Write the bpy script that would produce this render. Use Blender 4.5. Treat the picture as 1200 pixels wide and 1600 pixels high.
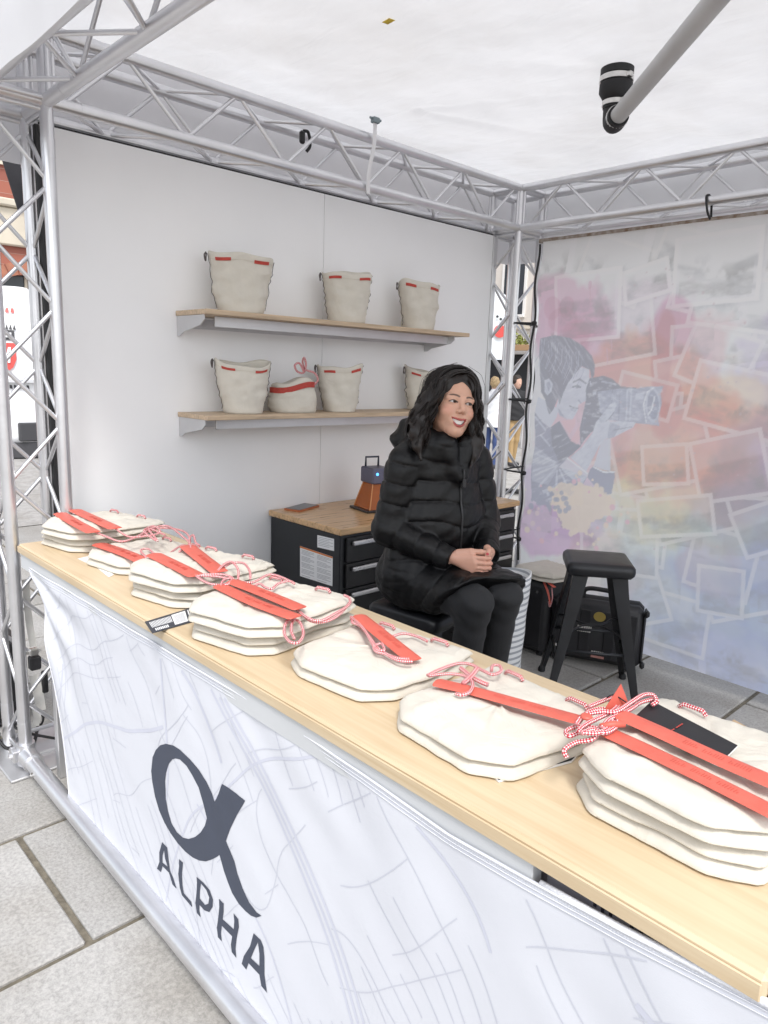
import bpy, bmesh, math, random
import numpy as np
from mathutils import Vector, Matrix, noise as mnoise
from mathutils.geometry import tessellate_polygon

for o in list(bpy.data.objects):
    bpy.data.objects.remove(o)
scene = bpy.context.scene
COL = scene.collection
PI = math.pi
rnd = random.Random(7)

# ------------------------------------------------------------------ camera
CAM_H = 1.68
FPX = 1126.4                       # focal length in pixels of the 1200 px wide photograph
YAW, PITCH, ROLL = math.radians(46.12), math.radians(10.99), math.radians(-1.934)
_f = Vector((-math.sin(YAW)*math.cos(PITCH), math.cos(YAW)*math.cos(PITCH), -math.sin(PITCH)))
_r = Vector((math.cos(YAW), math.sin(YAW), 0))
_d = _f.cross(_r)
_c, _s = math.cos(ROLL), math.sin(ROLL)
CR, CD = _c*_r + _s*_d, -_s*_r + _c*_d
CPOS = Vector((0, 0, CAM_H))
cam_data = bpy.data.cameras.new('camera')
cam = bpy.data.objects.new('camera', cam_data)
COL.objects.link(cam)
mw = Matrix.Identity(4)
for i in range(3):
    mw[i][0] = CR[i]; mw[i][1] = -CD[i]; mw[i][2] = -_f[i]; mw[i][3] = CPOS[i]
cam.matrix_world = mw
cam_data.sensor_fit = 'HORIZONTAL'
cam_data.sensor_width = 36.0
cam_data.lens = 36.0*FPX/1200.0
cam_data.clip_start = 0.05
cam_data.clip_end = 600
scene.camera = cam

# ------------------------------------------------------------------ world, sun, exposure
SUN_EL, SUN_AZ = math.radians(56), math.radians(125)      # azimuth clockwise from +Y
world = bpy.data.worlds.new('World')
scene.world = world
world.use_nodes = True
wn, wl = world.node_tree.nodes, world.node_tree.links
for n in list(wn): wn.remove(n)
w_out = wn.new('ShaderNodeOutputWorld')
w_bg = wn.new('ShaderNodeBackground')
w_sky = wn.new('ShaderNodeTexSky')
w_sky.sky_type = 'NISHITA'
w_sky.sun_disc = False
w_sky.sun_elevation = SUN_EL
w_sky.sun_rotation = SUN_AZ
w_sky.air_density = 1.0
w_sky.dust_density = 2.0
w_sky.ozone_density = 1.0
w_hs = wn.new('ShaderNodeHueSaturation')                  # high cloud: the blue is veiled
w_hs.inputs['Saturation'].default_value = 0.26
w_bg.inputs['Strength'].default_value = 0.15
wl.new(w_sky.outputs[0], w_hs.inputs['Color'])
wl.new(w_hs.outputs[0], w_bg.inputs['Color'])
wl.new(w_bg.outputs[0], w_out.inputs['Surface'])
sun_data = bpy.data.lights.new('sun', 'SUN')
sun_data.energy = 1.2
sun_data.angle = math.radians(14)
sun_data.color = (1.0, 0.97, 0.93)
sun = bpy.data.objects.new('sun', sun_data)
COL.objects.link(sun)
_sd = Vector((math.sin(SUN_AZ)*math.cos(SUN_EL), math.cos(SUN_AZ)*math.cos(SUN_EL), math.sin(SUN_EL)))
sun.rotation_euler = _sd.to_track_quat('Z', 'Y').to_euler()
sun.location = (0, -6, 12)
scene.view_settings.view_transform = 'Standard'
scene.view_settings.look = 'None'
scene.view_settings.exposure = 0.97
scene.view_settings.gamma = 1.0
scene.view_settings.use_curve_mapping = False
scene.render.engine = 'CYCLES'
scene.cycles.max_bounces = 10
scene.cycles.diffuse_bounces = 6
scene.cycles.transmission_bounces = 6
scene.cycles.use_denoising = True

# ------------------------------------------------------------------ helpers: pixels and meshes
def px(x, y, ax, val):
    """point where the photograph's pixel (x, y) meets the plane ax = val"""
    d = CR*((x-600)/FPX) + CD*((y-800)/FPX) + _f
    i = 'XYZ'.index(ax)
    return CPOS + d*((val-CPOS[i])/d[i])

class MB:
    def __init__(self):
        self.v = []; self.f = []; self.uv = None
    def add(self, vs, fs):
        b = len(self.v)
        self.v += [tuple(p) for p in vs]
        self.f += [tuple(b+i for i in q) for q in fs]
        return self
    def box(self, a, b):
        (x0, y0, z0), (x1, y1, z1) = a, b
        return self.add([(x0,y0,z0),(x1,y0,z0),(x1,y1,z0),(x0,y1,z0),(x0,y0,z1),(x1,y0,z1),(x1,y1,z1),(x0,y1,z1)],
                        [(0,3,2,1),(4,5,6,7),(0,1,5,4),(1,2,6,5),(2,3,7,6),(3,0,4,7)])
    def bbox(self, a, b, r=0.004):
        """box with its edges rounded off (chamfer)"""
        c = [(a[i]+b[i])/2 for i in range(3)]; h = [abs(b[i]-a[i])/2 for i in range(3)]
        r = min(r, min(h)*.95)
        vs = []; fs = []; idx = {}
        for sx in (-1,1):
            for sy in (-1,1):
                for sz in (-1,1):
                    for ax in range(3):
                        p = [c[0]+sx*(h[0]-r), c[1]+sy*(h[1]-r), c[2]+sz*(h[2]-r)]
                        s = (sx,sy,sz)[ax]
                        p[ax] = c[ax]+s*h[ax]
                        idx[(sx,sy,sz,ax)] = len(vs); vs.append(p)
        for ax in range(3):
            o = [i for i in range(3) if i != ax]
            for s in (-1,1):
                q = []
                for u,w in ((-1,-1),(1,-1),(1,1),(-1,1)):
                    k = [0,0,0]; k[ax]=s; k[o[0]]=u; k[o[1]]=w
                    q.append(idx[(*k,ax)])
                fs.append(q)
        for ax in range(3):          # edges parallel to ax
            o = [i for i in range(3) if i != ax]
            for u in (-1,1):
                for w in (-1,1):
                    k0=[0,0,0]; k0[ax]=-1; k0[o[0]]=u; k0[o[1]]=w
                    k1=list(k0); k1[ax]=1
                    fs.append([idx[(*k0,o[0])], idx[(*k1,o[0])], idx[(*k1,o[1])], idx[(*k0,o[1])]])
        for sx in (-1,1):
            for sy in (-1,1):
                for sz in (-1,1):
                    fs.append([idx[(sx,sy,sz,a)] for a in range(3)])
        return self.add(vs, fs)
    def loft(self, rings, cap0=True, cap1=True, closed=True):
        b = len(self.v); n = len(rings[0])
        for r in rings: self.v += [tuple(p) for p in r]
        for k in range(len(rings)-1):
            for i in range(n if closed else n-1):
                j = (i+1) % n
                self.f.append((b+k*n+i, b+k*n+j, b+(k+1)*n+j, b+(k+1)*n+i))
        if cap0: self.f.append(tuple(b+i for i in reversed(range(n))))
        if cap1: self.f.append(tuple(b+(len(rings)-1)*n+i for i in range(n)))
        return self
    def prism(self, poly, z0, z1):
        return self.loft([[(x,y,z0) for x,y in poly], [(x,y,z1) for x,y in poly]])
    def cyl(self, a, b, r0, r1=None, n=12):
        r1 = r0 if r1 is None else r1
        a, b = Vector(a), Vector(b)
        q = (b-a).to_track_quat('Z', 'Y')
        rings = []
        for p, r in ((a,r0),(b,r1)):
            rings.append([p + q @ Vector((r*math.cos(2*PI*i/n), r*math.sin(2*PI*i/n), 0)) for i in range(n)])
        return self.loft(rings)
    def lathe(self, prof, c=(0,0,0), n=24, axis=None):
        q = Vector(axis).to_track_quat('Z','Y') if axis else None
        rings = []
        for r, z in prof:
            ring = []
            for i in range(n):
                p = Vector((r*math.cos(2*PI*i/n), r*math.sin(2*PI*i/n), z))
                if q: p = q @ p
                ring.append(p+Vector(c))
            rings.append(ring)
        return self.loft(rings)
    def tube(self, pts, r, n=8, uv=False):
        pts = [Vector(p) for p in pts]
        rad = r if isinstance(r, (list, tuple)) else [r]*len(pts)
        T = []
        for i in range(len(pts)):
            t = pts[min(i+1, len(pts)-1)] - pts[max(i-1, 0)]
            T.append(t.normalized() if t.length > 1e-9 else Vector((0,0,1)))
        up = Vector((0,0,1)) if abs(T[0].z) < .9 else Vector((1,0,0))
        N = (up - T[0]*up.dot(T[0])).normalized()
        rings = []; ln = 0; b = len(self.v); lens = []
        for i, p in enumerate(pts):
            if i:
                ln += (p-pts[i-1]).length
                N = (N - T[i]*N.dot(T[i]))
                N = N.normalized() if N.length > 1e-6 else T[i].orthogonal().normalized()
            B = T[i].cross(N)
            rings.append([p + (N*math.cos(2*PI*k/n) + B*math.sin(2*PI*k/n))*rad[i] for k in range(n)])
            lens.append(ln)
        f0 = len(self.f)
        self.loft(rings)
        if uv:
            if self.uv is None: self.uv = {}
            fi = f0
            for k in range(len(rings)-1):
                for i in range(n):
                    self.uv[fi] = ((i/n, lens[k]), ((i+1)/n, lens[k]), ((i+1)/n, lens[k+1]), (i/n, lens[k+1]))
                    fi += 1
        return self
    def grid(self, fn, nu, nv):
        b = len(self.v)
        for j in range(nv+1):
            for i in range(nu+1):
                self.v.append(tuple(fn(i/nu, j/nv)))
        for j in range(nv):
            for i in range(nu):
                a = b+j*(nu+1)+i
                self.f.append((a, a+1, a+nu+2, a+nu+1))
        return self
    def build(self, name, mat, parent=None, smooth=False, local=False, sharp=None):
        off = Vector((0,0,0))
        if parent is not None and not local:
            off = world_loc(parent)
        me = bpy.data.meshes.new(name)
        vs = self.v if off.length == 0 else [(p[0]-off.x, p[1]-off.y, p[2]-off.z) for p in self.v]
        me.from_pydata(vs, [], self.f)
        if self.uv:
            ul = me.uv_layers.new(name='UVMap')
            for p in me.polygons:
                if p.index in self.uv:
                    for k, li in enumerate(p.loop_indices):
                        ul.data[li].uv = self.uv[p.index][k]
        if smooth:
            me.polygons.foreach_set('use_smooth', [True]*len(me.polygons))
            if sharp is not None:
                me.set_sharp_from_angle(angle=math.radians(sharp))
        me.materials.append(mat)
        me.update()
        o = bpy.data.objects.new(name, me)
        COL.objects.link(o)
        if parent is not None: o.parent = parent
        return o

def world_loc(o):
    p = Vector((0,0,0))
    while o is not None:
        p += o.location; o = o.parent
    return p
def tag(o, label, cat, group=None, kind=None):
    if label: o['label'] = label
    if cat: o['category'] = cat
    if group: o['group'] = group
    if kind: o['kind'] = kind
    return o
def thing(name, loc, label, cat, group=None, rz=0):
    o = bpy.data.objects.new(name, None)
    o.empty_display_size = .1
    o.location = loc; o.rotation_euler = (0,0,rz)
    COL.objects.link(o)
    return tag(o, label, cat, group)
def copy_tree(o, parent=None):
    c = o.copy(); COL.objects.link(c); c.parent = parent
    for ch in o.children: copy_tree(ch, c)
    return c
def catmull(pts, sub=8, closed=False):
    P = [Vector(p) for p in pts]; out = []; n = len(P)
    for i in range(n if closed else n-1):
        if closed: a,b,c,d = P[i-1],P[i],P[(i+1)%n],P[(i+2)%n]
        else: a,b,c,d = P[max(i-1,0)],P[i],P[i+1],P[min(i+2,n-1)]
        for k in range(sub):
            t = k/sub
            out.append(.5*((2*b)+(c-a)*t+(2*a-5*b+4*c-d)*t*t+(3*b-a-3*c+d)*t**3))
    if not closed: out.append(P[-1])
    return out
def chaikin(pts, it=2):
    for _ in range(it):
        q = []
        for i in range(len(pts)):
            a, b = pts[i], pts[(i+1) % len(pts)]
            q += [(.75*a[0]+.25*b[0], .75*a[1]+.25*b[1]), (.25*a[0]+.75*b[0], .25*a[1]+.75*b[1])]
        pts = q
    return pts
def resample(pts, n):
    P = [Vector((*p,0)) for p in pts]; P.append(P[0])
    L = [0]
    for i in range(len(P)-1): L.append(L[-1]+(P[i+1]-P[i]).length)
    out = []; k = 0
    for i in range(n):
        t = L[-1]*i/n
        while L[k+1] < t: k += 1
        a = (t-L[k])/max(1e-9, L[k+1]-L[k])
        p = P[k].lerp(P[k+1], a); out.append((p.x, p.y))
    return out

# ------------------------------------------------------------------ procedural materials
def srgb(r, g, b):
    return tuple(((c/255)/12.92 if c/255 <= .04045 else ((c/255+.055)/1.055)**2.4) for c in (r,g,b))
MATS = {}
def mat(name, col=(.8,.8,.8), rough=.6, metal=0., var=0., vscale=8., bump=0., bscale=150., stretch=None, col2=None,
        detail=4., spec=.5, sheen=0., translucent=0., sss=0., emit=None, emit_s=0.):
    if name in MATS: return MATS[name]
    m = bpy.data.materials.new(name); m.use_nodes = True
    N, L = m.node_tree.nodes, m.node_tree.links
    b = N['Principled BSDF']
    b.inputs['Base Color'].default_value = (*col, 1)
    b.inputs['Roughness'].default_value = rough
    b.inputs['Metallic'].default_value = metal
    b.inputs['Specular IOR Level'].default_value = spec
    if sheen: b.inputs['Sheen Weight'].default_value = sheen
    if sss:
        b.inputs['Subsurface Weight'].default_value = sss
        b.inputs['Subsurface Radius'].default_value = (.01,.004,.002)
    if emit:
        b.inputs['Emission Color'].default_value = (*emit,1); b.inputs['Emission Strength'].default_value = emit_s
    tc = N.new('ShaderNodeTexCoord'); mp = N.new('ShaderNodeMapping')
    L.new(tc.outputs['Object'], mp.inputs['Vector'])
    if stretch: mp.inputs['Scale'].default_value = stretch
    if var or col2:
        nz = N.new('ShaderNodeTexNoise'); nz.inputs['Scale'].default_value = vscale; nz.inputs['Detail'].default_value = detail
        L.new(mp.outputs[0], nz.inputs['Vector'])
        cr = N.new('ShaderNodeValToRGB')
        c2 = col2 if col2 else tuple(max(0, c*(1-var)) for c in col)
        c1 = col if col2 else tuple(min(1, c*(1+var*.5)) for c in col)
        cr.color_ramp.elements[0].position = .32; cr.color_ramp.elements[1].position = .68
        cr.color_ramp.elements[0].color = (*c2,1); cr.color_ramp.elements[1].color = (*c1,1)
        L.new(nz.outputs['Fac'], cr.inputs['Fac']); L.new(cr.outputs[0], b.inputs['Base Color'])
        rr = N.new('ShaderNodeMapRange'); rr.inputs['To Min'].default_value = max(0,rough-.1); rr.inputs['To Max'].default_value = min(1,rough+.1)
        L.new(nz.outputs['Fac'], rr.inputs['Value']); L.new(rr.outputs[0], b.inputs['Roughness'])
    if bump:
        nb = N.new('ShaderNodeTexNoise'); nb.inputs['Scale'].default_value = bscale; nb.inputs['Detail'].default_value = 3
        L.new(mp.outputs[0], nb.inputs['Vector'])
        bp = N.new('ShaderNodeBump'); bp.inputs['Strength'].default_value = bump; bp.inputs['Distance'].default_value = .01
        L.new(nb.outputs['Fac'], bp.inputs['Height']); L.new(bp.outputs[0], b.inputs['Normal'])
    if translucent:
        tr = N.new('ShaderNodeBsdfTranslucent'); mx = N.new('ShaderNodeMixShader')
        mx.inputs[0].default_value = translucent
        src = b.inputs['Base Color'].links[0].from_socket if b.inputs['Base Color'].is_linked else None
        if src: L.new(src, tr.inputs['Color'])
        else: tr.inputs['Color'].default_value = (*col,1)
        L.new(b.outputs[0], mx.inputs[1]); L.new(tr.outputs[0], mx.inputs[2])
        L.new(mx.outputs[0], N['Material Output'].inputs['Surface'])
    MATS[name] = m
    return m
def nodes_of(m): return m.node_tree.nodes, m.node_tree.links, m.node_tree.nodes['Principled BSDF']

ALU = mat('aluminium', (.73,.73,.75), .32, .92, var=.09, vscale=5, bump=.04, bscale=60)
ALU_DULL = mat('aluminium_dull', (.66,.66,.67), .45, .85, var=.10, vscale=4, bump=.05, bscale=70)
TENT = mat('tent_fabric', (.76,.76,.77), .7, var=.05, vscale=2.2, bump=.10, bscale=26, translucent=.46, detail=6)
VALANCE = mat('valance_fabric', (.74,.74,.76), .75, var=.05, vscale=3, bump=.15, bscale=9, translucent=.25)
PANEL = mat('panel_white', (.86,.865,.875), .5, var=.03, vscale=1.5, bump=.012, bscale=300)
CANVAS = mat('canvas', (.61,.575,.505), .85, var=.05, vscale=18, bump=.10, bscale=420, sheen=.1)
RED = mat('red_leather', (.60,.120,.085), .50, var=.10, vscale=30, bump=.08, bscale=260)
def stain(m):
    # faint brownish water marks and soft creases of a roof that has been out in the rain
    N, L, b = nodes_of(m)
    tc = N.new('ShaderNodeTexCoord')
    n1 = N.new('ShaderNodeTexNoise'); n1.inputs['Scale'].default_value = 1.5; n1.inputs['Detail'].default_value = 7; n1.inputs['Roughness'].default_value = .62; n1.inputs['Distortion'].default_value = .6
    L.new(tc.outputs['Object'], n1.inputs['Vector'])
    cr = N.new('ShaderNodeValToRGB'); cr.color_ramp.elements[0].position = .33; cr.color_ramp.elements[0].color = (.80,.775,.74,1); cr.color_ramp.elements[1].position = .58; cr.color_ramp.elements[1].color = (1,1,1,1)
    L.new(n1.outputs['Fac'], cr.inputs['Fac'])
    src = b.inputs['Base Color'].links[0].from_socket
    mx = N.new('ShaderNodeMix'); mx.data_type = 'RGBA'; mx.blend_type = 'MULTIPLY'; mx.inputs[0].default_value = .38
    L.new(src, mx.inputs[6]); L.new(cr.outputs[0], mx.inputs[7]); L.new(mx.outputs[2], b.inputs['Base Color'])
    tr = [n for n in N if n.type == 'BSDF_TRANSLUCENT'][0]; L.new(mx.outputs[2], tr.inputs['Color'])
    mp = N.new('ShaderNodeMapping'); mp.inputs['Scale'].default_value = (1.0,2.4,1); mp.inputs['Rotation'].default_value = (0,0,.5); L.new(tc.outputs['Object'], mp.inputs['Vector'])
    n2 = N.new('ShaderNodeTexNoise'); n2.inputs['Scale'].default_value = 3.2; n2.inputs['Detail'].default_value = 2; n2.inputs['Distortion'].default_value = 1.2; L.new(mp.outputs[0], n2.inputs['Vector'])
    bp = N.new('ShaderNodeBump'); bp.inputs['Strength'].default_value = .22; bp.inputs['Distance'].default_value = .03; L.new(n2.outputs['Fac'], bp.inputs['Height'])
    L.new(bp.outputs[0], b.inputs['Normal']); L.new(bp.outputs[0], tr.inputs['Normal'])
stain(TENT)
def crumple(m):
    N, L, b = nodes_of(m)
    tc = N.new('ShaderNodeTexCoord'); oi = N.new('ShaderNodeObjectInfo')
    ad = N.new('ShaderNodeVectorMath'); ad.operation = 'MULTIPLY_ADD'; ad.inputs[1].default_value = (5,5,5)
    L.new(oi.outputs['Location'], ad.inputs[0]); L.new(tc.outputs['Object'], ad.inputs[2])
    n1 = N.new('ShaderNodeTexNoise'); n1.inputs['Scale'].default_value = 9; n1.inputs['Detail'].default_value = 4; n1.inputs['Distortion'].default_value = 1.6
    n2 = N.new('ShaderNodeTexNoise'); n2.noise_type = 'RIDGED_MULTIFRACTAL'; n2.inputs['Scale'].default_value = 5.5; n2.inputs['Detail'].default_value = 3; n2.inputs['Distortion'].default_value = .8
    L.new(ad.outputs[0], n1.inputs['Vector']); L.new(ad.outputs[0], n2.inputs['Vector'])
    b1 = N.new('ShaderNodeBump'); b1.inputs['Strength'].default_value = .55; b1.inputs['Distance'].default_value = .012
    b2 = N.new('ShaderNodeBump'); b2.inputs['Strength'].default_value = .22; b2.inputs['Distance'].default_value = .010
    L.new(n1.outputs['Fac'], b1.inputs['Height']); L.new(n2.outputs['Fac'], b2.inputs['Height'])
    old = b.inputs['Normal'].links[0].from_node
    L.new(b1.outputs[0], b2.inputs['Normal']); L.new(b2.outputs[0], old.inputs['Normal'])
crumple(CANVAS)
RED_CLOTH = mat('red_cloth', (.45,.06,.045), .8, var=.15, vscale=60, bump=.1, bscale=300)
BLACK_METAL = mat('black_metal', (.018,.019,.022), .42, .2, var=.3, vscale=9)
BLACK_PL = mat('black_plastic', (.014,.014,.016), .5, var=.3, vscale=20, bump=.1, bscale=200)
BLACK_RUB = mat('black_rubber', (.012,.012,.014), .6, var=.3, vscale=12)
PVC = mat('grey_pvc', (.50,.50,.50), .5, var=.08, vscale=6)
STEEL = mat('steel', (.65,.64,.62), .3, .95, var=.15, vscale=30)
RAIL_GREY = mat('rail_grey', (.56,.575,.59), .5, var=.05, vscale=3)
PAPER = mat('paper', (.78,.79,.80), .7, var=.03, vscale=20)
CARD_BLACK = mat('black_card', (.012,.012,.015), .5, var=.2, vscale=8)
CARDBOARD = mat('cardboard', (.46,.33,.21), .8, var=.1, vscale=14, bump=.05, bscale=80)
SHELF_WOOD = mat('shelf_wood', (.55,.42,.29), .55, var=.25, vscale=5, stretch=(14,1,14), bump=.04, bscale=60)
CAB_WOOD = mat('cabinet_wood', (.56,.36,.19), .3, var=.25, vscale=5, stretch=(14,1.2,14))
def wood_top():
    m = mat('pine_counter', (.74,.565,.335), .42)
    N, L, b = nodes_of(m)
    tc = N.new('ShaderNodeTexCoord'); mp = N.new('ShaderNodeMapping'); mp.inputs['Scale'].default_value = (1.1, 22, 22)
    L.new(tc.outputs['Object'], mp.inputs['Vector'])
    nz = N.new('ShaderNodeTexNoise'); nz.inputs['Scale'].default_value = 2.6; nz.inputs['Detail'].default_value = 7; nz.inputs['Distortion'].default_value = .7
    L.new(mp.outputs[0], nz.inputs['Vector'])
    mp2 = N.new('ShaderNodeMapping'); mp2.inputs['Scale'].default_value = (1,1,1); L.new(tc.outputs['Object'], mp2.inputs['Vector'])
    n2 = N.new('ShaderNodeTexNoise'); n2.inputs['Scale'].default_value = 3.0; n2.inputs['Detail'].default_value = 5
    L.new(mp2.outputs[0], n2.inputs['Vector'])
    cr = N.new('ShaderNodeValToRGB')
    cr.color_ramp.elements[0].position = .30; cr.color_ramp.elements[0].color = (.575,.445,.285,1)
    cr.color_ramp.elements[1].position = .62; cr.color_ramp.elements[1].color = (.645,.525,.36,1)
    L.new(nz.outputs['Fac'], cr.inputs['Fac'])
    mx = N.new('ShaderNodeMix'); mx.data_type = 'RGBA'; mx.blend_type = 'MULTIPLY'; mx.inputs[0].default_value = .5
    c2 = N.new('ShaderNodeValToRGB'); c2.color_ramp.elements[0].position = .3; c2.color_ramp.elements[0].color = (.78,.74,.68,1)
    c2.color_ramp.elements[1].position = .7; c2.color_ramp.elements[1].color = (1,1,1,1)
    L.new(n2.outputs['Fac'], c2.inputs['Fac']); L.new(cr.outputs[0], mx.inputs[6]); L.new(c2.outputs[0], mx.inputs[7])
    L.new(mx.outputs[2], b.inputs['Base Color'])
    bp = N.new('ShaderNodeBump'); bp.inputs['Strength'].default_value = .06; bp.inputs['Distance'].default_value = .004
    L.new(nz.outputs['Fac'], bp.inputs['Height']); L.new(bp.outputs[0], b.inputs['Normal'])
    return m
PINE = wood_top()
def rope_mat():
    m = mat('rope', (.8,.78,.76), .75)
    N, L, b = nodes_of(m)
    uv = N.new('ShaderNodeUVMap'); sp = N.new('ShaderNodeSeparateXYZ'); L.new(uv.outputs[0], sp.inputs[0])
    def wave(sgn):
        a = N.new('ShaderNodeMath'); a.operation = 'MULTIPLY'; a.inputs[1].default_value = 3*2*PI; L.new(sp.outputs[0], a.inputs[0])
        c = N.new('ShaderNodeMath'); c.operation = 'MULTIPLY_ADD'; c.inputs[1].default_value = sgn*640; L.new(sp.outputs[1], c.inputs[0]); L.new(a.outputs[0], c.inputs[2])
        s = N.new('ShaderNodeMath'); s.operation = 'SINE'; L.new(c.outputs[0], s.inputs[0]); return s
    p = N.new('ShaderNodeMath'); p.operation = 'MULTIPLY'; L.new(wave(1).outputs[0], p.inputs[0]); L.new(wave(-1).outputs[0], p.inputs[1])
    g = N.new('ShaderNodeMath'); g.operation = 'GREATER_THAN'; g.inputs[1].default_value = -.12; L.new(p.outputs[0], g.inputs[0])
    mx = N.new('ShaderNodeMix'); mx.data_type = 'RGBA'
    mx.inputs[6].default_value = (.80,.74,.72,1); mx.inputs[7].default_value = (.52,.022,.045,1)
    L.new(g.outputs[0], mx.inputs[0]); L.new(mx.outputs[2], b.inputs['Base Color'])
    bp = N.new('ShaderNodeBump'); bp.inputs['Strength'].default_value = .4; bp.inputs['Distance'].default_value = .002
    L.new(p.outputs[0], bp.inputs['Height']); L.new(bp.outputs[0], b.inputs['Normal'])
    return m
ROPE = rope_mat()
# ------------------------------------------------------------------ setting: ground and paving slabs
def stone_mat(name, c1, c2, sc=90):
    m = mat(name, c1, .85)
    N, L, b = nodes_of(m)
    tc = N.new('ShaderNodeTexCoord'); oi = N.new('ShaderNodeObjectInfo')
    ad = N.new('ShaderNodeVectorMath'); ad.operation = 'ADD'; sc_ = N.new('ShaderNodeVectorMath'); sc_.operation = 'SCALE'; sc_.inputs[3].default_value = 7.0
    L.new(oi.outputs['Location'], sc_.inputs[0]); L.new(tc.outputs['Object'], ad.inputs[0]); L.new(sc_.outputs[0], ad.inputs[1])
    n1 = N.new('ShaderNodeTexNoise'); n1.inputs['Scale'].default_value = sc; n1.inputs['Detail'].default_value = 6; n1.inputs['Roughness'].default_value = .75
    n2 = N.new('ShaderNodeTexNoise'); n2.inputs['Scale'].default_value = 3.5; n2.inputs['Detail'].default_value = 5
    L.new(ad.outputs[0], n1.inputs['Vector']); L.new(ad.outputs[0], n2.inputs['Vector'])
    cr = N.new('ShaderNodeValToRGB'); cr.color_ramp.elements[0].position = .36; cr.color_ramp.elements[1].position = .62
    cr.color_ramp.elements[0].color = (*c2,1); cr.color_ramp.elements[1].color = (*c1,1)
    L.new(n1.outputs['Fac'], cr.inputs['Fac'])
    c2r = N.new('ShaderNodeValToRGB'); c2r.color_ramp.elements[0].position = .28; c2r.color_ramp.elements[1].position = .6
    c2r.color_ramp.elements[0].color = (.70,.67,.62,1); c2r.color_ramp.elements[1].color = (1,1,1,1)
    L.new(n2.outputs['Fac'], c2r.inputs['Fac'])
    mx = N.new('ShaderNodeMix'); mx.data_type='RGBA'; mx.blend_type='MULTIPLY'; mx.inputs[0].default_value = .7
    L.new(cr.outputs[0], mx.inputs[6]); L.new(c2r.outputs[0], mx.inputs[7])
    hs = N.new('ShaderNodeHueSaturation'); mr = N.new('ShaderNodeMapRange'); mr.inputs['To Min'].default_value=.88; mr.inputs['To Max'].default_value=1.1
    L.new(oi.outputs['Random'], mr.inputs['Value']); L.new(mr.outputs[0], hs.inputs['Value']); L.new(mx.outputs[2], hs.inputs['Color'])
    L.new(hs.outputs[0], b.inputs['Base Color'])
    bp = N.new('ShaderNodeBump'); bp.inputs['Strength'].default_value=.5; bp.inputs['Distance'].default_value=.003
    L.new(n1.outputs['Fac'], bp.inputs['Height']); L.new(bp.outputs[0], b.inputs['Normal'])
    return m
SLAB = stone_mat('granite_slab', (.44,.43,.415), (.29,.285,.275))
JOINT = mat('joint_mortar', (.17,.15,.115), .95, var=.35, vscale=40, bump=.3, bscale=120)
FAR_PAVE = stone_mat('far_paving', (.44,.43,.42), (.30,.295,.285), 12)

g = MB().grid(lambda u,v: (-90+180*u, -60+180*v, -.030), 6, 6).build('ground', FAR_PAVE)
MB().grid(lambda u,v: (-7.80+8.5*u, -1.7+12.4*v, -.012), 4, 4).build('joint_bed', JOINT, g)
g['kind'] = 'structure'
# paving slabs in columns running along Y, joints staggered from column to column
SW, SL = .65, .98
slab_mesh = MB().bbox((-SW/2+.011,-SL/2+.011,-.03), (SW/2-.011,SL/2-.011,0), .005)
first = None; count = 0
for ci in range(-9, 4):
    cx = -1.9 + SW*(ci+.5)
    off = {-1:.685, 0:.30, 1:3.93-3*SL}.get(ci, (ci*0.37) % SL)
    k0 = int(math.floor((-1.6-off)/SL)); k1 = int(math.ceil((10.5-off)/SL)) if ci < -1 else int(math.ceil((5.6-off)/SL))
    for k in range(k0, k1):
        cy = off + SL*(k+.5)
        if cx > -1.2 and cy < .3: continue
        if first is None:
            first = slab_mesh.build('paving_slab', SLAB, g); s = first
        else:
            s = first.copy(); COL.objects.link(s); s.parent = g
        s.location = (cx, cy, rnd.uniform(-.0015,.0015))
        count += 1
far = MB()
far.grid(lambda u,v: (-60+52.2*u, -20+60*v, -.006), 4, 4)
fp = far.build('street', FAR_PAVE); fp['kind'] = 'structure'
fp2 = MB().grid(lambda u,v: (-7.75+13*u, 10.7+40*v, -.0065), 3, 3).build('street', FAR_PAVE); fp2['kind'] = 'structure'

# ------------------------------------------------------------------ the truss frame
frame = thing('truss_frame', (-3.1, .97, 0), 'silver aluminium box truss frame carrying the stall roof', 'truss')
XI, XO = -2.99, -3.215        # chords of the left side: inner, outer
YF0, YF1 = .855, 1.07         # front posts
YB0, YB1 = 4.0, 4.24          # rear posts
Z0, Z1 = 2.62, 2.86           # beam chords
RC, RB = .0245, .0085
unit = MB(); unit.cyl((0,0,0),(0,0,1),1,n=8)
UNIT_ME = None
def brace(a, b, r, parent, m=ALU, name='brace'):
    global UNIT_ME
    a, b = Vector(a), Vector(b)
    if UNIT_ME is None:
        o = unit.build(name, m, parent, smooth=True, local=True, sharp=50); UNIT_ME = o.data
    else:
        o = bpy.data.objects.new(name, UNIT_ME); COL.objects.link(o); o.parent = parent
    d = b-a
    o.location = a - world_loc(parent)
    o.rotation_mode = 'QUATERNION'
    o.rotation_quaternion = d.to_track_quat('Z','Y')
    o.scale = (r, r, d.length)
    return o
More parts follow.
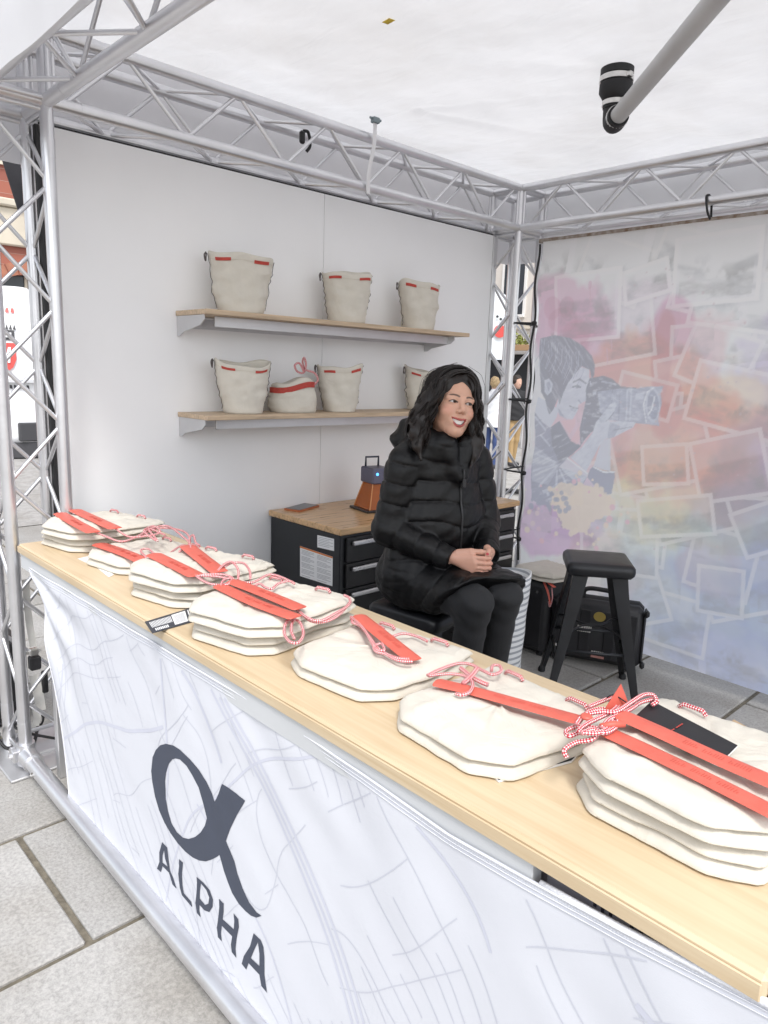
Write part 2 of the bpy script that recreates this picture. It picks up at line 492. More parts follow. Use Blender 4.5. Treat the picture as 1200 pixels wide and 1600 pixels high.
def truss(name, start, end, offs, pitch, ext=(0,0), phase=0):
    """four chords at the offsets round the line start-end, zigzag braces on the four faces"""
    p = bpy.data.objects.new(name, None); COL.objects.link(p); p.parent = frame
    p.empty_display_size = .05
    a, b = Vector(start), Vector(end)
    p.location = a - world_loc(frame)
    d = (b-a).normalized(); ln = (b-a).length
    for o in offs:
        m = MB()
        q0, q1 = a+Vector(o)-d*ext[0], b+Vector(o)+d*ext[1]
        m.tube([q0, q1], RC, 16)
        for t in (.16, ln-.16):                  # coupling sleeves with a dark joint line
            c = a+Vector(o)+d*t
            m.cyl(c-d*.035, c+d*.035, RC*1.05, n=16)
        m.build('chord', ALU, p, smooth=True, sharp=50)
    n = max(2, int(round((ln-.12)/pitch)))
    for k in range(4):
        o0, o1 = Vector(offs[k]), Vector(offs[(k+1) % 4])
        for i in range(n):
            t0, t1 = .06+(ln-.12)*i/n, .06+(ln-.12)*(i+1)/n
            s = (i+k+phase) % 2
            u = (o1-o0).normalized()*RC*.5
            A = a + d*(t0+.012) + (o1-u if s else o0+u)
            B = a + d*(t1-.012) + (o0+u if s else o1-u)
            brace(A, B, RB, p)
    for t in (.03, ln-.03):
        for k in range(4):
            brace(a+d*t+Vector(offs[k]), a+d*t+Vector(offs[(k+1)%4]), RB*1.1, p)
    return p
def post(x0, x1, y0, y1):
    return truss('corner_post', (x0,y0,.02), (x0,y0,Z0-.0), [(0,0,0),(x1-x0,0,0),(x1-x0,y1-y0,0),(0,y1-y0,0)], .235, ext=(0,.23))
post(XO, XI, YF0, YF1)
post(XO, XI, YB0, YB1)
truss('truss_beam', (XI, YF1+.0, Z0), (XI, YB0, Z0), [(0,0,0),(XO-XI,0,0),(XO-XI,0,Z1-Z0),(0,0,Z1-Z0)], .245, ext=(.22,.24))
truss('truss_beam', (XI, YB0, Z0), (.45, YB0, Z0), [(0,0,0),(0,YB1-YB0,0),(0,YB1-YB0,Z1-Z0),(0,0,Z1-Z0)], .25, ext=(.2,0))
truss('truss_beam', (XI, YF0, Z0), (.45, YF0, Z0), [(0,0,0),(0,YF1-YF0,0),(0,YF1-YF0,Z1-Z0),(0,0,Z1-Z0)], .25, ext=(.2,0))
# foot plate, base pipe with its clamp
m = MB().bbox((-3.30,.77,.001),(-2.91,1.15,.012),.003); m.build('foot_plate', ALU_DULL, frame)
m = MB().bbox((-3.30,3.92,.001),(-2.91,4.32,.012),.003); m.build('foot_plate', ALU_DULL, frame)
m = MB().tube([(-2.99,.85,.075),(.3,.835,.075)], .031, 20); m.build('base_pipe', ALU, frame, smooth=True, sharp=50)
m = MB()
m.cyl((-2.99,.855,.03),(-2.99,.855,.12),.036,n=16); m.cyl((-2.955,.85,.075),(-2.88,.85,.075),.039,n=16)
m.bbox((-3.03,.80,.05),(-2.97,.825,.10),.004); m.cyl((-3.0,.79,.075),(-3.0,.83,.075),.009,n=8)
MB().cyl((-2.80,.812,.075),(-2.80,.823,.075),.010,n=10).build('bolt', STEEL, frame)
m.build('pipe_clamp', ALU, frame, smooth=True, sharp=40)

# ------------------------------------------------------------------ roof canopy
def nz3(x, y, z, s=1.): return mnoise.noise(Vector((x*s, y*s, z*s)))
roof = thing('canopy_roof', (-1.4, 2.5, 2.95), 'white fabric canopy roof with faint dirt and sagging creases', 'canopy')
DRX, DRY = -1.715, 2.885
def roof_z(x, y):
    z = 2.975
    ex = min(1, max(0, (x+3.3)/.9)); ey = min(1, max(0, (4.33-y)/.9)); ez = min(1, max(0,(y-.78)/.9))
    z -= .035*math.sin(PI/2*ex)*math.sin(PI/2*ey)*math.sin(PI/2*ez)
    d = math.hypot(x-DRX, y-DRY)
    z -= .016*math.exp(-(d/.55)**2)
    a = math.atan2(y-DRY, x-DRX)
    z += .003*math.exp(-(d/1.3)**2)*math.sin(a*7+1.3*nz3(x,y,3,1.5))*min(1,d/.25)
    z += .014*nz3(x, y, 0, 1.7) + .007*nz3(x*2, y, 2, 3.0) + .003*nz3(x, y*2, 5, 9)
    # creases that run from the strap point towards the corner
    for (cx, cy, ang) in ((-2.75,2.75,.35),(-2.75,2.75,1.1),(-1.2,3.6,.2),(-2.2,3.7,2.8)):
        dx, dy = x-cx, y-cy; t = dx*math.cos(ang)+dy*math.sin(ang); w = -dx*math.sin(ang)+dy*math.cos(ang)
        if t > 0: z += .012*math.exp(-(w/.03)**2)*math.exp(-t/.6)
    return z
m = MB().grid(lambda u,v: (-3.32+4.0*u, .80+3.55*v, roof_z(-3.32+4.0*u, .80+3.55*v)), 170, 150)
m.build('roof_sheet', TENT, roof, smooth=True)
def val_grid(ax, c, a0, a1, zb, zt, seed):
    def fn(u, v):
        a = a0+(a1-a0)*u
        off = .006*nz3(a*2.2, v*1.2, seed, 1.6)*(1-v) + .003*math.sin(a*11+2*nz3(a,v,seed,2))*(1-v)
        z = zb+(zt-zb)*v + .004*nz3(a, seed, 0, 2.1)*(1-v)
        return (c+off, a, z) if ax == 'X' else (a, c+off, z)
    return MB().grid(fn, 120, 10)
val_grid('Y', .785, -3.33, .6, 2.535, 2.985, 1).build('valance', VALANCE, roof, smooth=True)
val_grid('X', -3.325, .79, 4.36, 2.46, 2.985, 5).build('valance', VALANCE, roof, smooth=True)
val_grid('Y', 4.355, -3.33, .6, 2.46, 2.985, 9).build('valance', VALANCE, roof, smooth=True)
p = px(607, 37, 'Z', 2.93); zz = roof_z(p.x, p.y)-.004
MB().loft([[(p.x-.022,p.y-.012,zz),(p.x+.02,p.y-.016,zz),(p.x+.024,p.y+.010,zz),(p.x-.018,p.y+.014,zz)],
           [(p.x-.022,p.y-.012,zz+.001),(p.x+.02,p.y-.016,zz+.001),(p.x+.024,p.y+.010,zz+.001),(p.x-.018,p.y+.014,zz+.001)]]).build('yellow_sticker', mat('sticker_yellow',(.72,.52,.03),.5,var=.3,vscale=60), roof)

# drain pipe under the roof
dz = roof_z(DRX, DRY)
drain = thing('drain_pipe', (DRX, DRY, dz-.2), 'grey plastic drain pipe with black rubber coupling hanging under the roof', 'pipe')
m = MB().lathe([(.060,.004),(.066,.0),(.066,-.025),(.062,-.028),(.062,-.055),(.066,-.058),(.066,-.09),(.050,-.115),(.046,-.118),(.046,-.15),(.043,-.152)], (DRX,DRY,dz), 32)
m.build('rubber_coupling', BLACK_RUB, drain, smooth=True, sharp=40)
MB().lathe([(.0625,-.030),(.0675,-.030),(.0675,-.050),(.0625,-.050)], (DRX,DRY,dz), 32).bbox((DRX+.058,DRY-.03,dz-.05),(DRX+.078,DRY-.005,dz-.03),.003).build('hose_clamp', STEEL, drain, smooth=True, sharp=40)
MB().lathe([(.046,-.122),(.0505,-.122),(.0505,-.14),(.046,-.14)], (DRX,DRY,dz), 32).bbox((DRX+.042,DRY-.03,dz-.14),(DRX+.062,DRY-.005,dz-.122),.003).build('hose_clamp', STEEL, drain, smooth=True, sharp=40)
e0 = Vector((DRX,DRY,dz-.20)); p1 = px(1118, 0, 'Z', dz-.17); dirp = (p1-e0).normalized()
m = MB().tube(catmull([(DRX,DRY,dz-.14),(DRX,DRY,dz-.17),tuple(e0+Vector((0,0,-.005))+dirp*.012),tuple(e0+dirp*.075)],6), .043, 20); m.build('pipe_elbow', BLACK_RUB, drain, smooth=True, sharp=50)
MB().tube([e0+dirp*.05, e0+dirp*.062],.0455,20).build('hose_clamp', STEEL, drain, smooth=True, sharp=50)
MB().tube([e0+dirp*.02, e0+dirp*1.15],.033,24).build('pipe', PVC, drain, smooth=True, sharp=50)
MB().tube([e0+dirp*1.0, e0+dirp*1.12],.038,24).build('pipe_socket', PVC, drain, smooth=True, sharp=50)

# white strap hanging from a clip on the side beam, clamp lamp in the truss
p0 = px(586,190,'X',-2.95); p1 = px(575,303,'X',-2.955)
strap = thing('hanging_strap', p1, 'thin white plastic strap hanging from a clip on the side truss', 'strap')
cp = catmull([p0, p0.lerp(p1,.33)+Vector((.004,.004,0)), p0.lerp(p1,.7)+Vector((0,-.010,0)), p1], 8)
MB().loft([[q+Vector((0,-.012,0)), q+Vector((.002,-.012,0)), q+Vector((.002,.012,0)), q+Vector((0,.012,0))] for q in cp]).build('strip', mat('strap_white',(.75,.75,.76),.5,var=.05), strap)
MB().bbox(p0-Vector((.015,.02,.008)), p0+Vector((.015,.024,.02)), .004).cyl(p0+Vector((0,-.035,.012)),p0+Vector((0,.04,.012)),.006).build('clip', mat('clip_grey',(.2,.25,.27),.5), strap)
p0 = px(474,215,'X',-3.10)
lamp = thing('clamp_bracket', p0, 'small black cable clamp fixed inside the side truss', 'clamp')
m = MB().bbox(p0-Vector((.012,.022,.03)), p0+Vector((.012,.008,.03)), .008); m.build('clamp_body', BLACK_PL, lamp)
MB().tube(catmull([p0+Vector((0,0,.03)),p0+Vector((0,.03,.03)),p0+Vector((.01,.035,-.03)),p0+Vector((0,.02,-.06))],6),.008).build('cable', BLACK_RUB, lamp, smooth=True)

# ------------------------------------------------------------------ white wall of two panels
WX = -3.165
wall = thing('partition_wall', (WX-.02, 2.53, 0), 'tall smooth white side wall made of two panels behind the shelves', 'wall')
ys = (1.105, 2.533, 3.965)
for a, b in zip(ys[:-1], ys[1:]):
    MB().bbox((WX-.02, a+.0015, .03), (WX, b-.0015, 2.588), .0015).build('panel', PANEL, wall)
MB().bbox((WX-.024, ys[2]+.001, .03),(WX+.004, ys[2]+.045, 2.585),.003).build('edge_profile', ALU_DULL, wall)
MB().bbox((WX-.024, ys[0]-.02, .03),(WX+.002, ys[0]-.001, 2.585),.003).build('edge_profile', BLACK_PL, wall)
MB().box((WX-.018, ys[0], 2.5895),(WX-.004, ys[2], 2.596)).build('edge_gasket', BLACK_RUB, wall)
for zz in (2.52, 2.05, 1.4, 1.75):
    MB().cyl((WX,1.125,zz),(WX+.004,1.125,zz),.004,n=8).build('screw', STEEL, wall)

# ------------------------------------------------------------------ shelves
def shelf(z, label, tilt=0):
    t = thing('wall_shelf', (WX, 2.5, z), label, 'shelf')
    y0, y1 = 1.665, 3.44
    b = MB().bbox((WX+.002, y0, z-.022), (-2.885, y1, z), .002); b.build('board', SHELF_WOOD, t)
    MB().box((WX+.001, y0+.05, z-.075),(WX+.006,y1-.08,z-.023)).box((WX+.006,y0+.05,z-.029),(WX+.09,y1-.08,z-.0235)).bbox((-2.975,y0+.09,z-.070),(-2.968,y1-.1,z-.0235),.001).build('rail', ALU_DULL, t)
    for yb in (y0+.006, y1-.10):
        pts = [(WX+.002,z-.0232),(-2.92,z-.0232),(-2.92,z-.045),(-2.95,z-.066),(WX+.06,z-.095),(WX+.025,z-.112),(WX+.002,z-.112)]
        MB().loft([[(x,yb,zz) for x,zz in pts],[(x,yb+.006,zz) for x,zz in pts]]).build('bracket', ALU_DULL, t)
    return t
SZ1, SZ2 = 1.925, 1.462
shelf(SZ1, 'upper pale wooden wall shelf on metal brackets holding three bags')
shelf(SZ2, 'lower pale wooden wall shelf behind the seated woman')
# ------------------------------------------------------------------ upright bucket bags on the shelves
SEAM = mat('dark_cord', (.10,.085,.085), .8, var=.4, vscale=90)
def bucket(loc, rz, label, seed, w=.145, h=.25, slump=0., strap=False):
    t = thing('bucket_bag', loc, label, 'bag', 'canvas bags standing on the wall shelves', rz)
    n = 56
    def S(th, k, off=0.):
        """front is local +x, width along y; k runs 0..1 up the side"""
        hw = w*(.66+.34*k**.75); hd = .082*(1-k)+.056*k
        ex = 2.6
        c, s = math.cos(th), math.sin(th)
        rr = (abs(c)**ex+abs(s)**ex)**(-1/ex)
        x, y = hd*rr*c, hw*rr*s
        amp = .35+.65*math.sin(PI*min(1,k*1.1))
        wr = amp*(.010*nz3(x*3, y*3, k*1.6+seed*3.1, 4) + .006*nz3(x, y*1.5, k*2.2+seed, 11) + .004*math.sin(9*y/w+7*k+seed))
        d = Vector((c*.8, s*.25, 0)).normalized()
        z = h*k
        if k > .6: z += (k-.6)/.4*(.008*math.sin(th*2+seed)-.010*c*c+.004*math.sin(th*5+seed*2)+.012*math.sin(th+seed*2.7))
        return Vector((x, y, z)) + d*(wr+off)
    ks = [0,.03,.09]+[.09+.91*i/16 for i in range(1,17)]
    rings = [[(.75*S(2*PI*i/n,0).x, .8*S(2*PI*i/n,0).y, .002) for i in range(n)]]
    rings += [[S(2*PI*i/n, k) for i in range(n)] for k in ks]
    rings.append([S(2*PI*i/n,1,-.004)+Vector((0,0,.002)) for i in range(n)])
    rings += [[S(2*PI*i/n, k, -.008) for i in range(n)] for k in (.96,.8,.5,.2,.05)]
    MB().loft(rings).build('body', CANVAS, t, smooth=True, local=True)
    # stitched hem below the rim, red tabs, laced side seams
    MB().tube([S(2*PI*i/40, .885, .0005) for i in range(41)], .0012, 5).build('hem_stitch', mat('stitch',(.55,.5,.42),.9), t, local=True)
    for yy in (-.62, .62):
        g = []
        for j in range(4):
            row = []
            for i in range(9):
                u = (yy-.22 + .44*i/8); kk = .865+.055*j/3
                th = math.asin(max(-.98,min(.98,u)))*.88
                row.append((th, kk))
            g.append(row)
        mm = MB(); b = 0
        for off in (.0035,):
            for row in g: mm.v += [tuple(S(th,k,off)) for th,k in row]
        for j in range(3):
            for i in range(8):
                a = j*9+i; mm.f.append((a,a+1,a+10,a+9))
        o = mm.build('red_tab', RED_CLOTH, t, local=True)
        sm = o.modifiers.new('solid','SOLIDIFY'); sm.thickness = .004; sm.offset = -1
    for sd in (-1, 1):
        pts = []
        for i in range(15):
            k = .98-.9*i/14
            pts.append(S(sd*PI/2+(.10 if i%2 else -.10), k, .004))
        MB().tube(catmull(pts,3), .0015, 5).build('side_lacing', SEAM, t, local=True)
    top = S(-PI/2, .98, .006)
    MB().tube(catmull([top+Vector((0,-.004,.002)), top+Vector((.012,-.012,-.012)), top+Vector((.014,-.008,-.035)), top+Vector((-.004,-.004,-.03)), top+Vector((0,-.002,0))],5),.0035,6).build('cord_loop', SEAM, t, local=True)
    return t
def on_shelf(xp, zshelf, xw=-3.015):
    q = px(xp, 500, 'X', xw)
    return (xw, q.y, zshelf+.0008)
bucket(on_shelf(377,SZ1), math.radians(-24), 'large cream canvas bag at the left end of the upper shelf', 1, w=.150, h=.262)
bucket(on_shelf(541,SZ1), math.radians(-22), 'cream canvas bag in the middle of the upper shelf', 2, w=.138, h=.262)
bucket(on_shelf(653,SZ1), math.radians(-20), 'cream canvas bag at the right end of the upper shelf', 3, w=.130, h=.262)
bucket(on_shelf(379,SZ2), math.radians(-20), 'cream canvas bag at the left end of the lower shelf', 4, w=.135, h=.245)
bucket(on_shelf(533,SZ2), math.radians(-22), 'crumpled cream canvas bag standing alone on the lower shelf', 5, w=.125, h=.240)
bucket(on_shelf(664,SZ2,-3.04), math.radians(-18), 'cream canvas bag half hidden behind the woman on the lower shelf', 6, w=.12, h=.245)
# slumped bag with the red carrying strap
q = on_shelf(458, SZ2, -3.03)
t = thing('bucket_bag', q, 'slumped canvas bag with red strap and looped cord on the lower shelf', 'bag', 'canvas bags standing on the wall shelves', math.radians(-20))
n = 44
def S2(th, k, off=0):
    ex = 2.3; c, s = math.cos(th), math.sin(th); rr = (abs(c)**ex+abs(s)**ex)**(-1/ex)
    hw = .128*(1-.18*k*k)*(.9+.1*min(1,k*6)); hd = .085*(1-.35*k)
    x, y, z = hd*rr*c, hw*rr*s, .155*k
    wr = .008*nz3(x,y,k,9)+.005*nz3(x,y,k+4,22)
    d = Vector((c*.8,s*.4,0)).normalized()
    return Vector((x,y,z+ (k**2)*.018*math.sin(y*22)))+d*(wr+off)
rings = [[(.7*S2(2*PI*i/n,0).x,.75*S2(2*PI*i/n,0).y,.002) for i in range(n)]]+[[S2(2*PI*i/n,k/12) for i in range(n)] for k in range(13)]
rings += [[(S2(2*PI*i/n,1).x*f_, S2(2*PI*i/n,1).y*f_, S2(2*PI*i/n,1).z+dz_) for i in range(n)] for f_,dz_ in ((.8,.006),(.4,.0))]
MB().loft(rings).build('body', CANVAS, t, smooth=True, local=True)
st = [S2(a, .80+.05*math.sin(a), .006) for a in np.linspace(-1.45,1.45,24)]
MB().loft([[p+Vector((0,0,-.014)), p+Vector((.003,0,-.014)), p+Vector((.003,0,.014)), p+Vector((0,0,.014))] for p in st]).build('strap', RED_CLOTH, t, local=True)
tp = [(.02,.10,.13),(.03,.125,.165),(.02,.11,.20),(.0,.07,.215),(-.01,.055,.25),(0,.06,.275),(.005,.068,.24),(.01,.055,.20),(.015,.02,.205),(.02,.005,.235),(.02,.03,.245),(.02,.055,.20)]
MB().tube(catmull(tp,6), .0052, 7, uv=True).build('cord', ROPE, t, smooth=True, local=True)
p = px(428,637,'Z',SZ2+.001)
tg = thing('price_card', (p.x+.01,p.y,SZ2+.001), 'dark folded card leaning on the lower shelf between two bags', 'card')
MB().loft([[(p.x-.02,p.y-.045,SZ2+.001),(p.x+.03,p.y+.035,SZ2+.001),(p.x-.02,p.y+.03,SZ2+.055),(p.x-.065,p.y-.045,SZ2+.07)],
           [(p.x-.018,p.y-.047,SZ2+.002),(p.x+.032,p.y+.033,SZ2+.002),(p.x-.018,p.y+.028,SZ2+.056),(p.x-.063,p.y-.047,SZ2+.071)]]).build('cover', CARD_BLACK, tg)
MB().box((p.x+.0,p.y-.03,SZ2+.0015),(p.x+.07,p.y+.04,SZ2+.004)).build('page', PAPER, tg)

# ------------------------------------------------------------------ counter
HC = .973
counter = thing('counter', (-1.55, 1.14, 0), 'long pale wooden counter with stacks of folded bags on it', 'counter')
CX0, CX1, CY0, CY1 = -2.962, -.207, .869, 1.42
MB().bbox((CX0,CY0,HC-.034),(CX1,CY1,HC),.006).build('tabletop', PINE, counter)
MB().bbox((CX0-.0005,CY0-.0045,HC-.0335),(CX1-.004,CY0-.0008,HC-.008),.0015).build('edge_strip', PINE, counter)
MB().bbox((CX0+.012,CY0+.002,HC-.095),(-.545,CY0+.030,HC-.0345),.002).build('rail', RAIL_GREY, counter)
MB().bbox((CX0+.012,CY1-.05,HC-.095),(-.545,CY1-.02,HC-.0345),.002).build('rail', RAIL_GREY, counter)
for xx in (-2.86,-1.7,-.60):
    for yy in (CY0+.06, CY1-.09):
        MB().bbox((xx,yy,.0),(xx+.035,yy+.035,HC-.035),.003).build('leg', ALU_DULL, counter)

# ------------------------------------------------------------------ printed fabric front of the counter
def skirt_mat():
    m = mat('printed_fabric', (.82,.83,.87), .75)
    N, L, b = nodes_of(m)
    tc = N.new('ShaderNodeTexCoord')
    nz = N.new('ShaderNodeTexNoise'); nz.inputs['Scale'].default_value = 1.2; nz.inputs['Detail'].default_value = 3
    L.new(tc.outputs['Object'], nz.inputs['Vector'])
    cr = N.new('ShaderNodeValToRGB'); cr.color_ramp.elements[0].position=.3; cr.color_ramp.elements[0].color=(.615,.63,.68,1); cr.color_ramp.elements[1].position=.7; cr.color_ramp.elements[1].color=(.64,.653,.70,1)
    L.new(nz.outputs['Fac'], cr.inputs['Fac']); L.new(cr.outputs[0], b.inputs['Base Color'])
    nb = N.new('ShaderNodeTexNoise'); nb.inputs['Scale'].default_value=500; L.new(tc.outputs['Object'], nb.inputs['Vector'])
    bp = N.new('ShaderNodeBump'); bp.inputs['Strength'].default_value=.08; bp.inputs['Distance'].default_value=.002; L.new(nb.outputs['Fac'], bp.inputs['Height']); L.new(bp.outputs[0], b.inputs['Normal'])
    return m
SKIRT = skirt_mat()
HEM = mat('hem_white', (.68,.69,.73), .7, bump=.25, bscale=260, stretch=(1,1,1))
SKY_ = .862
front = thing('counter_banner', (-1.4, SKY_, 0), 'white fabric counter front printed with a faint street map and dark emblem', 'banner')
SX1 = .02
# left edge traced from the photograph onto the plane of the fabric
edge = [px(x,y,'Y',SKY_) for x,y in ((41,886),(60,945),(76,1040),(92,1130),(102,1200),(111,1262))]
def left_x(z):
    for a, b in zip(edge[:-1], edge[1:]):
        if b.z <= z <= a.z: return a.x+(b.x-a.x)*(a.z-z)/(a.z-b.z)
    return edge[0].x if z > edge[0].z else edge[-1].x
TOPE = [px(x,y,'Y',SKY_) for x,y in ((41,886),(253,1013),(320,1055),(560,1207),(700,1304),(887,1410),(975,1458),(1200,1573))]
def top_z(x):
    for a, b in zip(TOPE[:-1], TOPE[1:]):
        if a.x <= x <= b.x: return a.z+(b.z-a.z)*(x-a.x)/(b.x-a.x)
    return TOPE[0].z if x < TOPE[0].x else TOPE[-1].z
def skirt_off(x, z):
    # folds fan out from the top left corner; a few soft ripples hang from the top hem; the foot swings out over the pipe
    dx, dz = x+2.90, .92-z
    r = math.hypot(dx, dz); a = math.atan2(dz, max(1e-4,dx))
    o = .011*math.sin(a*15+1.2*nz3(x,z,0,3))*math.exp(-((r-.30)/.30)**2)*min(1,max(0,(.915-z)/.07))
    t = (.925-z)/.9
    o += .004*math.sin(x*21+3*nz3(x,z,4,2))*math.exp(-t*4)*min(1,t/.08)
    o += .010*nz3(x*1.0, z*.7, 8, 2.2)
    o += .0045*nz3(x+z*.8, z, 12, 7)*(.4+.6*math.exp(-((t-.1)/.35)**2))
    return o + .012*t*t
def skirt_p(x, z, d=0.): return Vector((x, SKY_-.004-skirt_off(x,z)*.8-d+.012, z))
def fn(u, v):
    zt = top_z(left_x(.9)+u*2.9); zb = .036
    z = zt+(zb-zt)*v
    xl = left_x(z); x = xl+(SX1-xl)*u
    zt = top_z(x); z = zt+(zb+.010*nz3(x,0,0,2)-zt)*v
    return skirt_p(x, z)
MB().grid(fn, 260, 90).build('fabric', SKIRT, front, smooth=True)
# stitched hem along the top and the left edge
m = MB()
for off_z, r in ((-.003,.0022),(-.013,.0008),(-.021,.0008)):
    m.tube([skirt_p(x, top_z(x)+off_z, .0015) for x in np.linspace(left_x(.89)+.002, SX1, 160)], r, 6)
m.tube([skirt_p(left_x(z)+.004, z, .0012) for z in np.linspace(.895,.045,60)], .0016, 6)
m.build('hem', HEM, front, smooth=True)
m = MB()
for i in range(420):      # zip-like cross stitches of the edge band
    x = -2.2+2.2*i/420
    p = skirt_p(x, top_z(x)-.0085, .0004)
    m.bbox(p-Vector((.0014,.0,.0036)), p+Vector((.0014,.0005,.0036)), .0002)
o = m.build('edge_stitching', HEM, front); o['kind'] = 'stuff'
m = MB(); m.tube([(x, SKY_+.010, top_z(x)-.003) for x in np.linspace(-.53,.02,9)], .006, 10); m.build('keder_cord', HEM, front, smooth=True)

# faint street map printed on the fabric: broad curving roads and rows of thin streets
mr_ = random.Random(11)
ROAD1 = mat('map_ink_broad', (.55,.565,.645), .75); ROAD2 = mat('map_ink_fine', (.54,.555,.62), .75)
def ribbon_on(mb, pts, w):
    L = []; R = []
    for i,(x,z) in enumerate(pts):
        a = pts[max(i-1,0)]; b = pts[min(i+1,len(pts)-1)]; dx, dz = b[0]-a[0], b[1]-a[1]; l = math.hypot(dx,dz) or 1
        nx, nz_ = -dz/l*w/2, dx/l*w/2
        L.append((x+nx,z+nz_)); R.append((x-nx,z-nz_))
    def ok(p): return left_x(min(.9,p[1]))+.012 < p[0] < SX1-.005 and .05 < p[1] < top_z(p[0])-.026
    for i in range(len(pts)-1):
        q = [L[i],R[i],R[i+1],L[i+1]]
        if all(ok(p) for p in q): mb.add([skirt_p(p[0],p[1],.0007) for p in q],[(0,1,2,3)])
def walk(x, z, a, n, step, bend):
    pts = [(x,z)]; k = mr_.uniform(-bend,bend)
    for _ in range(n):
        k = .85*k+mr_.uniform(-bend,bend)*.3; a += k
        x += step*math.cos(a); z += step*math.sin(a); pts.append((x,z))
    return pts
mb1 = MB(); mb2 = MB()
for i in range(9):
    p = walk(mr_.uniform(-2.9,0), mr_.uniform(.05,.9), mr_.uniform(0,2*PI), 90, .018, .10)
    ribbon_on(mb1, p, mr_.choice((.005,.007,.011)))
for off in (-.022,.0,.022):
    base = [(-1.55+.9*t+.12*math.sin(t*4), .93-.95*t) for t in np.linspace(0,1,70)]
    ribbon_on(mb1, [(x+off,z+.3*off) for x,z in base], .009)
def warp(x, z): return (x+.16*nz3(x,z,3,1.3)+.03*nz3(x,z,7,5), z+.16*nz3(x,z,13,1.3)+.03*nz3(x,z,17,5))
for ang, gap, seed in ((-.80,.048,1),(.62,.082,2)):
    ca, sa = math.cos(ang), math.sin(ang); k = -2.2
    while k < 2.2:
        k += gap*mr_.uniform(.6,1.5); run = []; on_ = True
        for t in np.arange(-2.0,2.0,.014):
            if mr_.random() < .045: on_ = not on_ if mr_.random() < .6 else True
            x, z = warp(-1.45+t*ca-k*sa, .48+t*sa+k*ca)
            dens = nz3(x, z, 20+seed, 2.6) > -.22
            if on_ and dens and -3 < x < .05 and 0 < z < 1: run.append((x,z))
            else:
                if len(run) > 3: ribbon_on(mb2, run, .0026)
                run = []
        if len(run) > 3: ribbon_on(mb2, run, .0026)
for i in range(16):
    ribbon_on(mb2, walk(mr_.uniform(-2.9,0), mr_.uniform(.05,.9), mr_.uniform(0,2*PI), 40, .012, .22), .003)
o = mb1.build('printed_roads', ROAD1, front); o['kind'] = 'stuff'
o = mb2.build('printed_streets', ROAD2, front); o['kind'] = 'stuff'
INK = mat('print_ink', (.055,.065,.095), .7, var=.06, vscale=20)
def z1(l): return [(220+x/6, 1150+y/6) for x,y in l]
def z2(l): return [(220+x/6, 1300+y/6) for x,y in l]
def decal(name, polys, parent, m, subdiv=.03):
    pl = [[px(x,y,'Y',SKY_-.001) for x,y in p] for p in polys]
    tris = tessellate_polygon([[Vector((p.x,p.z,0)) for p in q] for q in pl])
    flat = [p for q in pl for p in q]
    bm = bmesh.new(); vs = [bm.verts.new((p.x,0,p.z)) for p in flat]
    for t_ in tris:
        try: bm.faces.new([vs[i] for i in t_])
        except ValueError: pass
    for _ in range(4):
        es = [e for e in bm.edges if e.calc_length() > subdiv]
        if not es: break
        bmesh.ops.subdivide_edges(bm, edges=es, cuts=1)
        bmesh.ops.triangulate(bm, faces=bm.faces[:])
    mm = MB(); mm.v = [tuple(skirt_p(v.co.x, v.co.z, .0012)) for v in bm.verts]; bm.verts.index_update()
    mm.f = [tuple(v.index for v in f.verts) for f in bm.faces]; bm.free()
    return mm.build(name, m, parent)
outer = z1([(668,628),(640,545),(590,440),(520,325),(440,225),(350,135),(290,95),(220,78),(160,95),(115,140),(85,210),(72,340),(82,440),(110,580),(150,710),(200,820),(260,920),(330,1015),(400,1090),(470,1145),(530,1175),(590,1184),(650,1165),(690,1145),(718,1125)]) \
  + z2([(740,300),(760,370),(800,480),(840,580),(900,680),(960,750),(1010,795),(1060,816),(1108,800),(1060,765),(990,670),(930,540),(880,400),(855,290),(815,190),(775,95)]) \
  + z1([(820,870),(870,760),(945,622),(920,600),(850,540),(790,495),(733,460),(700,560)])
hole = z1([(310,215),(350,225),(410,285),(460,370),(520,490),(560,630),(597,780),(580,850),(540,915),(490,955),(430,973),(380,960),(320,910),(270,830),(235,720),(212,600),(205,430),(215,350),(245,265),(280,225)])
decal('emblem', [outer, hole], front, INK)['label'] = 'large dark looped emblem printed on the fabric'
LET = [
 [[(178,105),(228,155),(240,260),(255,370),(290,450),(318,540),(280,500),(245,390),(185,330),(170,385),(135,350),(155,290),(152,200)], [(197,180),(208,260),(232,335),(183,295),(182,230)]],
 [[(340,262),(378,295),(370,400),(375,500),(388,580),(460,660),(470,712),(370,600),(350,530),(335,400),(342,330)]],
 [[(508,428),(570,480),(630,550),(663,640),(660,710),(630,757),(585,740),(540,690),(538,740),(552,805),(515,765),(500,670),(510,560),(512,480)], [(550,490),(600,550),(628,620),(620,680),(590,690),(540,630),(540,560)]],
 [[(718,635),(762,680),(762,760),(755,825),(858,920),(862,840),(855,770),(900,825),(905,900),(885,1010),(878,1100),(888,1185),(845,1130),(835,1060),(845,985),(748,885),(742,960),(752,1032),(715,990),(703,900),(715,800),(722,710)]],
 [[(1040,960),(1105,1025),(1130,1090),(1140,1180),(1145,1350),(1172,1515),(1120,1450),(1100,1345),(1000,1235),(980,1295),(938,1240),(955,1170),(1010,1080)], [(1080,1045),(1095,1150),(1098,1265),(1020,1190),(1050,1110)]]]
for L_ in LET: decal('printed_letter', [z2(p) for p in L_], front, INK)

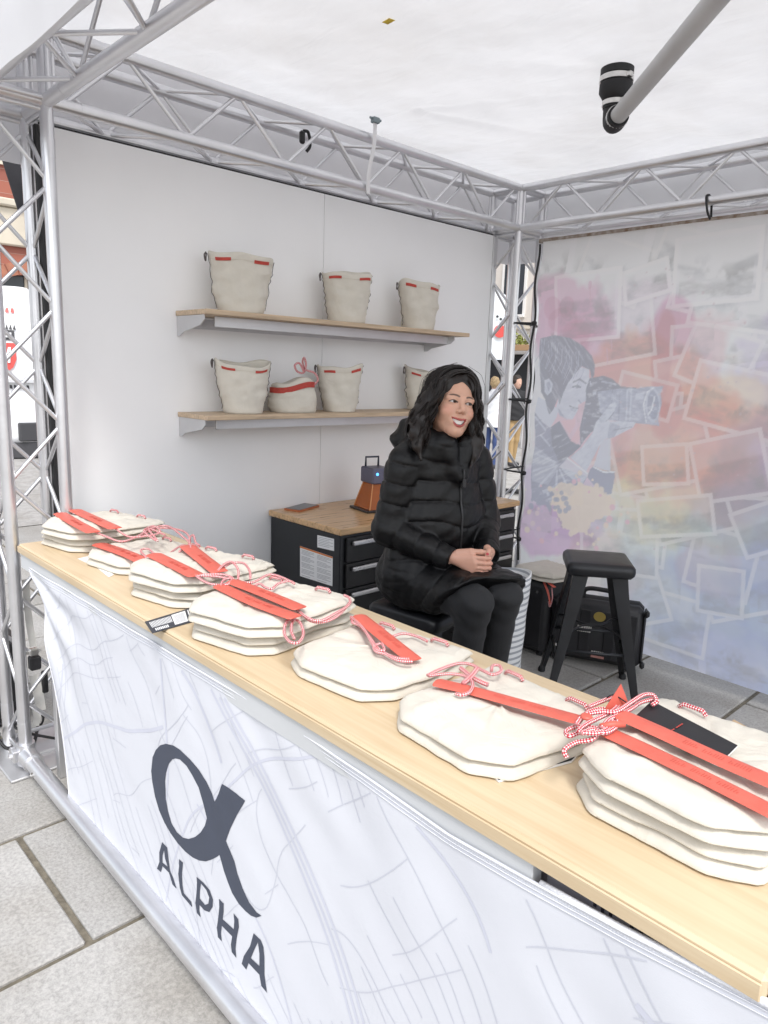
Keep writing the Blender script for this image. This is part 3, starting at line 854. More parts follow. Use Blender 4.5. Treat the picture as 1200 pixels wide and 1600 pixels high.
# ------------------------------------------------------------------ folded bags on the counter
def flat_bag_mesh(seed, w=.172, L=.375, h=.05):
    out = [(-.095,0),(.095,0),(w*.93,.055),(w*1.0,.18),(w*1.04,.32),(w*1.02,L),(w*.5,L+.006),(-w*.5,L+.004),(-w*1.02,L),(-w*1.04,.32),(-w,.18),(-w*.93,.055)]
    n = 120
    br = random.Random(seed*13)
    out = [(x+br.uniform(-.010,.010), y+br.uniform(-.008,.008) if y > 0 else y+br.uniform(0,.008)) for x,y in out]
    o = resample(chaikin([(a[0]+(b[0]-a[0])*t,a[1]+(b[1]-a[1])*t) for a,b in zip(out,out[1:]+out[:1]) for t in (0,.20,.80)],2), n)
    creases = [(br.uniform(-.12,.12), br.uniform(.05,.33), br.uniform(0,PI), br.uniform(.0022,.0050)*br.choice((-1,1,1)), br.uniform(.006,.016), br.uniform(.05,.13)) for _ in range(9)]
    c = Vector((0,.185))
    rings = []
    lip = h/2
    prof = [(.14,0.0),(.03,.0),(.006,.0015),(.0,.004),(-.0005,.0065),(.003,.011),(.009,.019),(.018,.0235),(.026,.0255),
            (.020,.0265),(.008,.0268),(.0015,.029),(.001,.0315),(.0045,.036),(.011,.0425),(.021,.047),(.030,.0492),(.040,.0502),(.05,.0508),(.062,.0512),(.075,.0515),(.09,.0515),(.105,.0515),(.12,.0513),(.135,.051),(.15,.051),(.165,.051)]
    for pi_, (ins, z) in enumerate(prof):
        ring = []
        up = pi_ > 9
        for i,(x,y) in enumerate(o):
            p = Vector((x,y)); d = p-c; ln = d.length; d /= ln
            k = y/L
            th = 1 - .40*max(0,k-.30)                       # thinner towards the opening
            a = math.atan2(y-c.y, x)
            e = .0035*nz3(x*9, y*9, seed*7+(3 if up else 0), 1.0) + .002*nz3(x*30,y*30,seed+(9 if up else 0),1)
            jj = ins + e*(1 if ins < .03 else .3)
            if up and ins < .03: jj += .003+.004*nz3(a*.9, seed*2.3, 1, 1.4)
            if k > .86 and ins < .03: jj += .004*math.sin(x*150+seed)      # gathered casing
            jj = min(jj, ln*.985)
            q = p - d*jj
            zz = z*th*h/.0515
            if 2 < pi_: zz += min(1,z/.02)*(.0036*nz3(x*6, y*6, seed*3+(5 if up else 0), 1.0)+.0018*nz3(x*16, y*16, seed*3+(5 if up else 0), 1.0))
            if pi_ > 15:                                     # creases on the top face
                zz += .0040*nz3(q.x*9+seed, q.y*5, 2, 1.) + .0022*nz3(q.x*22+q.y*9, q.y*22, seed, 1.)
                zz -= .004*math.exp(-((q.y-.30)/.008)**2)     # seam of the casing
                for (kx,ky,ka,kz,kw,kl) in creases:
                    du = (q.x-kx)*math.cos(ka)+(q.y-ky)*math.sin(ka); dv = -(q.x-kx)*math.sin(ka)+(q.y-ky)*math.cos(ka)+.15*du*du/kl
                    zz += kz*math.exp(-(dv/kw)**2-(du/kl)**2)
            if k > .86 and up and ins < .04: zz += .0025*math.sin(x*150+seed)
            ring.append((q.x, q.y, max(0, zz)))
        rings.append(ring)
    m = MB().loft(rings, cap0=True, cap1=False)
    b = len(m.v); zc = sum(p[2] for p in rings[-1])/n
    m.v.append((c.x, c.y, zc)); base = b-n
    for i in range(n): m.f.append((base+i, base+(i+1)%n, b))
    m.seams = [[rings[k][i % n] for i in range(n+1)] for k in (3, 11)]
    return m
BAG_H = .051
PIPING = mat('canvas_piping',(.56,.52,.44),.9,bump=.2,bscale=500)
def flat_bag(cx, fy, rz, z, label, seed):
    t = thing('folded_bag', (cx, fy, z), label, 'bag', 'folded canvas bags on the counter', rz)
    fm = flat_bag_mesh(seed); bo_ = fm.build('body', CANVAS, t, smooth=True, local=True)
    for sm in fm.seams: MB().tube([(p[0],p[1],p[2]+.0008) for p in sm], .0013, 5).build('piping', PIPING, bo_, smooth=True, local=True)
    return t
def strap_on(parent, pts, w, name='strap', thick=.0036, marks=True):
    """red leather strap through world points: rounded ends, slightly domed"""
    path = catmull(pts, 24); n = len(path)
    ln = [0]
    for i in range(1,n): ln.append(ln[-1]+(path[i]-path[i-1]).length)
    T = ln[-1]; rings = []
    for i,p in enumerate(path):
        d = (path[min(i+1,n-1)]-path[max(i-1,0)]).normalized()
        s = Vector((0,0,1)).cross(d).normalized(); nn = d.cross(s)
        e = min(ln[i], T-ln[i]); r = .5*w
        ww = r*(.70+.30*math.sqrt(max(0,1-(1-e/(w*.22))**2))) if e < w*.22 else r
        rings.append([p-s*ww, p-s*ww*.9+nn*thick*.5, p-s*ww*.5+nn*thick, p+s*ww*.5+nn*thick, p+s*ww*.9+nn*thick*.5, p+s*ww, p+s*ww*.6-nn*.0005, p-s*ww*.6-nn*.0005])
    o = MB().loft(rings).build(name, RED, parent, smooth=True, sharp=60)
    if marks:
        mm = MB(); rr = random.Random(int(T*1e5)); u = .40*T
        for k in range(11):
            u += .009 if k not in (3,7) else .016
            i = min(range(n), key=lambda j: abs(ln[j]-u)); p = path[i]
            d = (path[min(i+1,n-1)]-path[max(i-1,0)]).normalized(); s = Vector((0,0,1)).cross(d).normalized(); nn = d.cross(s)
            p = p + nn*(thick+.0002) + d*(u-ln[i])
            hh = w*.13
            for q0,q1 in ((p-s*hh-d*.0022,p+s*hh-d*.0022),(p-s*hh+d*.002,p+s*hh*rr.choice((.2,1))+d*.002)):
                e_ = d*.0007
                mm.add([q0-e_,q0+e_,q1+e_,q1-e_,q0-e_+nn*.0004,q0+e_+nn*.0004,q1+e_+nn*.0004,q1-e_+nn*.0004],[(0,3,2,1),(4,5,6,7),(0,1,5,4),(1,2,6,5),(2,3,7,6),(3,0,4,7)])
        mm.build('embossing', mat('emboss',(.50,.085,.06),.6), o)
    return o
def rope(parent, pts, r=.0037, name='rope'):
    return MB().tube(catmull(pts,8), r, 8, uv=True).build(name, ROPE, parent, smooth=True)
def P(x, y, z): return px(x, y, 'Z', z)
def place_inv(parent):
    """children drawn in world space under a rotated thing"""
    pass
R_ = math.radians
BAGS = []
def stack(cx, fy, rz, labels, seeds, dx=.02):
    out = []
    for i,(l,s) in enumerate(zip(labels, seeds)):
        out.append(flat_bag(cx+dx*i, fy-.004*i, R_(rz+ (3 if i else 0)), HC+.0006+i*(BAG_H-.001), l, s))
    BAGS.append(out); return out
s1 = stack(-2.80,.945, 11, ['bottom folded bag of the stack at the far left end of the counter','top folded bag with two straps at the far left end of the counter'], (1,2), .03)
s2 = stack(-2.40,.968, 10, ['single folded bag with one strap, second pile from the left end'], (3,))
s3 = stack(-1.99,.938, 11, ['bottom folded bag of the third stack from the left','top folded bag of the third stack, two straps crossing on it'], (4,5), .02)
s4 = stack(-1.545,.905, 12, ['bottom folded bag of the stack beside the barcode card, right of it','top folded bag with two overlapping straps right of the barcode card'], (6,7), .015)
s5 = stack(-1.175,.962, 8, ['single folded bag with an upright leaning strap in front of the woman'], (8,))
s6 = stack(-.83,.944, -4, ['single folded bag with a long strap across it beside the nearest stack'], (9,))
s7 = stack(-.435,.995, -3, ['bottom folded bag of the stack nearest the camera','top folded bag nearest the camera with long straps and black booklet'], (10,11), .012)

def world_child(o, parent):
    """keep an object drawn at parent's location but unrotated in place under the rotated parent"""
    rz = parent.rotation_euler.z
    o.rotation_euler = (0,0,-rz)
    return o
def wrope(b, pts, **k): return world_child(rope(b, pts, **k), b)
def wstrap(b, pts, w, **k): return world_child(strap_on(b, pts, w, **k), b)
T2, T1 = HC+.107, HC+.056
def SP(l, z, dz=None): return [P(x,y,z+(dz[i] if dz else 0)) for i,(x,y) in enumerate(l)]
# straps, one for each bag
wstrap(s1[0], SP([(93,802),(120,818),(147,832)],T2), .055)
wstrap(s1[1], SP([(117,797),(150,812),(181,826)],T2), .055)
wstrap(s2[0], SP([(153,850),(195,864),(236,882)],T1+.002), .058)
wstrap(s3[0], SP([(239,866),(272,882),(308,900)],T2), .055)
wstrap(s3[1], SP([(292,853),(318,874),(344,894)],T2+.002), .055)
wstrap(s4[0], SP([(342,915),(400,942),(463,965)],T2), .046)
wstrap(s4[1], SP([(362,908),(415,928),(470,951)],T2+.004), .046)
wstrap(s5[0], SP([(560,962),(600,994),(648,1032)],T1,(.012,.010,.004)), .044)
wstrap(s6[0], SP([(680,1066),(740,1080),(820,1102),(908,1126)],T1,(.003,.004,.004,.010)), .042)
wstrap(s7[0], SP([(942,1141),(1010,1172),(1100,1215),(1225,1278)],T2+.001), .040)
wstrap(s7[1], SP([(968,1116),(1040,1148),(1120,1185),(1230,1232)],T2+.006,(.008,.004,.002,.002)), .044)
# ropes
z = T2+.004
wrope(s1[1], SP([(143,829),(165,838),(190,846),(215,838),(235,826),(262,822),(285,838),(296,850),(280,862)], z-.012))
wrope(s1[0], SP([(178,824),(200,838),(225,838),(250,832),(240,822),(225,830),(246,845),(232,826),(258,836)], z-.010))
wrope(s1[0], SP([(222,836),(245,826),(270,826),(290,832),(297,846),(288,858)], z-.02))
z = T1+.006
wrope(s2[0], SP([(229,872),(220,860),(232,858),(245,868),(262,866),(285,852),(300,858)], z))
z = T2+.004
wrope(s3[0], SP([(304,898),(322,910),(345,914),(365,906),(350,898),(320,898),(308,900)], z-.004))
wrope(s3[0], SP([(306,900),(340,901),(372,908),(395,910),(420,898),(440,902),(460,912)], z-.006))
wrope(s3[1], SP([(340,892),(350,882),(362,878),(372,890),(372,905)], z, (0,.008,.012,.006,-.004)))
wrope(s3[1], SP([(350,886),(362,880),(380,880),(390,892),(391,905)], z, (0,.004,.006,.004,-.004)))
wrope(s3[1], SP([(298,856),(296,842),(302,836),(306,848),(312,852)], z))
wrope(s4[1], SP([(465,953),(480,965),(500,970),(525,958),(545,945),(546,935),(538,930)], z-.012))
wrope(s4[1], SP([(468,956),(485,970),(505,972),(528,962),(548,940)], z-.018))
wrope(s4[0], SP([(461,966),(448,972),(444,988),(452,1002),(466,1004),(474,990),(468,972),(458,970),(455,985),(460,998)], z-.020))
wrope(s4[1], SP([(395,918),(405,912),(415,918),(425,920),(435,912),(452,908),(460,912)], z-.004))
wrope(s4[1], SP([(345,914),(350,906),(362,904),(358,912),(350,914)], z))
z = T1+.006
wrope(s5[0], SP([(640,1030),(620,1028),(600,1020),(588,1010),(575,992),(562,978),(550,972),(556,965)], z))
wrope(s5[0], SP([(645,1034),(622,1032),(602,1022),(588,1018),(584,1010),(596,1006),(600,1016),(586,1012),(570,985),(556,970),(548,964)], z+.004))
wrope(s5[0], SP([(548,968),(560,966),(580,972),(600,982)], z))
wrope(s5[0], SP([(612,995),(630,990),(650,994),(668,1002)], z-.012))
wrope(s6[0], SP([(668,1055),(690,1045),(715,1037),(735,1038),(755,1048),(770,1054),(783,1048),(780,1040),(770,1040),(768,1048)], z-.002))
wrope(s6[0], SP([(670,1056),(700,1053),(725,1056),(738,1066),(735,1080),(722,1086),(712,1084)], z, (0,0,.002,.006,.008,.006,.004)))
wrope(s6[0], SP([(720,1044),(738,1058),(752,1066),(762,1070)], z-.004), r=.0055)
wrope(s6[0], SP([(745,1045),(735,1058),(724,1068)], z+.004), r=.0055)
z = T2+.008
wrope(s7[1], SP([(905,1128),(920,1112),(945,1108),(960,1118),(945,1135),(915,1140),(890,1150),(885,1142),(905,1135),(935,1140),(925,1155),(900,1160),(882,1172),(886,1184)], z-.01, [.0,.004,.006,.004,.002,0,-.006,-.006,0,.004,0,-.01,-.02,-.03]), r=.0042)
wrope(s7[1], SP([(900,1132),(912,1118),(940,1112),(962,1112),(985,1098),(1005,1086),(1020,1086),(1026,1096),(1018,1102)], z, [0,.004,.008,.010,.014,.016,.012,.006,.0]), r=.0042)
wrope(s7[1], SP([(920,1104),(940,1096),(958,1090),(966,1100),(955,1112),(935,1122),(915,1132),(905,1142),(930,1146),(950,1138),(958,1126)], z, [.002]*11), r=.0042)
wrope(s7[0], SP([(940,1138),(950,1125),(965,1118),(985,1108),(1000,1098),(1022,1092)], z+.004), r=.0042)
wrope(s7[0], SP([(908,1146),(925,1140),(945,1145),(962,1136),(965,1126)], z+.002), r=.0042)
# short rope runs in the casing near each opening
for grp in BAGS:
    b = grp[-1]
    for sx in (-.085, .085):
        zt = BAG_H-.008
        MB().tube([(sx-.026,.333,zt-.004),(sx-.018,.334,zt+.004),(sx+.018,.334,zt+.004),(sx+.026,.333,zt-.004)], .0046, 8, uv=True).build('rope_run', ROPE, b, smooth=True, local=True)
# toggle on the nearest bag
mm = MB(); c = P(916,1122,T2+.012); mm.lathe([(.0,.0),(.010,.0),(.011,.003),(.009,.006),(0,.007)], c, 18); world_child(mm.build('button', RED, s7[1], smooth=True, sharp=40), s7[1])
mm = MB(); a,b_ = P(938,1135,T2+.012), P(976,1132,T2+.014); mm.tube([a,a.lerp(b_,.5)+Vector((0,0,.002)),b_],[.005,.0062,.005],10); world_child(mm.build('toggle', RED, s7[1], smooth=True), s7[1])

# ------------------------------------------------------------------ cards, tags and labels on the counter
def flat_quad(name, pts, z, th, m, label, cat, group=None, tilt=None):
    c = sum((Vector(p) for p in pts), Vector())/len(pts)
    t = thing(name, (c.x,c.y,z), label, cat, group)
    MB().loft([[(p[0],p[1],p[2]) for p in pts],[(p[0],p[1],p[2]+th) for p in pts]]).build('sheet', m, t)
    return t
pts = SP([(226,972),(238,990),(322,966),(318,944)], HC+.001)
card = flat_quad('barcode_card', pts, HC+.001, .001, mat('label_navy',(.035,.04,.055),.45,var=.1), 'dark price label with white barcode block lying on the counter edge', 'label')
def on_card(u, v): return pts[0].lerp(pts[3],u).lerp(pts[1].lerp(pts[2],u), v) + Vector((0,0,.0013))
def cquad(u0,u1,v0,v1,m,name,h=.0004):
    q = [on_card(u0,v0),on_card(u1,v0),on_card(u1,v1),on_card(u0,v1)]
    MB().loft([[tuple(p) for p in q],[(p.x,p.y,p.z+h) for p in q]]).build(name, m, card)
cquad(.42,.66,.12,.88,PAPER,'white_field')
GREYTXT = mat('fine_print', (.35,.36,.38), .7)
m = MB(); m2 = MB()
for i in range(17):                         # columns of small print and bars
    u = .05+.36*i/17
    q = [on_card(u,.16),on_card(u+.011,.16),on_card(u+.011,.62),on_card(u,.62)]
    m.loft([[tuple(p) for p in q],[(p.x,p.y,p.z+.0003) for p in q]])
for i in range(8):
    u = .08+.03*i; q = [on_card(u,.72),on_card(u+.02,.72),on_card(u+.02,.90),on_card(u,.90)]
    m.loft([[tuple(p) for p in q],[(p.x,p.y,p.z+.0003) for p in q]])
for i in range(9):
    u = .70+.03*i
    for v0,v1 in ((.1,.45),(.55,.9)):
        if (i*7+int(v0*10))%4 == 0: continue
        q = [on_card(u,v0),on_card(u+.016,v0),on_card(u+.016,v1),on_card(u,v1)]; m.loft([[tuple(p) for p in q],[(p.x,p.y,p.z+.0003) for p in q]])
m.build('fine_print', PAPER, card)
m = MB()
for i in range(9):
    v = .22+.07*i; q = [on_card(.45,v),on_card(.63,v),on_card(.63,v+.025),on_card(.45,v+.025)]; m.loft([[(p.x,p.y,p.z+.0005) for p in q],[(p.x,p.y,p.z+.0008) for p in q]])
m.build('fine_print', GREYTXT, card)
flat_quad('paper_tag', SP([(121,873),(136,880),(170,872),(152,866)],HC+.0008), HC+.0008, .0006, PAPER, 'white paper tag beside the leftmost stack of bags', 'tag')
flat_quad('paper_tag', SP([(150,886),(160,884),(178,898),(170,902)],HC+.0008), HC+.0008, .0006, PAPER, 'small white paper tag tucked under the second pile', 'tag')
bk = thing('booklet', tuple(P(835,1195,HC)), 'black booklet with white pages lying under the single bag', 'booklet')
q = SP([(769,1213),(779,1223),(893,1192),(935,1150),(900,1120)], HC+.0008)
MB().loft([[(p.x,p.y,p.z) for p in q],[(p.x,p.y,p.z+.004) for p in q]]).build('pages', PAPER, bk)
MB().loft([[(p.x-.001,p.y+.001,p.z+.0041) for p in q],[(p.x-.001,p.y+.001,p.z+.0052) for p in q]]).build('cover', CARD_BLACK, bk)
b2 = thing('booklet', tuple(P(1070,1140,T2)), 'black booklet with red lettering on the nearest stack', 'booklet')
q = SP([(984,1130),(1018,1098),(1152,1168),(1122,1198)], T2-.003, (.001,.003,.003,.001))
MB().loft([[(p.x,p.y,p.z) for p in q],[(p.x,p.y,p.z+.003) for p in q]]).build('pages', PAPER, b2)
MB().loft([[(p.x,p.y,p.z+.0031) for p in q],[(p.x,p.y,p.z+.0042) for p in q]]).build('cover', CARD_BLACK, b2)
m = MB(); INK_RED = mat('red_ink',(.42,.05,.04),.5)
a,b_ = P(1047,1143,T2+.0045),P(1068,1130,T2+.0045); dd=(b_-a)
for i in range(8):
    if i == 3: continue
    c0 = a+dd*(i/8); m.bbox(c0-Vector((.0012,.0025,.0003)), c0+Vector((.0012,.0025,.0006)),.0002)
m.build('red_lettering', INK_RED, b2)
ht = thing('hang_tag', tuple(P(965,1095,T2)), 'red triangular hang tag tied to the nearest rope', 'tag')
a,b_,c = P(943,1110,T2+.006), P(984,1104,T2+.006), P(970,1068,T2+.0)
base = P(965,1108,T2+.006); topz = px(970,1068,'Y',base.y+.01)
MB().loft([[a,b_,topz],[a+Vector((.0015,-.0015,0)),b_+Vector((.0015,-.0015,0)),topz+Vector((.0015,-.0015,0))]]).build('tag_card', RED, ht)
MB().tube(catmull([P(948,1090,T2+.02),P(960,1086,T2+.03),P(980,1098,T2+.02),P(998,1102,T2+.012)],6),.0013,6).build('string', BLACK_RUB, ht)
# ------------------------------------------------------------------ tool cabinet with what stands on it
ZC = .935
CB = dict(x0=WX+.012, x1=-2.575, y0=2.19, y1=3.60)
cab = thing('tool_cabinet', (-2.87, 2.9, 0), 'black drawer cabinet with wooden top standing against the white wall', 'cabinet')
CABM = mat('cabinet_black', (.016,.018,.022), .38, .1, var=.2, vscale=5)
MB().bbox((CB['x0'],CB['y0'],.10),(CB['x1'],CB['y1'],ZC-.032),.004).build('body', CABM, cab)
MB().bbox((CB['x0']-.004,CB['y0']-.012,ZC-.0315),(CB['x1']+.018,CB['y1']+.012,ZC),.004).build('worktop', CAB_WOOD, cab)
DRAWER = mat('drawer_front', (.010,.010,.011), .32, .1, var=.2, vscale=4)
HANDLE = mat('drawer_handle', (.62,.62,.63), .3, .9, var=.12, vscale=6)
for ya, yb in ((CB['y0']+.03, CB['y0']+.70),(CB['y0']+.73, CB['y1']-.03)):
    z = ZC-.05
    for k, hgt in enumerate((.13,.13,.13,.16,.20)):
        d = MB().bbox((CB['x1']+.0005, ya, z-hgt+.008),(CB['x1']+.016, yb, z),.003).build('drawer', DRAWER, cab)
        MB().bbox((CB['x1']+.0165, ya+.03, z-.038),(CB['x1']+.036, yb-.03, z-.016),.005).build('handle', HANDLE, d)
        z -= hgt
MB().cyl((CB['x1']+.001,CB['y1']-.02,ZC-.045),(CB['x1']+.006,CB['y1']-.02,ZC-.045),.008).build('lock', STEEL, cab)
for xx in (CB['x0']+.06, CB['x1']-.06):
    for yy in (CB['y0']+.08, CB['y1']-.08):
        c = MB().cyl((xx,yy-.018,.05),(xx,yy+.018,.05),.05,n=20).build('caster', BLACK_RUB, cab, smooth=True, sharp=40)
        MB().bbox((xx-.03,yy-.025,.085),(xx+.03,yy+.025,.101),.003).build('fork', STEEL, c)
# stickers on the end face
ye = CB['y0']-.0006
def sticker(pxs, m, name):
    q = [px(x,y,'Y',ye) for x,y in pxs]
    q2 = [Vector((p.x, ye-.0008, p.z)) for p in q]
    o = MB().loft([[tuple(p) for p in q],[tuple(p) for p in q2]]).build(name, m, cab); return q2, o
q, st_ = sticker([(469,853),(520,870),(519.5,916),(469,900)], PAPER, 'warning_label')
def bil(q,u,v): return q[0].lerp(q[1],u).lerp(q[3].lerp(q[2],u),v)+Vector((0,-.0005,0))
def bquad(m, q, u0,u1,v0,v1,t=.0004):
    a=[bil(q,u0,v0),bil(q,u1,v0),bil(q,u1,v1),bil(q,u0,v1)]
    m.loft([[tuple(p) for p in a],[(p.x,p.y-t,p.z) for p in a]])
m = MB(); bquad(m,q,0,1,0,.055); m.build('orange_stripe', mat('orange_ink',(.62,.20,.05),.5), st_)
m = MB()
for c0,c1 in ((.05,.45),(.54,.95)):
    for i in range(21):
        if i%5==4: continue
        bquad(m,q,c0,c1-(.12 if i%3==2 else 0),.10+i*.042,.10+i*.042+.013)
m.build('fine_print', GREYTXT, st_)
q, st_ = sticker([(496,836),(522,842),(522,861),(496,855)], PAPER, 'small_label')
m = MB()
for i in range(6): bquad(m,q,.06,.94-(i%2)*.2,.12+i*.13,.12+i*.13+.035)
m.build('fine_print', GREYTXT, st_)
# phone
ph = thing('smartphone', tuple(P(470,793,ZC)), 'dark smartphone in an orange case lying on the cabinet', 'phone')
q = SP([(444,797),(468,800.5),(499,792),(476,788.5)], ZC+.0006)
ctr = sum(q, Vector())/4
MB().loft([[p for p in q],[p+Vector((0,0,.010)) for p in q]]).build('case', mat('case_orange',(.42,.13,.05),.4,var=.1), ph)
q2 = [ctr+(p-ctr)*.93 for p in q]
MB().loft([[p+Vector((0,0,.0102)) for p in q2],[p+Vector((0,0,.0112)) for p in q2]]).build('screen', mat('dark_glass',(.02,.022,.03),.12), ph)
# laser engraver
ec = P(577,797,ZC); ec = Vector((ec.x,ec.y+.045,ZC))
en = thing('engraving_machine', tuple(ec), 'compact engraving machine with amber pyramid shield and purple head', 'machine', None, R_(-12))
MB().bbox((-.10,-.11,.001),(.10,.11,.014),.004).build('base_plate', mat('engraver_base',(.035,.03,.03),.35,.3), en, local=True)
AMBER = mat('amber_acrylic', (.50,.14,.03), .15)
N_, L_, b_ = nodes_of(AMBER); b_.inputs['Transmission Weight'].default_value = .35; b_.inputs['IOR'].default_value = 1.3
MB().loft([[(-.085,-.085,.0145),(.085,-.085,.0145),(.085,.085,.0145),(-.085,.085,.0145)],[(-.05,-.05,.15),(.05,-.05,.15),(.05,.05,.15),(-.05,.05,.15)]]).build('shield', AMBER, en, local=True)
for sx in (-1,1):
    for sy in (-1,1):
        MB().tube([(sx*.086,sy*.086,.0145),(sx*.051,sy*.051,.15)],.0035,6).build('shield_edge', mat('amber_edge',(.62,.27,.10),.3), en, local=True)
MB().bbox((-.068,-.062,.1505),(.068,.062,.235),.006).build('head', mat('engraver_head',(.13,.125,.18),.38,.5,var=.1), en, local=True)
MB().cyl((.0685,-.035,.205),(.0705,-.035,.205),.008).build('lamp', mat('blue_led',(.05,.2,.7),.4,emit=(.08,.35,1.),emit_s=1.5), en, local=True)
m = MB().tube([(-.05,-.04,.2345),(-.05,-.04,.285),(-.05,.04,.285),(-.05,.04,.2345)],.006,8); m.build('carry_handle', mat('engraver_handle',(.05,.055,.075),.4,.5), en, smooth=True, local=True)
MB().cyl((.076,.03,.06),(.079,.03,.06),.030,n=20).build('round_port', mat('amber_dark',(.20,.07,.025),.25), en, local=True)
for sx in (-.08,.08):
    for sy in (-.08,.08): MB().cyl((sx,sy,-.0002),(sx,sy,.002),.01).build('foot', BLACK_RUB, en, local=True)

# ------------------------------------------------------------------ metal stools
def stool(loc, rz, label, cat='stool', half_top=.118, half_base=.225, h=.76):
    t = thing('metal_stool', loc, label, cat, None, rz)
    # padded seat with rounded corners
    out = resample(chaikin([(sx_*a,sy_*b) for sx_,sy_,o in ((-1,-1,0),(1,-1,1),(1,1,0),(-1,1,1)) for a,b in (((.163,.105),(.163,.163),(.105,.163)) if not o else ((.105,.163),(.163,.163),(.163,.105)))],2), 48)
    out = [(x*1.0,y*1.0) for x,y in out]
    rings = []
    for s,z in ((.86,h-.072),(.96,h-.070),(1.03,h-.055),(1.045,h-.036),(1.03,h-.017),(.97,h-.005),(.85,h-.001),(.5,h+.001),(.1,h+.001)):
        rings.append([(x*s,y*s,z) for x,y in out])
    MB().loft(rings).build('seat', mat('stool_seat',(.016,.017,.020),.38,.15,var=.2,vscale=8), t, smooth=True, local=True)
    for sx in (-1,1):
        for sy in (-1,1):
            # folded sheet leg: wide and angular above, narrow below, L profile
            rings = []
            for k in range(9):
                u = k/8; z = (h-.05)*(1-u)+.012*u
                cx = half_top+(half_base-half_top)*(u**1.12); w = .074*(1-u)+.028*u; tck = .0045
                a = (sx*(cx+.012), sy*(cx+.012))
                L1 = [(a[0],a[1]),(a[0]-sx*w,a[1]),(a[0]-sx*w,a[1]-sy*tck),(a[0]-sx*w*.5,a[1]-sy*tck*2.2),(a[0]-sx*tck*2.2,a[1]-sy*w*.5),(a[0]-sx*tck,a[1]-sy*w),(a[0],a[1]-sy*w),(a[0]+sx*.003,a[1]-sy*w*.5),(a[0]+sx*.004,a[1]+sy*.004),(a[0]-sx*w*.5,a[1]+sy*.003)]
                # order as a loop
                L1 = [L1[8],L1[9],L1[1],L1[2],L1[3],L1[4],L1[5],L1[6],L1[7]]
                rings.append([(x,y,z) for x,y in L1])
            leg = MB().loft(rings).build('leg', BLACK_METAL, t, smooth=True, local=True, sharp=35)
            fx, fy = sx*(half_base+.002), sy*(half_base+.002)
            MB().lathe([(.017,0),(.021,.004),(.021,.018),(.016,.030),(.012,.034)],(fx,fy,0),14).build('rubber_foot', BLACK_RUB, leg, smooth=True, local=True, sharp=40)
    def at(u): return half_top+(half_base-half_top)*(u**1.12)
    for ax in range(2):
        for s in (-1,1):
            u = .60 if ax == 0 else .68
            c = at(u); zb = (h-.05)*(1-u)+.012*u
            p0, p1 = ((-c, s*c, zb),(c, s*c, zb)) if ax == 0 else ((s*c,-c,zb),(s*c,c,zb))
            MB().tube([p0,p1],.0085,8).build('footrest_bar', mat('footrest',(.03,.032,.036),.35,.5), t, smooth=True, local=True)
    for s in (-1,1):     # curved brace under the seat
        u = .48; c = at(u); z = (h-.05)*(1-u)
        MB().tube(catmull([(-c,s*c,z),(-c*.75,s*c*.8,z+.012),(-c*.3,s*.02,z+.014),(c*.3,s*.02,z+.014),(c*.75,s*c*.8,z+.012),(c,s*c,z)],5),.006,6).build('cross_brace', BLACK_METAL, t, smooth=True, local=True)
    return t
stool((-1.8745,3.3815,0), math.atan2(.28,.367), 'empty black metal stool in front of the printed backdrop')
PR = Vector((-1.898, 2.103, 0))          # where the woman sits
stool((PR.x-.03, PR.y, 0), R_(8), 'black metal stool under the seated woman')

# ------------------------------------------------------------------ striped fabric bin, cases, small things on the floor
bx, by = -2.17, 2.90
bin_ = thing('striped_bin', (bx,by,0), 'tall white fabric bin with grey stripes behind the woman', 'bin')
def stripe_mat():
    m = mat('striped_cloth', (.78,.79,.80), .85)
    N, L, b = nodes_of(m); tc = N.new('ShaderNodeTexCoord'); sp = N.new('ShaderNodeSeparateXYZ'); L.new(tc.outputs['Object'], sp.inputs[0])
    nz = N.new('ShaderNodeTexNoise'); nz.inputs['Scale'].default_value = 5; L.new(tc.outputs['Object'], nz.inputs['Vector'])
    a = N.new('ShaderNodeMath'); a.operation='MULTIPLY_ADD'; a.inputs[1].default_value=.016; L.new(nz.outputs['Fac'],a.inputs[0]); L.new(sp.outputs[2],a.inputs[2])
    w = N.new('ShaderNodeMath'); w.operation='MULTIPLY'; w.inputs[1].default_value=2*PI/.031; L.new(a.outputs[0],w.inputs[0])
    s = N.new('ShaderNodeMath'); s.operation='SINE'; L.new(w.outputs[0],s.inputs[0])
    r = N.new('ShaderNodeMapRange'); r.inputs['From Min'].default_value=.15; r.inputs['From Max'].default_value=.45; L.new(s.outputs[0],r.inputs['Value'])
    mx = N.new('ShaderNodeMix'); mx.data_type='RGBA'; mx.inputs[6].default_value=(.78,.79,.80,1); mx.inputs[7].default_value=(.36,.38,.41,1)
    L.new(r.outputs[0],mx.inputs[0]); L.new(mx.outputs[2],b.inputs['Base Color']); return m
def S3(th,k,off=0):
    r = .150+.016*k+.007*nz3(math.cos(th),math.sin(th),k*2,2.2)+.004*math.sin(th*3+k*5)
    return Vector((bx+(r+off)*math.cos(th)+.015*k, by+(r+off)*math.sin(th), .69*k+.012*math.sin(th*2)*(k>.9)))
n=40
rings=[[S3(2*PI*i/n,k/14) for i in range(n)] for k in range(15)]+[[S3(2*PI*i/n,1,-.006) for i in range(n)]]+[[S3(2*PI*i/n,k,-.008) for i in range(n)] for k in (.85,.5,.1)]
MB().loft(rings).build('cloth_side', stripe_mat(), bin_, smooth=True)
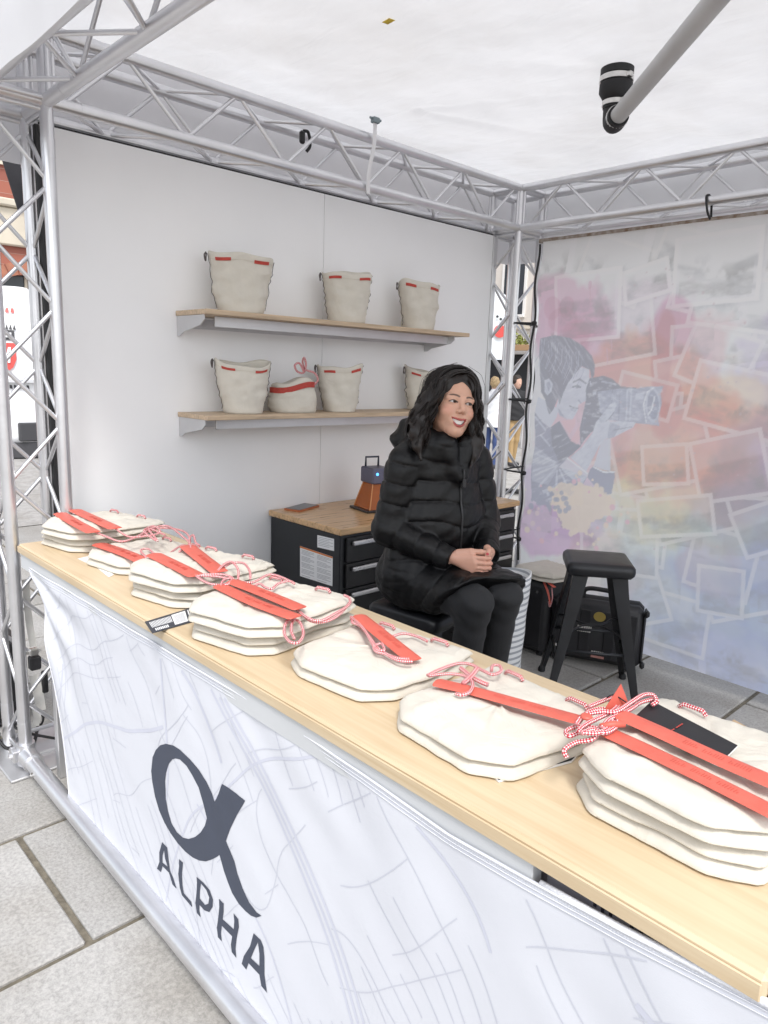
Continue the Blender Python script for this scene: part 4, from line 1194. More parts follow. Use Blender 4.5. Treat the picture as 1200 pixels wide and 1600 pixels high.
# soft black equipment case with a bag on top
cs = thing('equipment_case', (-2.45,3.72,0), 'black equipment case standing in the corner under a canvas bag', 'case')
CASEM = mat('case_black',(.020,.020,.023),.55,var=.25,vscale=10,bump=.08,bscale=120)
cx0,cx1,cy0,cy1 = -2.62,-2.30,3.58,3.88
MB().bbox((cx0,cy0,.02),(cx1,cy1,.48),.03).build('shell', CASEM, cs, smooth=True, sharp=60)
MB().bbox((cx0+.02,cy0-.008,.06),(cx1-.02,cy0+.002,.44),.006).build('front_panel', CASEM, cs)
for xx in (cx0+.05,cx1-.05):
    for yy in (cy0+.05,cy1-.05): MB().cyl((xx,yy,0),(xx,yy,.022),.02).build('foot', BLACK_RUB, cs)
for xx,zz in ((cx0+.09,.40),(cx0+.16,.12),(cx1-.06,.41)): MB().cyl((xx,cy0-.011,zz),(xx,cy0-.0075,zz),.008).build('rivet', STEEL, cs)
cb = flat_bag(-2.43,3.56,R_(-8),.482,'cream bag with dangling red strap lying on the black case',21)
cb['group']='canvas bags put away at the back'
wstrap(cb,[px(832,893,'Y',3.62),px(850,905,'Y',3.60),px(867,918,'Y',3.58)],.026,marks=False)
wstrap(cb,[px(848,905,'Y',3.60),px(856,925,'Y',3.575),px(860,945,'Y',3.57)],.016,name='strap_end',marks=False)
wrope(cb,[px(862,918,'Y',3.59),px(863,935,'Y',3.575),px(859,948,'Y',3.57),px(857,940,'Y',3.57)],r=.004)
# hard trolley case with stickers
sc = thing('trolley_case', (-2.0,3.83,0), 'black hard trolley case with stickers behind the empty stool', 'suitcase')
def rc(x,y,z): # case lies along a slanted line in front of the backdrop
    a = R_(24); return Vector((-2.27+x*math.cos(a)-y*math.sin(a), 3.60+x*math.sin(a)+y*math.cos(a), z))
def rbox(a,b,r,name,m,parent,smooth=False):
    mb = MB().bbox(a,b,r); mb.v=[tuple(rc(*p)) for p in mb.v]; return mb.build(name,m,parent,smooth=smooth,sharp=50)
W_,D_,H_ = .52,.20,.40
rbox((0,0,.03),(W_,D_*.48,H_),.03,'front_shell',CASEM,sc,True)
rbox((0.005,D_*.5,.03),(W_-.005,D_,H_-.005),.03,'rear_shell',CASEM,sc,True)
for x0 in (.03,.17,.31,.43): rbox((x0,-.006,.07),(x0+.06,.004,H_-.05),.004,'rib',CASEM,sc)
rbox((W_-.002,.02,.06),(W_+.012,D_-.03,H_-.04),.006,'side_frame',BLACK_PL,sc)
for zz in (.06,H_-.03): rbox((W_+.002,-.008,zz-.02),(W_+.03,.04,zz+.02),.012,'corner_guard',BLACK_PL,sc)
for yy in (.03,D_-.03):
    for xx in (.05,W_-.05):
        mb=MB().cyl((0,-.012,0),(0,.012,0),.03,n=16); mb.v=[tuple(rc(xx+p[0],yy+p[1],.03+p[2])) for p in mb.v]; mb.build('wheel',BLACK_RUB,sc,smooth=True,sharp=40)
hp=catmull([(.17,.09,H_-.005),(.17,.09,H_+.035),(.20,.09,H_+.055),(.27,.09,H_+.057),(.35,.09,H_+.050),(.37,.09,H_+.03),(.37,.09,H_-.005)],6)
MB().tube([rc(*p) for p in hp],.014,10).build('handle',BLACK_PL,sc,smooth=True)
GOLD=mat('gold_sticker',(.42,.31,.08),.4,var=.1)
WST=mat('white_sticker',(.60,.58,.55),.5)
for xx,zz in ((.10,.24),(.28,.32)):
    mb=MB().cyl((0,-.0025,0),(0,0,0),.034,n=24); mb.v=[tuple(rc(xx+p[0],-.0065+p[1],zz+p[2]*.85)) for p in mb.v]; mb.build('round_sticker',GOLD,sc)
def small_sticker(xx,zz,w,h,rows):
    mb=MB()
    for r_ in range(rows):
        x=xx
        while x < xx+w-.006:
            l=rnd.uniform(.006,.012); mb.box((x,-.0085,zz-r_*h*1.3),(min(x+l,xx+w),-.0068,zz-r_*h*1.3+h)); x+=l+.003
    mb.v=[tuple(rc(*p)) for p in mb.v]; mb.build('lettering_sticker',WST,sc)
small_sticker(.16,.235,.085,.016,2); small_sticker(.06,.36,.07,.018,1); small_sticker(.25,.09,.075,.018,1); small_sticker(.04,.10,.05,.016,1)
mb=MB().box((.06,-.0085,.335),(.13,-.0068,.348)).box((.25,-.0085,.066),(.325,-.0068,.080)); mb.v=[tuple(rc(*p)) for p in mb.v]; mb.build('red_sticker',mat('sticker_pink',(.45,.22,.19),.6),sc)
q=SP([(801,1046),(808,1054),(822,1056),(814,1047)],.002)
flat_quad('paper_scrap',q,.002,.0008,PAPER,'small scrap of white paper on the floor near the stool','paper')
# cardboard box behind the right end of the counter
bxo = thing('cardboard_box', (-.32,1.86,0), 'open brown cardboard box behind the right end of the counter', 'box')
ca=[px(1128,1124,'Z',.78),px(1215,1092,'Z',.86)]
bx0,bx1,by0,by1,bh = -.52,-.12,1.66,2.06,.70
w_=.006
for a,b in (((bx0,by0,0.002),(bx1,by0+w_,bh)),((bx0,by1-w_,0.002),(bx1,by1,bh)),((bx0,by0+w_+.001,0.002),(bx0+w_,by1-w_-.001,bh)),((bx1-w_,by0+w_+.001,0.002),(bx1,by1-w_-.001,bh))):
    MB().box(a,b).build('side_panel', CARDBOARD, bxo)
MB().box((bx0+w_,by0+w_,.001),(bx1-w_,by1-w_,.008)).build('bottom_panel', CARDBOARD, bxo)
for (a,b,c,d) in (((bx0,by1,bh),(bx1,by1,bh),(bx1-.02,by1+.17,bh+.10),(bx0+.02,by1+.17,bh+.10)),((bx0,by0,bh),(bx0,by1,bh),(bx0-.15,by1-.01,bh+.04),(bx0-.15,by0+.01,bh+.04)),((bx0,by0,bh),(bx1,by0,bh),(bx1,by0-.16,bh+.04),(bx0,by0-.16,bh+.04))):
    MB().loft([[a,b,c,d],[(p[0],p[1],p[2]+.005) for p in (a,b,c,d)]]).build('flap', CARDBOARD, bxo)
# boxes kept under the counter, seen through the gap below the wooden top
ub = thing('storage_box', (-.50,1.12,0), 'pale printed box stored under the counter seen through the gap', 'box')
LILAC = mat('printed_box',(.50,.49,.55),.6,var=.08,vscale=8)
MB().bbox((-.545,.912,.0),(-.30,1.30,.928),.003).build('carton', LILAC, ub)
m=MB()
for i,xx in enumerate((-.46,-.447,-.434,-.40,-.385)):
    m.box((xx,.9105,.895-.010*(i%2)),(xx+.005,.9118,.913-.010*(i%2)))
for xx,zz in ((-.375,.872),(-.37,.860)): m.box((xx,.9105,zz+.015),(xx+.014,.9118,zz+.019))
m.build('printed_marks', mat('mark_ink',(.06,.06,.09),.6), ub)
ub2 = thing('wooden_crate', (-.16,1.18,0), 'brown wooden crate stored under the right end of the counter', 'crate')
BROWN=mat('crate_wood',(.20,.12,.075),.7,var=.3,vscale=6,stretch=(1,1,8))
for i in range(4): MB().bbox((-.295+.068*i,0.912,.0),(-.232+.068*i,.927,.93),.002).build('plank', BROWN, ub2)
for zz in (.1,.8): MB().bbox((-.295,.9275,zz),(-.02,.942,zz+.05),.002).build('batten', BROWN, ub2)
for yy in (1.36,): MB().bbox((-.295,yy,.0),(-.02,yy+.015,.88),.002).build('back_board', BROWN, ub2)
# ------------------------------------------------------------------ printed backdrop: colours painted on a fine mesh
BY = 4.02 - .045
bp_root = thing('printed_backdrop', (-1.2, BY, 0), 'large pastel printed backdrop of a woman photographing over collaged prints', 'backdrop')
bx0, bx1, bz0, bz1 = -2.787, .30, .072, 2.512
CELL = .0055
nu, nv = int((bx1-bx0)/CELL), int((bz1-bz0)/CELL)
gx, gz = np.meshgrid(np.linspace(bx0,bx1,nu+1), np.linspace(bz0,bz1,nv+1))
rs = np.random.RandomState(5)
def vnoise(x, y, s, seed):
    r = np.random.RandomState(seed); G = r.rand(64,64)
    x, y = x*s, y*s; xi, yi = np.floor(x).astype(int), np.floor(y).astype(int); fx, fy = x-xi, y-yi
    fx, fy = fx*fx*(3-2*fx), fy*fy*(3-2*fy)
    g = lambda a,b: G[a%64, b%64]
    return (g(xi,yi)*(1-fx)+g(xi+1,yi)*fx)*(1-fy)+(g(xi,yi+1)*(1-fx)+g(xi+1,yi+1)*fx)*fy
def fbm(x, y, s, seed, o=4):
    a = 0; w = .5; t = 0
    for k in range(o): a = a+w*vnoise(x, y, s*2**k, seed+k); t += w; w *= .55
    return a/t
C = np.zeros((nv+1,nu+1,3)); 
def col(r,g,b): return np.array(srgb(r,g,b))
C[:] = col(228,228,234)
def win(x0, x1, z0, z1):
    i0, i1 = max(0,int((x0-bx0)/CELL)-1), min(nu+1,int((x1-bx0)/CELL)+2)
    j0, j1 = max(0,int((z0-bz0)/CELL)-1), min(nv+1,int((z1-bz0)/CELL)+2)
    return (slice(j0,max(j0,j1)), slice(i0,max(i0,i1)))
class Mk:
    """a mask that covers only a window of the sheet"""
    def __init__(self, w, m): self.w, self.m = w, m
    def __mul__(self, k): return Mk(self.w, self.m*k)
def blend(mk, c):
    if mk.m.size: C[mk.w] = C[mk.w]*(1-mk.m[...,None])+np.asarray(c)*mk.m[...,None]
def mult(mk, c):
    if mk.m.size: C[mk.w] = C[mk.w]*(1-mk.m[...,None]*(1-np.asarray(c)))
def P2(x, y): q = px(x,y,'Y',BY); return (q.x, q.z)
def poly_mask(pts):
    """antialiased mask of a polygon given in backdrop metres"""
    xs = np.array([p[0] for p in pts]); zs = np.array([p[1] for p in pts])
    w = win(xs.min()-.02, xs.max()+.02, zs.min()-.02, zs.max()+.02)
    acc = np.zeros(gx[w].shape); n = len(pts)
    for ox in (-.25,.25):
        for oz in (-.25,.25):
            X = gx[w]+ox*CELL; Z = gz[w]+oz*CELL; ins = np.zeros(X.shape,bool)
            for a in range(n):
                x0,z0_,x1,z1_ = xs[a],zs[a],xs[(a+1)%n],zs[(a+1)%n]
                if z0_ == z1_: continue
                ins ^= ((z0_>Z)!=(z1_>Z)) & (X < (x1-x0)*(Z-z0_)/(z1_-z0_)+x0)
            acc += ins/4
    return Mk(w, acc)
def ppoly(l): return poly_mask([P2(x,y) for x,y in l])
def blob(x, y, rx, ry, seed, rough=.5, soft=.12, s=6):
    c = P2(x,y); sx = rx/1126.4*4.6; sz = ry/1126.4*4.6; k = 1+rough+soft
    w = win(c[0]-sx*k, c[0]+sx*k, c[1]-sz*k, c[1]+sz*k); X, Z = gx[w], gz[w]
    d = np.sqrt(((X-c[0])/sx)**2+((Z-c[1])/sz)**2) + rough*(fbm(X,Z,s,seed)-.5)*2
    return Mk(w, np.clip((1-d)/soft+.5,0,1))
def line(p0, p1, wd, soft=.002):
    a, b = np.array(p0), np.array(p1); d = b-a; L2 = d@d; e = wd+.01
    w = win(min(a[0],b[0])-e, max(a[0],b[0])+e, min(a[1],b[1])-e, max(a[1],b[1])+e); X, Z = gx[w], gz[w]
    t = np.clip(((X-a[0])*d[0]+(Z-a[1])*d[1])/L2,0,1)
    r = np.hypot(X-a[0]-t*d[0], Z-a[1]-t*d[1]); return Mk(w, np.clip((wd-r)/soft+.5,0,1))
def pline(l, w, c, al=1.):
    for a,b in zip(l[:-1],l[1:]): blend(line(P2(*a),P2(*b),w)*al, c)
# collage of photographs
def photo(cx, cz, w, h, ang, seed, tone=.5, dark=.55, border=.07):
    c, s = math.cos(ang), math.sin(ang)
    R2 = math.hypot(w,h)/2+.03; wd = win(cx-R2,cx+R2,cz-R2,cz+R2)
    if gx[wd].size == 0: return
    X = (gx[wd]-cx)*c+(gz[wd]-cz)*s; Z = -(gx[wd]-cx)*s+(gz[wd]-cz)*c
    e = .003
    full = np.clip((w/2-abs(X))/e,0,1)*np.clip((h/2-abs(Z))/e,0,1)
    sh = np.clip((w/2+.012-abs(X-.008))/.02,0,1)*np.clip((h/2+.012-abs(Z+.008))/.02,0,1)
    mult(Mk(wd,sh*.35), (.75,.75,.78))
    blend(Mk(wd,full), col(233,232,236))
    b = border*min(w,h)+.012
    inn = np.clip((w/2-b-abs(X))/e,0,1)*np.clip((h/2-b-abs(Z))/e,0,1)
    hz = -.1*h+.12*h*(vnoise(X,X*0,5,seed)-.5)
    land = np.clip((hz-Z)/.02+.5,0,1)
    n = fbm(X*1.0,Z*2.6,7,seed,5); n2 = fbm(X,Z,22,seed+9,3)
    g = .80-.12*(fbm(X,Z,3,seed+3)-.5) 
    tex = np.clip((n-.42)*3.2,0,1)*land*dark+np.clip((n2-.55)*4,0,1)*land*.22
    tr = np.clip((fbm(X*1.3,Z*.9,9,seed+20,4)-.56)*7,0,1)*np.clip(1-abs(Z-hz)/(.22*h),0,1)*dark*1.05
    v = g*(1-np.maximum(tex*.62,tr*.70))
    cc = np.stack([v*.97,v*.975,v],-1)
    C[wd] = C[wd]*(1-inn[...,None])+cc*inn[...,None]
k = 0
rows = [(2.33,.50),(1.98,.48),(1.62,.48),(1.25,.48),(.88,.50),(.50,.48),(.2,.5)]
for zc,hh in rows:
    x = bx0+.1+.2*(k%2)
    while x < bx1+.2:
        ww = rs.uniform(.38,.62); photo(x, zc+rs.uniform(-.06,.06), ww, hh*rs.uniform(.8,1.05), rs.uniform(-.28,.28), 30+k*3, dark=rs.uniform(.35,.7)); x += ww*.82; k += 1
# photographs one can make out
def photo_px(pts4, seed, dark=.6):
    q = [Vector((*P2(*p),0)) for p in pts4]; c = sum(q,Vector())/4
    w = ((q[1]-q[0]).length+(q[2]-q[3]).length)/2; h = ((q[3]-q[0]).length+(q[2]-q[1]).length)/2
    d = q[1]-q[0]; photo(c.x,c.y,w,h,math.atan2(d.y,d.x),seed,dark=dark)
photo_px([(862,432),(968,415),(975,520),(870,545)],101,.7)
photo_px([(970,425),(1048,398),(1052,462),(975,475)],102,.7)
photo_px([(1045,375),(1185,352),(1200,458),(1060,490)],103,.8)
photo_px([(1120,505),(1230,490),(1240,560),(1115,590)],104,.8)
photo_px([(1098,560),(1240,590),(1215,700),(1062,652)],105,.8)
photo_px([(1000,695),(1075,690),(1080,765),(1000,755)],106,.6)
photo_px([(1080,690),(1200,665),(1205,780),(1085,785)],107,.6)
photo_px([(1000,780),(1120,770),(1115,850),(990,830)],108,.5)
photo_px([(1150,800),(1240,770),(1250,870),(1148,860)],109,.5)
photo_px([(830,850),(900,855),(900,940),(825,930)],110,.6)
# watercolour: multiply tints over the prints
def tint(x,y,rx,ry,seed,c,al,rough=.7,soft=.28,s=4): mult(blob(x,y,rx,ry,seed,rough,soft,s)*al, np.asarray(c)**1.9)
tint(880,520,60,70,1,(.92,.62,.78),.9); tint(930,640,80,130,2,(.93,.66,.78),.75); tint(1010,600,110,60,3,(.98,.74,.58),.9)
tint(1050,560,70,60,4,(.96,.68,.70),.6); tint(1030,700,110,60,5,(.95,.66,.66),.9); tint(1130,640,90,60,6,(.99,.82,.62),.8)
tint(1150,720,90,70,7,(.95,.66,.66),.7); tint(1010,740,90,60,8,(.99,.90,.66),.8); tint(1090,780,130,60,9,(.99,.92,.72),.8)
tint(1180,740,60,70,10,(.80,.66,.86),.75); tint(860,830,60,50,11,(.88,.62,.86),.9,.6,.2); tint(1100,900,160,90,12,(.84,.93,.90),.7)
tint(1180,920,120,160,13,(.78,.84,.97),.95); tint(1050,980,140,90,14,(.84,.86,.98),.9); tint(930,900,70,60,15,(.96,.86,.80),.7)
tint(1190,850,60,60,16,(.80,.92,.96),.7); tint(1110,890,40,40,17,(.98,.74,.80),.6); tint(870,790,70,60,18,(.84,.72,.90),.8)
tint(965,520,120,60,19,(.96,.86,.93),.6); tint(1300,700,120,200,20,(.80,.72,.90),.8); tint(1400,950,200,150,21,(.78,.86,.97),.9)
tint(1050,520,30,45,22,(.90,.62,.78),.9,.25,.2); tint(1035,560,16,60,23,(.90,.55,.62),.8,.3,.2); tint(1040,630,26,50,24,(.92,.5,.45),.8,.4,.2)
# prints lying on top of the colour: pale border, grey picture showing through
def frame_px(pts4, seed):
    q = [Vector((*P2(*p),0)) for p in pts4]; cc = sum(q,Vector())/4
    w = ((q[1]-q[0]).length+(q[2]-q[3]).length)/2; h = ((q[3]-q[0]).length+(q[2]-q[1]).length)/2; d = q[1]-q[0]; ang = math.atan2(d.y,d.x)
    R2 = math.hypot(w,h)/2+.03; wd = win(cc.x-R2,cc.x+R2,cc.y-R2,cc.y+R2)
    if gx[wd].size == 0: return
    c, s_ = math.cos(ang), math.sin(ang); X = (gx[wd]-cc.x)*c+(gz[wd]-cc.y)*s_; Z = -(gx[wd]-cc.x)*s_+(gz[wd]-cc.y)*c
    e = .004; b = .022
    full = np.clip((w/2-abs(X))/e,0,1)*np.clip((h/2-abs(Z))/e,0,1); inn = np.clip((w/2-b-abs(X))/e,0,1)*np.clip((h/2-b-abs(Z))/e,0,1)
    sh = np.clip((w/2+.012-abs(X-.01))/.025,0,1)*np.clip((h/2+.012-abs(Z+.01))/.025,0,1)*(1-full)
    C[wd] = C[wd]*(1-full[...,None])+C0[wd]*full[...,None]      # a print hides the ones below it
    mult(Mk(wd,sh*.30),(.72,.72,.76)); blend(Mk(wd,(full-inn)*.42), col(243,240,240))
    hz = .05*h+.2*h*(vnoise(X,X*0,4,seed)-.5)
    land = np.clip((hz-Z)/.02+.5,0,1)
    tex = np.clip((fbm(X,Z*2.2,8,seed,5)-.45)*3.5,0,1)*land+np.clip((fbm(X*1.2,Z,10,seed+7,4)-.54)*6,0,1)*np.clip(1-abs(Z-hz)/(.25*h),0,1)
    mult(Mk(wd,inn*np.clip(tex,0,1)*.62),(.46,.48,.52)); blend(Mk(wd,inn*(1-land)*.16), col(240,240,244))
fr_ = random.Random(9)
C0 = C.copy()
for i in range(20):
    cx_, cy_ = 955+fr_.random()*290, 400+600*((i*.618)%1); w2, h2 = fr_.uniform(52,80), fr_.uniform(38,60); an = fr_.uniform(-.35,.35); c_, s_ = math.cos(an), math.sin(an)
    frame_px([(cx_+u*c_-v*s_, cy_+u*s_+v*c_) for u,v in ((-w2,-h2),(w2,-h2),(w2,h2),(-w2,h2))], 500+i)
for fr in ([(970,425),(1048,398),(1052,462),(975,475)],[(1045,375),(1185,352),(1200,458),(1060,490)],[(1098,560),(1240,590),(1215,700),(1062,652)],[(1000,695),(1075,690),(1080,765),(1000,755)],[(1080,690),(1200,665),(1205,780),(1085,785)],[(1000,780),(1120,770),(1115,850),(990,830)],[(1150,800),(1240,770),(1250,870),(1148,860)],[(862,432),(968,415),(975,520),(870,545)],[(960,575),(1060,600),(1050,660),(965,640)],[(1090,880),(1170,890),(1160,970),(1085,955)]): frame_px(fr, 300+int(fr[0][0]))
# hard-edged pink drops
for x,y,rx,ry in ((862,482,16,18),(884,480,14,16),(900,520,24,20),(878,500,26,18),(922,445,3,6)):
    mult(blob(x,y,rx,ry,int(x),.15,.12,8)*.8,(.86,.58,.72))
for x,y,l in ((922,450,25),(948,545,22),(905,560,30),(955,530,15)): pline([(x,y),(x+1,y+l)],.0035,col(205,150,175),.7)
# the photographer
def zz(l): return [(820+x/5, 500+y/5) for x,y in l]
DK, MD, LT, WH = col(76,86,124), col(116,126,164), col(200,207,226), col(230,234,243)
def fig(l, c, al=.92): blend(ppoly(zz(l))*al, c)
fig([(75,720),(130,800),(190,840),(260,790),(340,930),(430,985),(330,1075),(260,1150),(480,1225),(440,1300),(385,1335),(330,1400),(240,1430),(120,1450),(45,1400),(52,1200),(66,900)], MD)
fig([(60,980),(170,1060),(260,1150),(180,1290),(60,1260)], LT,.45)
fig([(190,840),(260,790),(340,930),(430,985),(330,1075),(260,1120),(200,980)], DK,.9)
fig([(275,790),(385,770),(380,830),(340,890),(310,860)], col(226,176,190),.9)
fig([(420,820),(435,900),(400,975),(345,945)], col(226,176,190),.9)
fig([(95,600),(175,640),(255,700),(240,760),(190,840),(130,800),(78,720)], LT)
fig([(430,368),(500,385),(498,470),(485,530),(480,580),(472,630),(430,650),(408,662),(405,700),(385,740),(360,778),(320,775),(262,745),(235,690),(250,620),(295,540),(350,450)], LT)
fig([(250,690),(262,745),(320,775),(300,760),(262,700)], MD,.7)
hairp = [(122,142),(230,118),(350,140),(450,200),(520,280),(545,350),(538,430),(515,470),(505,390),(440,362),(385,420),(330,490),(290,570),(262,660),(250,610),(215,700),(185,740),(172,700),(150,620),(112,560),(100,420)]
fig(hairp, DK,.95)
fig([(135,470),(175,455),(205,500),(195,560),(165,590),(140,560)], LT); fig([(150,490),(178,480),(190,520),(170,560)], MD,.8)
for i in range(26):
    u = i/25; a = (130+u*330, 150+u*110+rs.uniform(-15,25)); b = (a[0]-60+rs.uniform(-30,30), a[1]+160+rs.uniform(0,120))
    c = (a[0]+b[0])/2+25, (a[1]+b[1])/2
    pline(zz([a,c,b]), .0022, MD if i%2 else LT, .55)
pline(zz([(372,485),(420,462),(470,495)]),.005,DK,.9); pline(zz([(365,525),(400,510),(425,525)]),.005,DK,.9); fig([(385,512),(410,508),(418,530),(392,535)],DK,.8)
pline(zz([(340,672),(370,685),(408,690)]),.004,DK,.8); pline(zz([(430,650),(410,625)]),.003,MD,.9); fig([(345,690),(400,695),(380,720),(350,705)],MD,.6)
# camera and lens
fig([(500,455),(560,445),(610,435),(680,460),(748,520),(870,530),(880,600),(620,790),(540,850),(470,920),(425,985),(418,850),(470,620),(470,540)], DK,.96)
fig([(560,560),(740,535),(870,535),(970,520),(1085,518),(1062,575),(1072,650),(1040,770),(1050,828),(960,815),(650,785),(580,720)], col(160,168,196),.96)
for xx in (680,740,800,830): pline(zz([(xx,550),(xx-14,780)]),.004 if xx<800 else .005,LT if xx>780 else MD,.8)
fig([(865,575),(935,565),(925,620),(858,625)],LT,.8)
e = [(1000+58*math.cos(a), 665+135*math.sin(a)) for a in np.linspace(0,2*PI,30)]
fig(e, LT,.55); e2 = [(1002+46*math.cos(a), 665+112*math.sin(a)) for a in np.linspace(0,2*PI,30)]; fig(e2, MD,.9)
pline(zz([(960,740),(990,700),(1015,600)]),.005,WH,.8); pline(zz([(945,800),(925,660),(960,560),(1010,530)]),.004,WH,.8)
pline(zz([(600,480),(700,500)]),.006,LT,.5); pline(zz([(505,480),(510,510)]),.004,LT,.8); fig([(520,560),(555,560),(550,585),(525,585)],LT,.8)
for i in range(5): pline(zz([(680+i*14,575),(676+i*14,620)]),.002,LT,.7)
# hands and cuffs
fig([(345,1075),(440,990),(520,880),(545,800),(600,735),(670,650),(700,640),(712,665),(690,720),(640,775),(660,795),(760,788),(865,800),(840,840),(760,880),(690,915),(610,935),(570,990),(470,1185)], LT,.95)
fig([(660,800),(740,830),(690,915),(640,930),(640,880)],MD,.55); pline(zz([(625,790),(650,775),(690,720)]),.003,DK,.6); pline(zz([(690,860),(830,835)]),.003,DK,.6)
fig([(590,940),(660,925),(662,1060),(660,1180),(600,1170),(530,1140),(560,1040)], LT,.9)
fig([(530,1140),(600,1180),(690,1185),(695,1225),(670,1360),(610,1365),(540,1300),(480,1230),(500,1170)], MD,.95)
fig([(262,1145),(322,1078),(485,1205),(455,1262),(440,1290)], LT,.7); pline(zz([(322,1080),(480,1200)]),.005,WH,.9); pline(zz([(530,1150),(610,1190),(690,1188)]),.005,WH,.9)
for a,b in (((90,1050),(230,1110)),((70,1180),(220,1130)),((110,1300),(235,1160)),((240,1330),(245,1180)),((320,1290),(265,1170)),((80,760),(150,860)),((110,900),(180,980)),((380,1250),(290,1170))):
    pline(zz([a,b]),.007,LT,.75)
fig([(130,1330),(175,1320),(190,1370),(150,1390)],LT,.7)
# brush texture inside the figure
def brush(l, s1, s2, ang, seed, dk=.45, lt=.25):
    mk = ppoly(zz(l)); X, Z = gx[mk.w], gz[mk.w]; u = X*math.cos(ang)+Z*math.sin(ang); v = -X*math.sin(ang)+Z*math.cos(ang)
    n_ = fbm(u*s1, v*s2, 1, seed, 4)
    mult(Mk(mk.w, mk.m*np.clip((n_-.52)*6,0,1)*dk), (.62,.64,.72)); blend(Mk(mk.w, mk.m*np.clip((.44-n_)*6,0,1)*lt), WH)
brush(hairp, 10, 90, -.9, 401, .6, .35)
brush([(75,720),(190,840),(340,930),(430,985),(260,1150),(480,1225),(385,1335),(240,1430),(45,1400),(66,900)], 14, 60, .5, 402, .6, .45)
brush([(500,455),(610,435),(748,520),(970,520),(1085,518),(1050,828),(650,785),(540,850),(425,985),(470,540)], 30, 70, 0, 403, .7, .40)
brush([(345,1075),(520,880),(545,800),(690,640),(712,665),(640,775),(865,800),(760,880),(610,935),(470,1185)], 25, 60, .9, 404, .35, .3)
brush([(430,368),(500,385),(472,630),(385,740),(320,775),(235,690),(295,540)], 25, 40, .3, 405, .25, .3)
# splashes below the figure
sp = blob(905,795,42,40,71,.9,.08,9); blend(sp*.9, col(236,214,190))
sp = blob(880,772,30,18,72,.8,.08,10); blend(sp*.8, col(236,214,190))
for i in range(46):
    a = rs.uniform(0,2*PI); r = rs.uniform(30,85); x,y = 900+r*math.cos(a)*1.1, 800+r*math.sin(a)*.8; s_ = rs.uniform(1.2,5)
    blend(blob(x,y,s_,s_,80+i,.2,.3)*.85, col(236,214,190) if i%3 else col(232,170,190))
for i in range(40):
    x,y = rs.uniform(828,890), rs.uniform(770,800); s_ = rs.uniform(1,5); blend(blob(x,y,s_,s_,180+i,.2,.3)*.8, MD)
sp = blob(850,815,36,24,73,.9,.1,8); blend(sp*.6, col(214,180,216))
for i in range(60):
    x,y = rs.uniform(960,1200), rs.uniform(420,900); s_ = rs.uniform(.6,2); blend(blob(x,y,s_,s_,250+i,.1,.4)*.5, col(190,160,170))
# the print is washed out a little
C = np.clip(C*.56+.425, 0, .94)
me = bpy.data.meshes.new('print')
def bwave(X, Z): return .010*np.sin(X*2.3+Z*.9)+.006*np.sin(Z*4.1+X*1.7)+.004*np.sin(X*7+Z*2)*np.clip((Z-1.6),0,1)
Yv = BY + bwave(gx,gz)
# the left hem is scalloped where the ties pull it
lx = gx + np.clip(1-(gx-bx0)/.25,0,1)*(.010*np.cos((gz-.86)*2*PI/.40))
vv = np.stack([lx,Yv,gz],-1).reshape(-1,3) - np.array(bp_root.location)
idx = np.arange((nu+1)*(nv+1)).reshape(nv+1,nu+1)
F = np.stack([idx[:-1,:-1],idx[:-1,1:],idx[1:,1:],idx[1:,:-1]],-1).reshape(-1,4)
me.vertices.add(len(vv)); me.vertices.foreach_set('co', vv.astype(np.float32).ravel())
me.loops.add(F.size); me.loops.foreach_set('vertex_index', F.ravel().astype(np.int32))
me.polygons.add(len(F)); me.polygons.foreach_set('loop_start', np.arange(0,F.size,4,dtype=np.int32))
me.update(calc_edges=True)
me.polygons.foreach_set('use_smooth', np.ones(len(F),bool))
ca = me.color_attributes.new('ink','FLOAT_COLOR','POINT')
rgba = np.ones((len(vv),4),np.float32); rgba[:,:3] = C.reshape(-1,3); ca.data.foreach_set('color', rgba.ravel())
pm = mat('backdrop_print',(.8,.8,.8),.55)
N_,L_,b_ = nodes_of(pm); at_ = N_.new('ShaderNodeVertexColor'); at_.layer_name='ink'; L_.new(at_.outputs[0], b_.inputs['Base Color'])
tr_ = N_.new('ShaderNodeBsdfTranslucent'); mx_ = N_.new('ShaderNodeMixShader'); mx_.inputs[0].default_value=.78; L_.new(at_.outputs[0],tr_.inputs['Color']); L_.new(b_.outputs[0],mx_.inputs[1]); L_.new(tr_.outputs[0],mx_.inputs[2]); L_.new(mx_.outputs[0],N_['Material Output'].inputs['Surface'])
me.materials.append(pm)
bo = bpy.data.objects.new('print', me); COL.objects.link(bo); bo.parent = bp_root
# carrying profile along the top, black cord and ties along the left hem
MB().bbox((bx0-.03,BY+.005,bz1-.005),(bx1,BY+.03,bz1+.022),.004).build('top_profile', mat('rusty_profile',(.36,.33,.30),.6,.5,var=.6,vscale=25,col2=(.16,.10,.06)), bp_root)
cpts = [(bx0-.012+.010*math.cos((z-.86)*2*PI/.40)-.012, BY+.004, z) for z in np.linspace(.45,2.50,44)]
MB().tube(catmull(cpts,2),.0075,7).build('edge_cord', BLACK_RUB, bp_root, smooth=True)
for yy in (505,628,742,848):
    q = px(838,yy,'Y',BY); z = q.z
    MB().tube(catmull([(bx0-.015,BY+.004,z),(XI+.03,BY+.0,z+.006),(XI+.012,YB1-.03,z+.008),(XI-.03,YB1,z+.006),(XI,YB1+.03,z),(XI+.03,YB1,z-.002),(bx0-.02,BY+.01,z-.004)],4),.006,6).lathe([(0,-.016),(.016,-.010),(.018,0),(.016,.010),(0,.016)],(bx0-.014,BY-.004,z),10).build('tie', BLACK_RUB, bp_root, smooth=True)
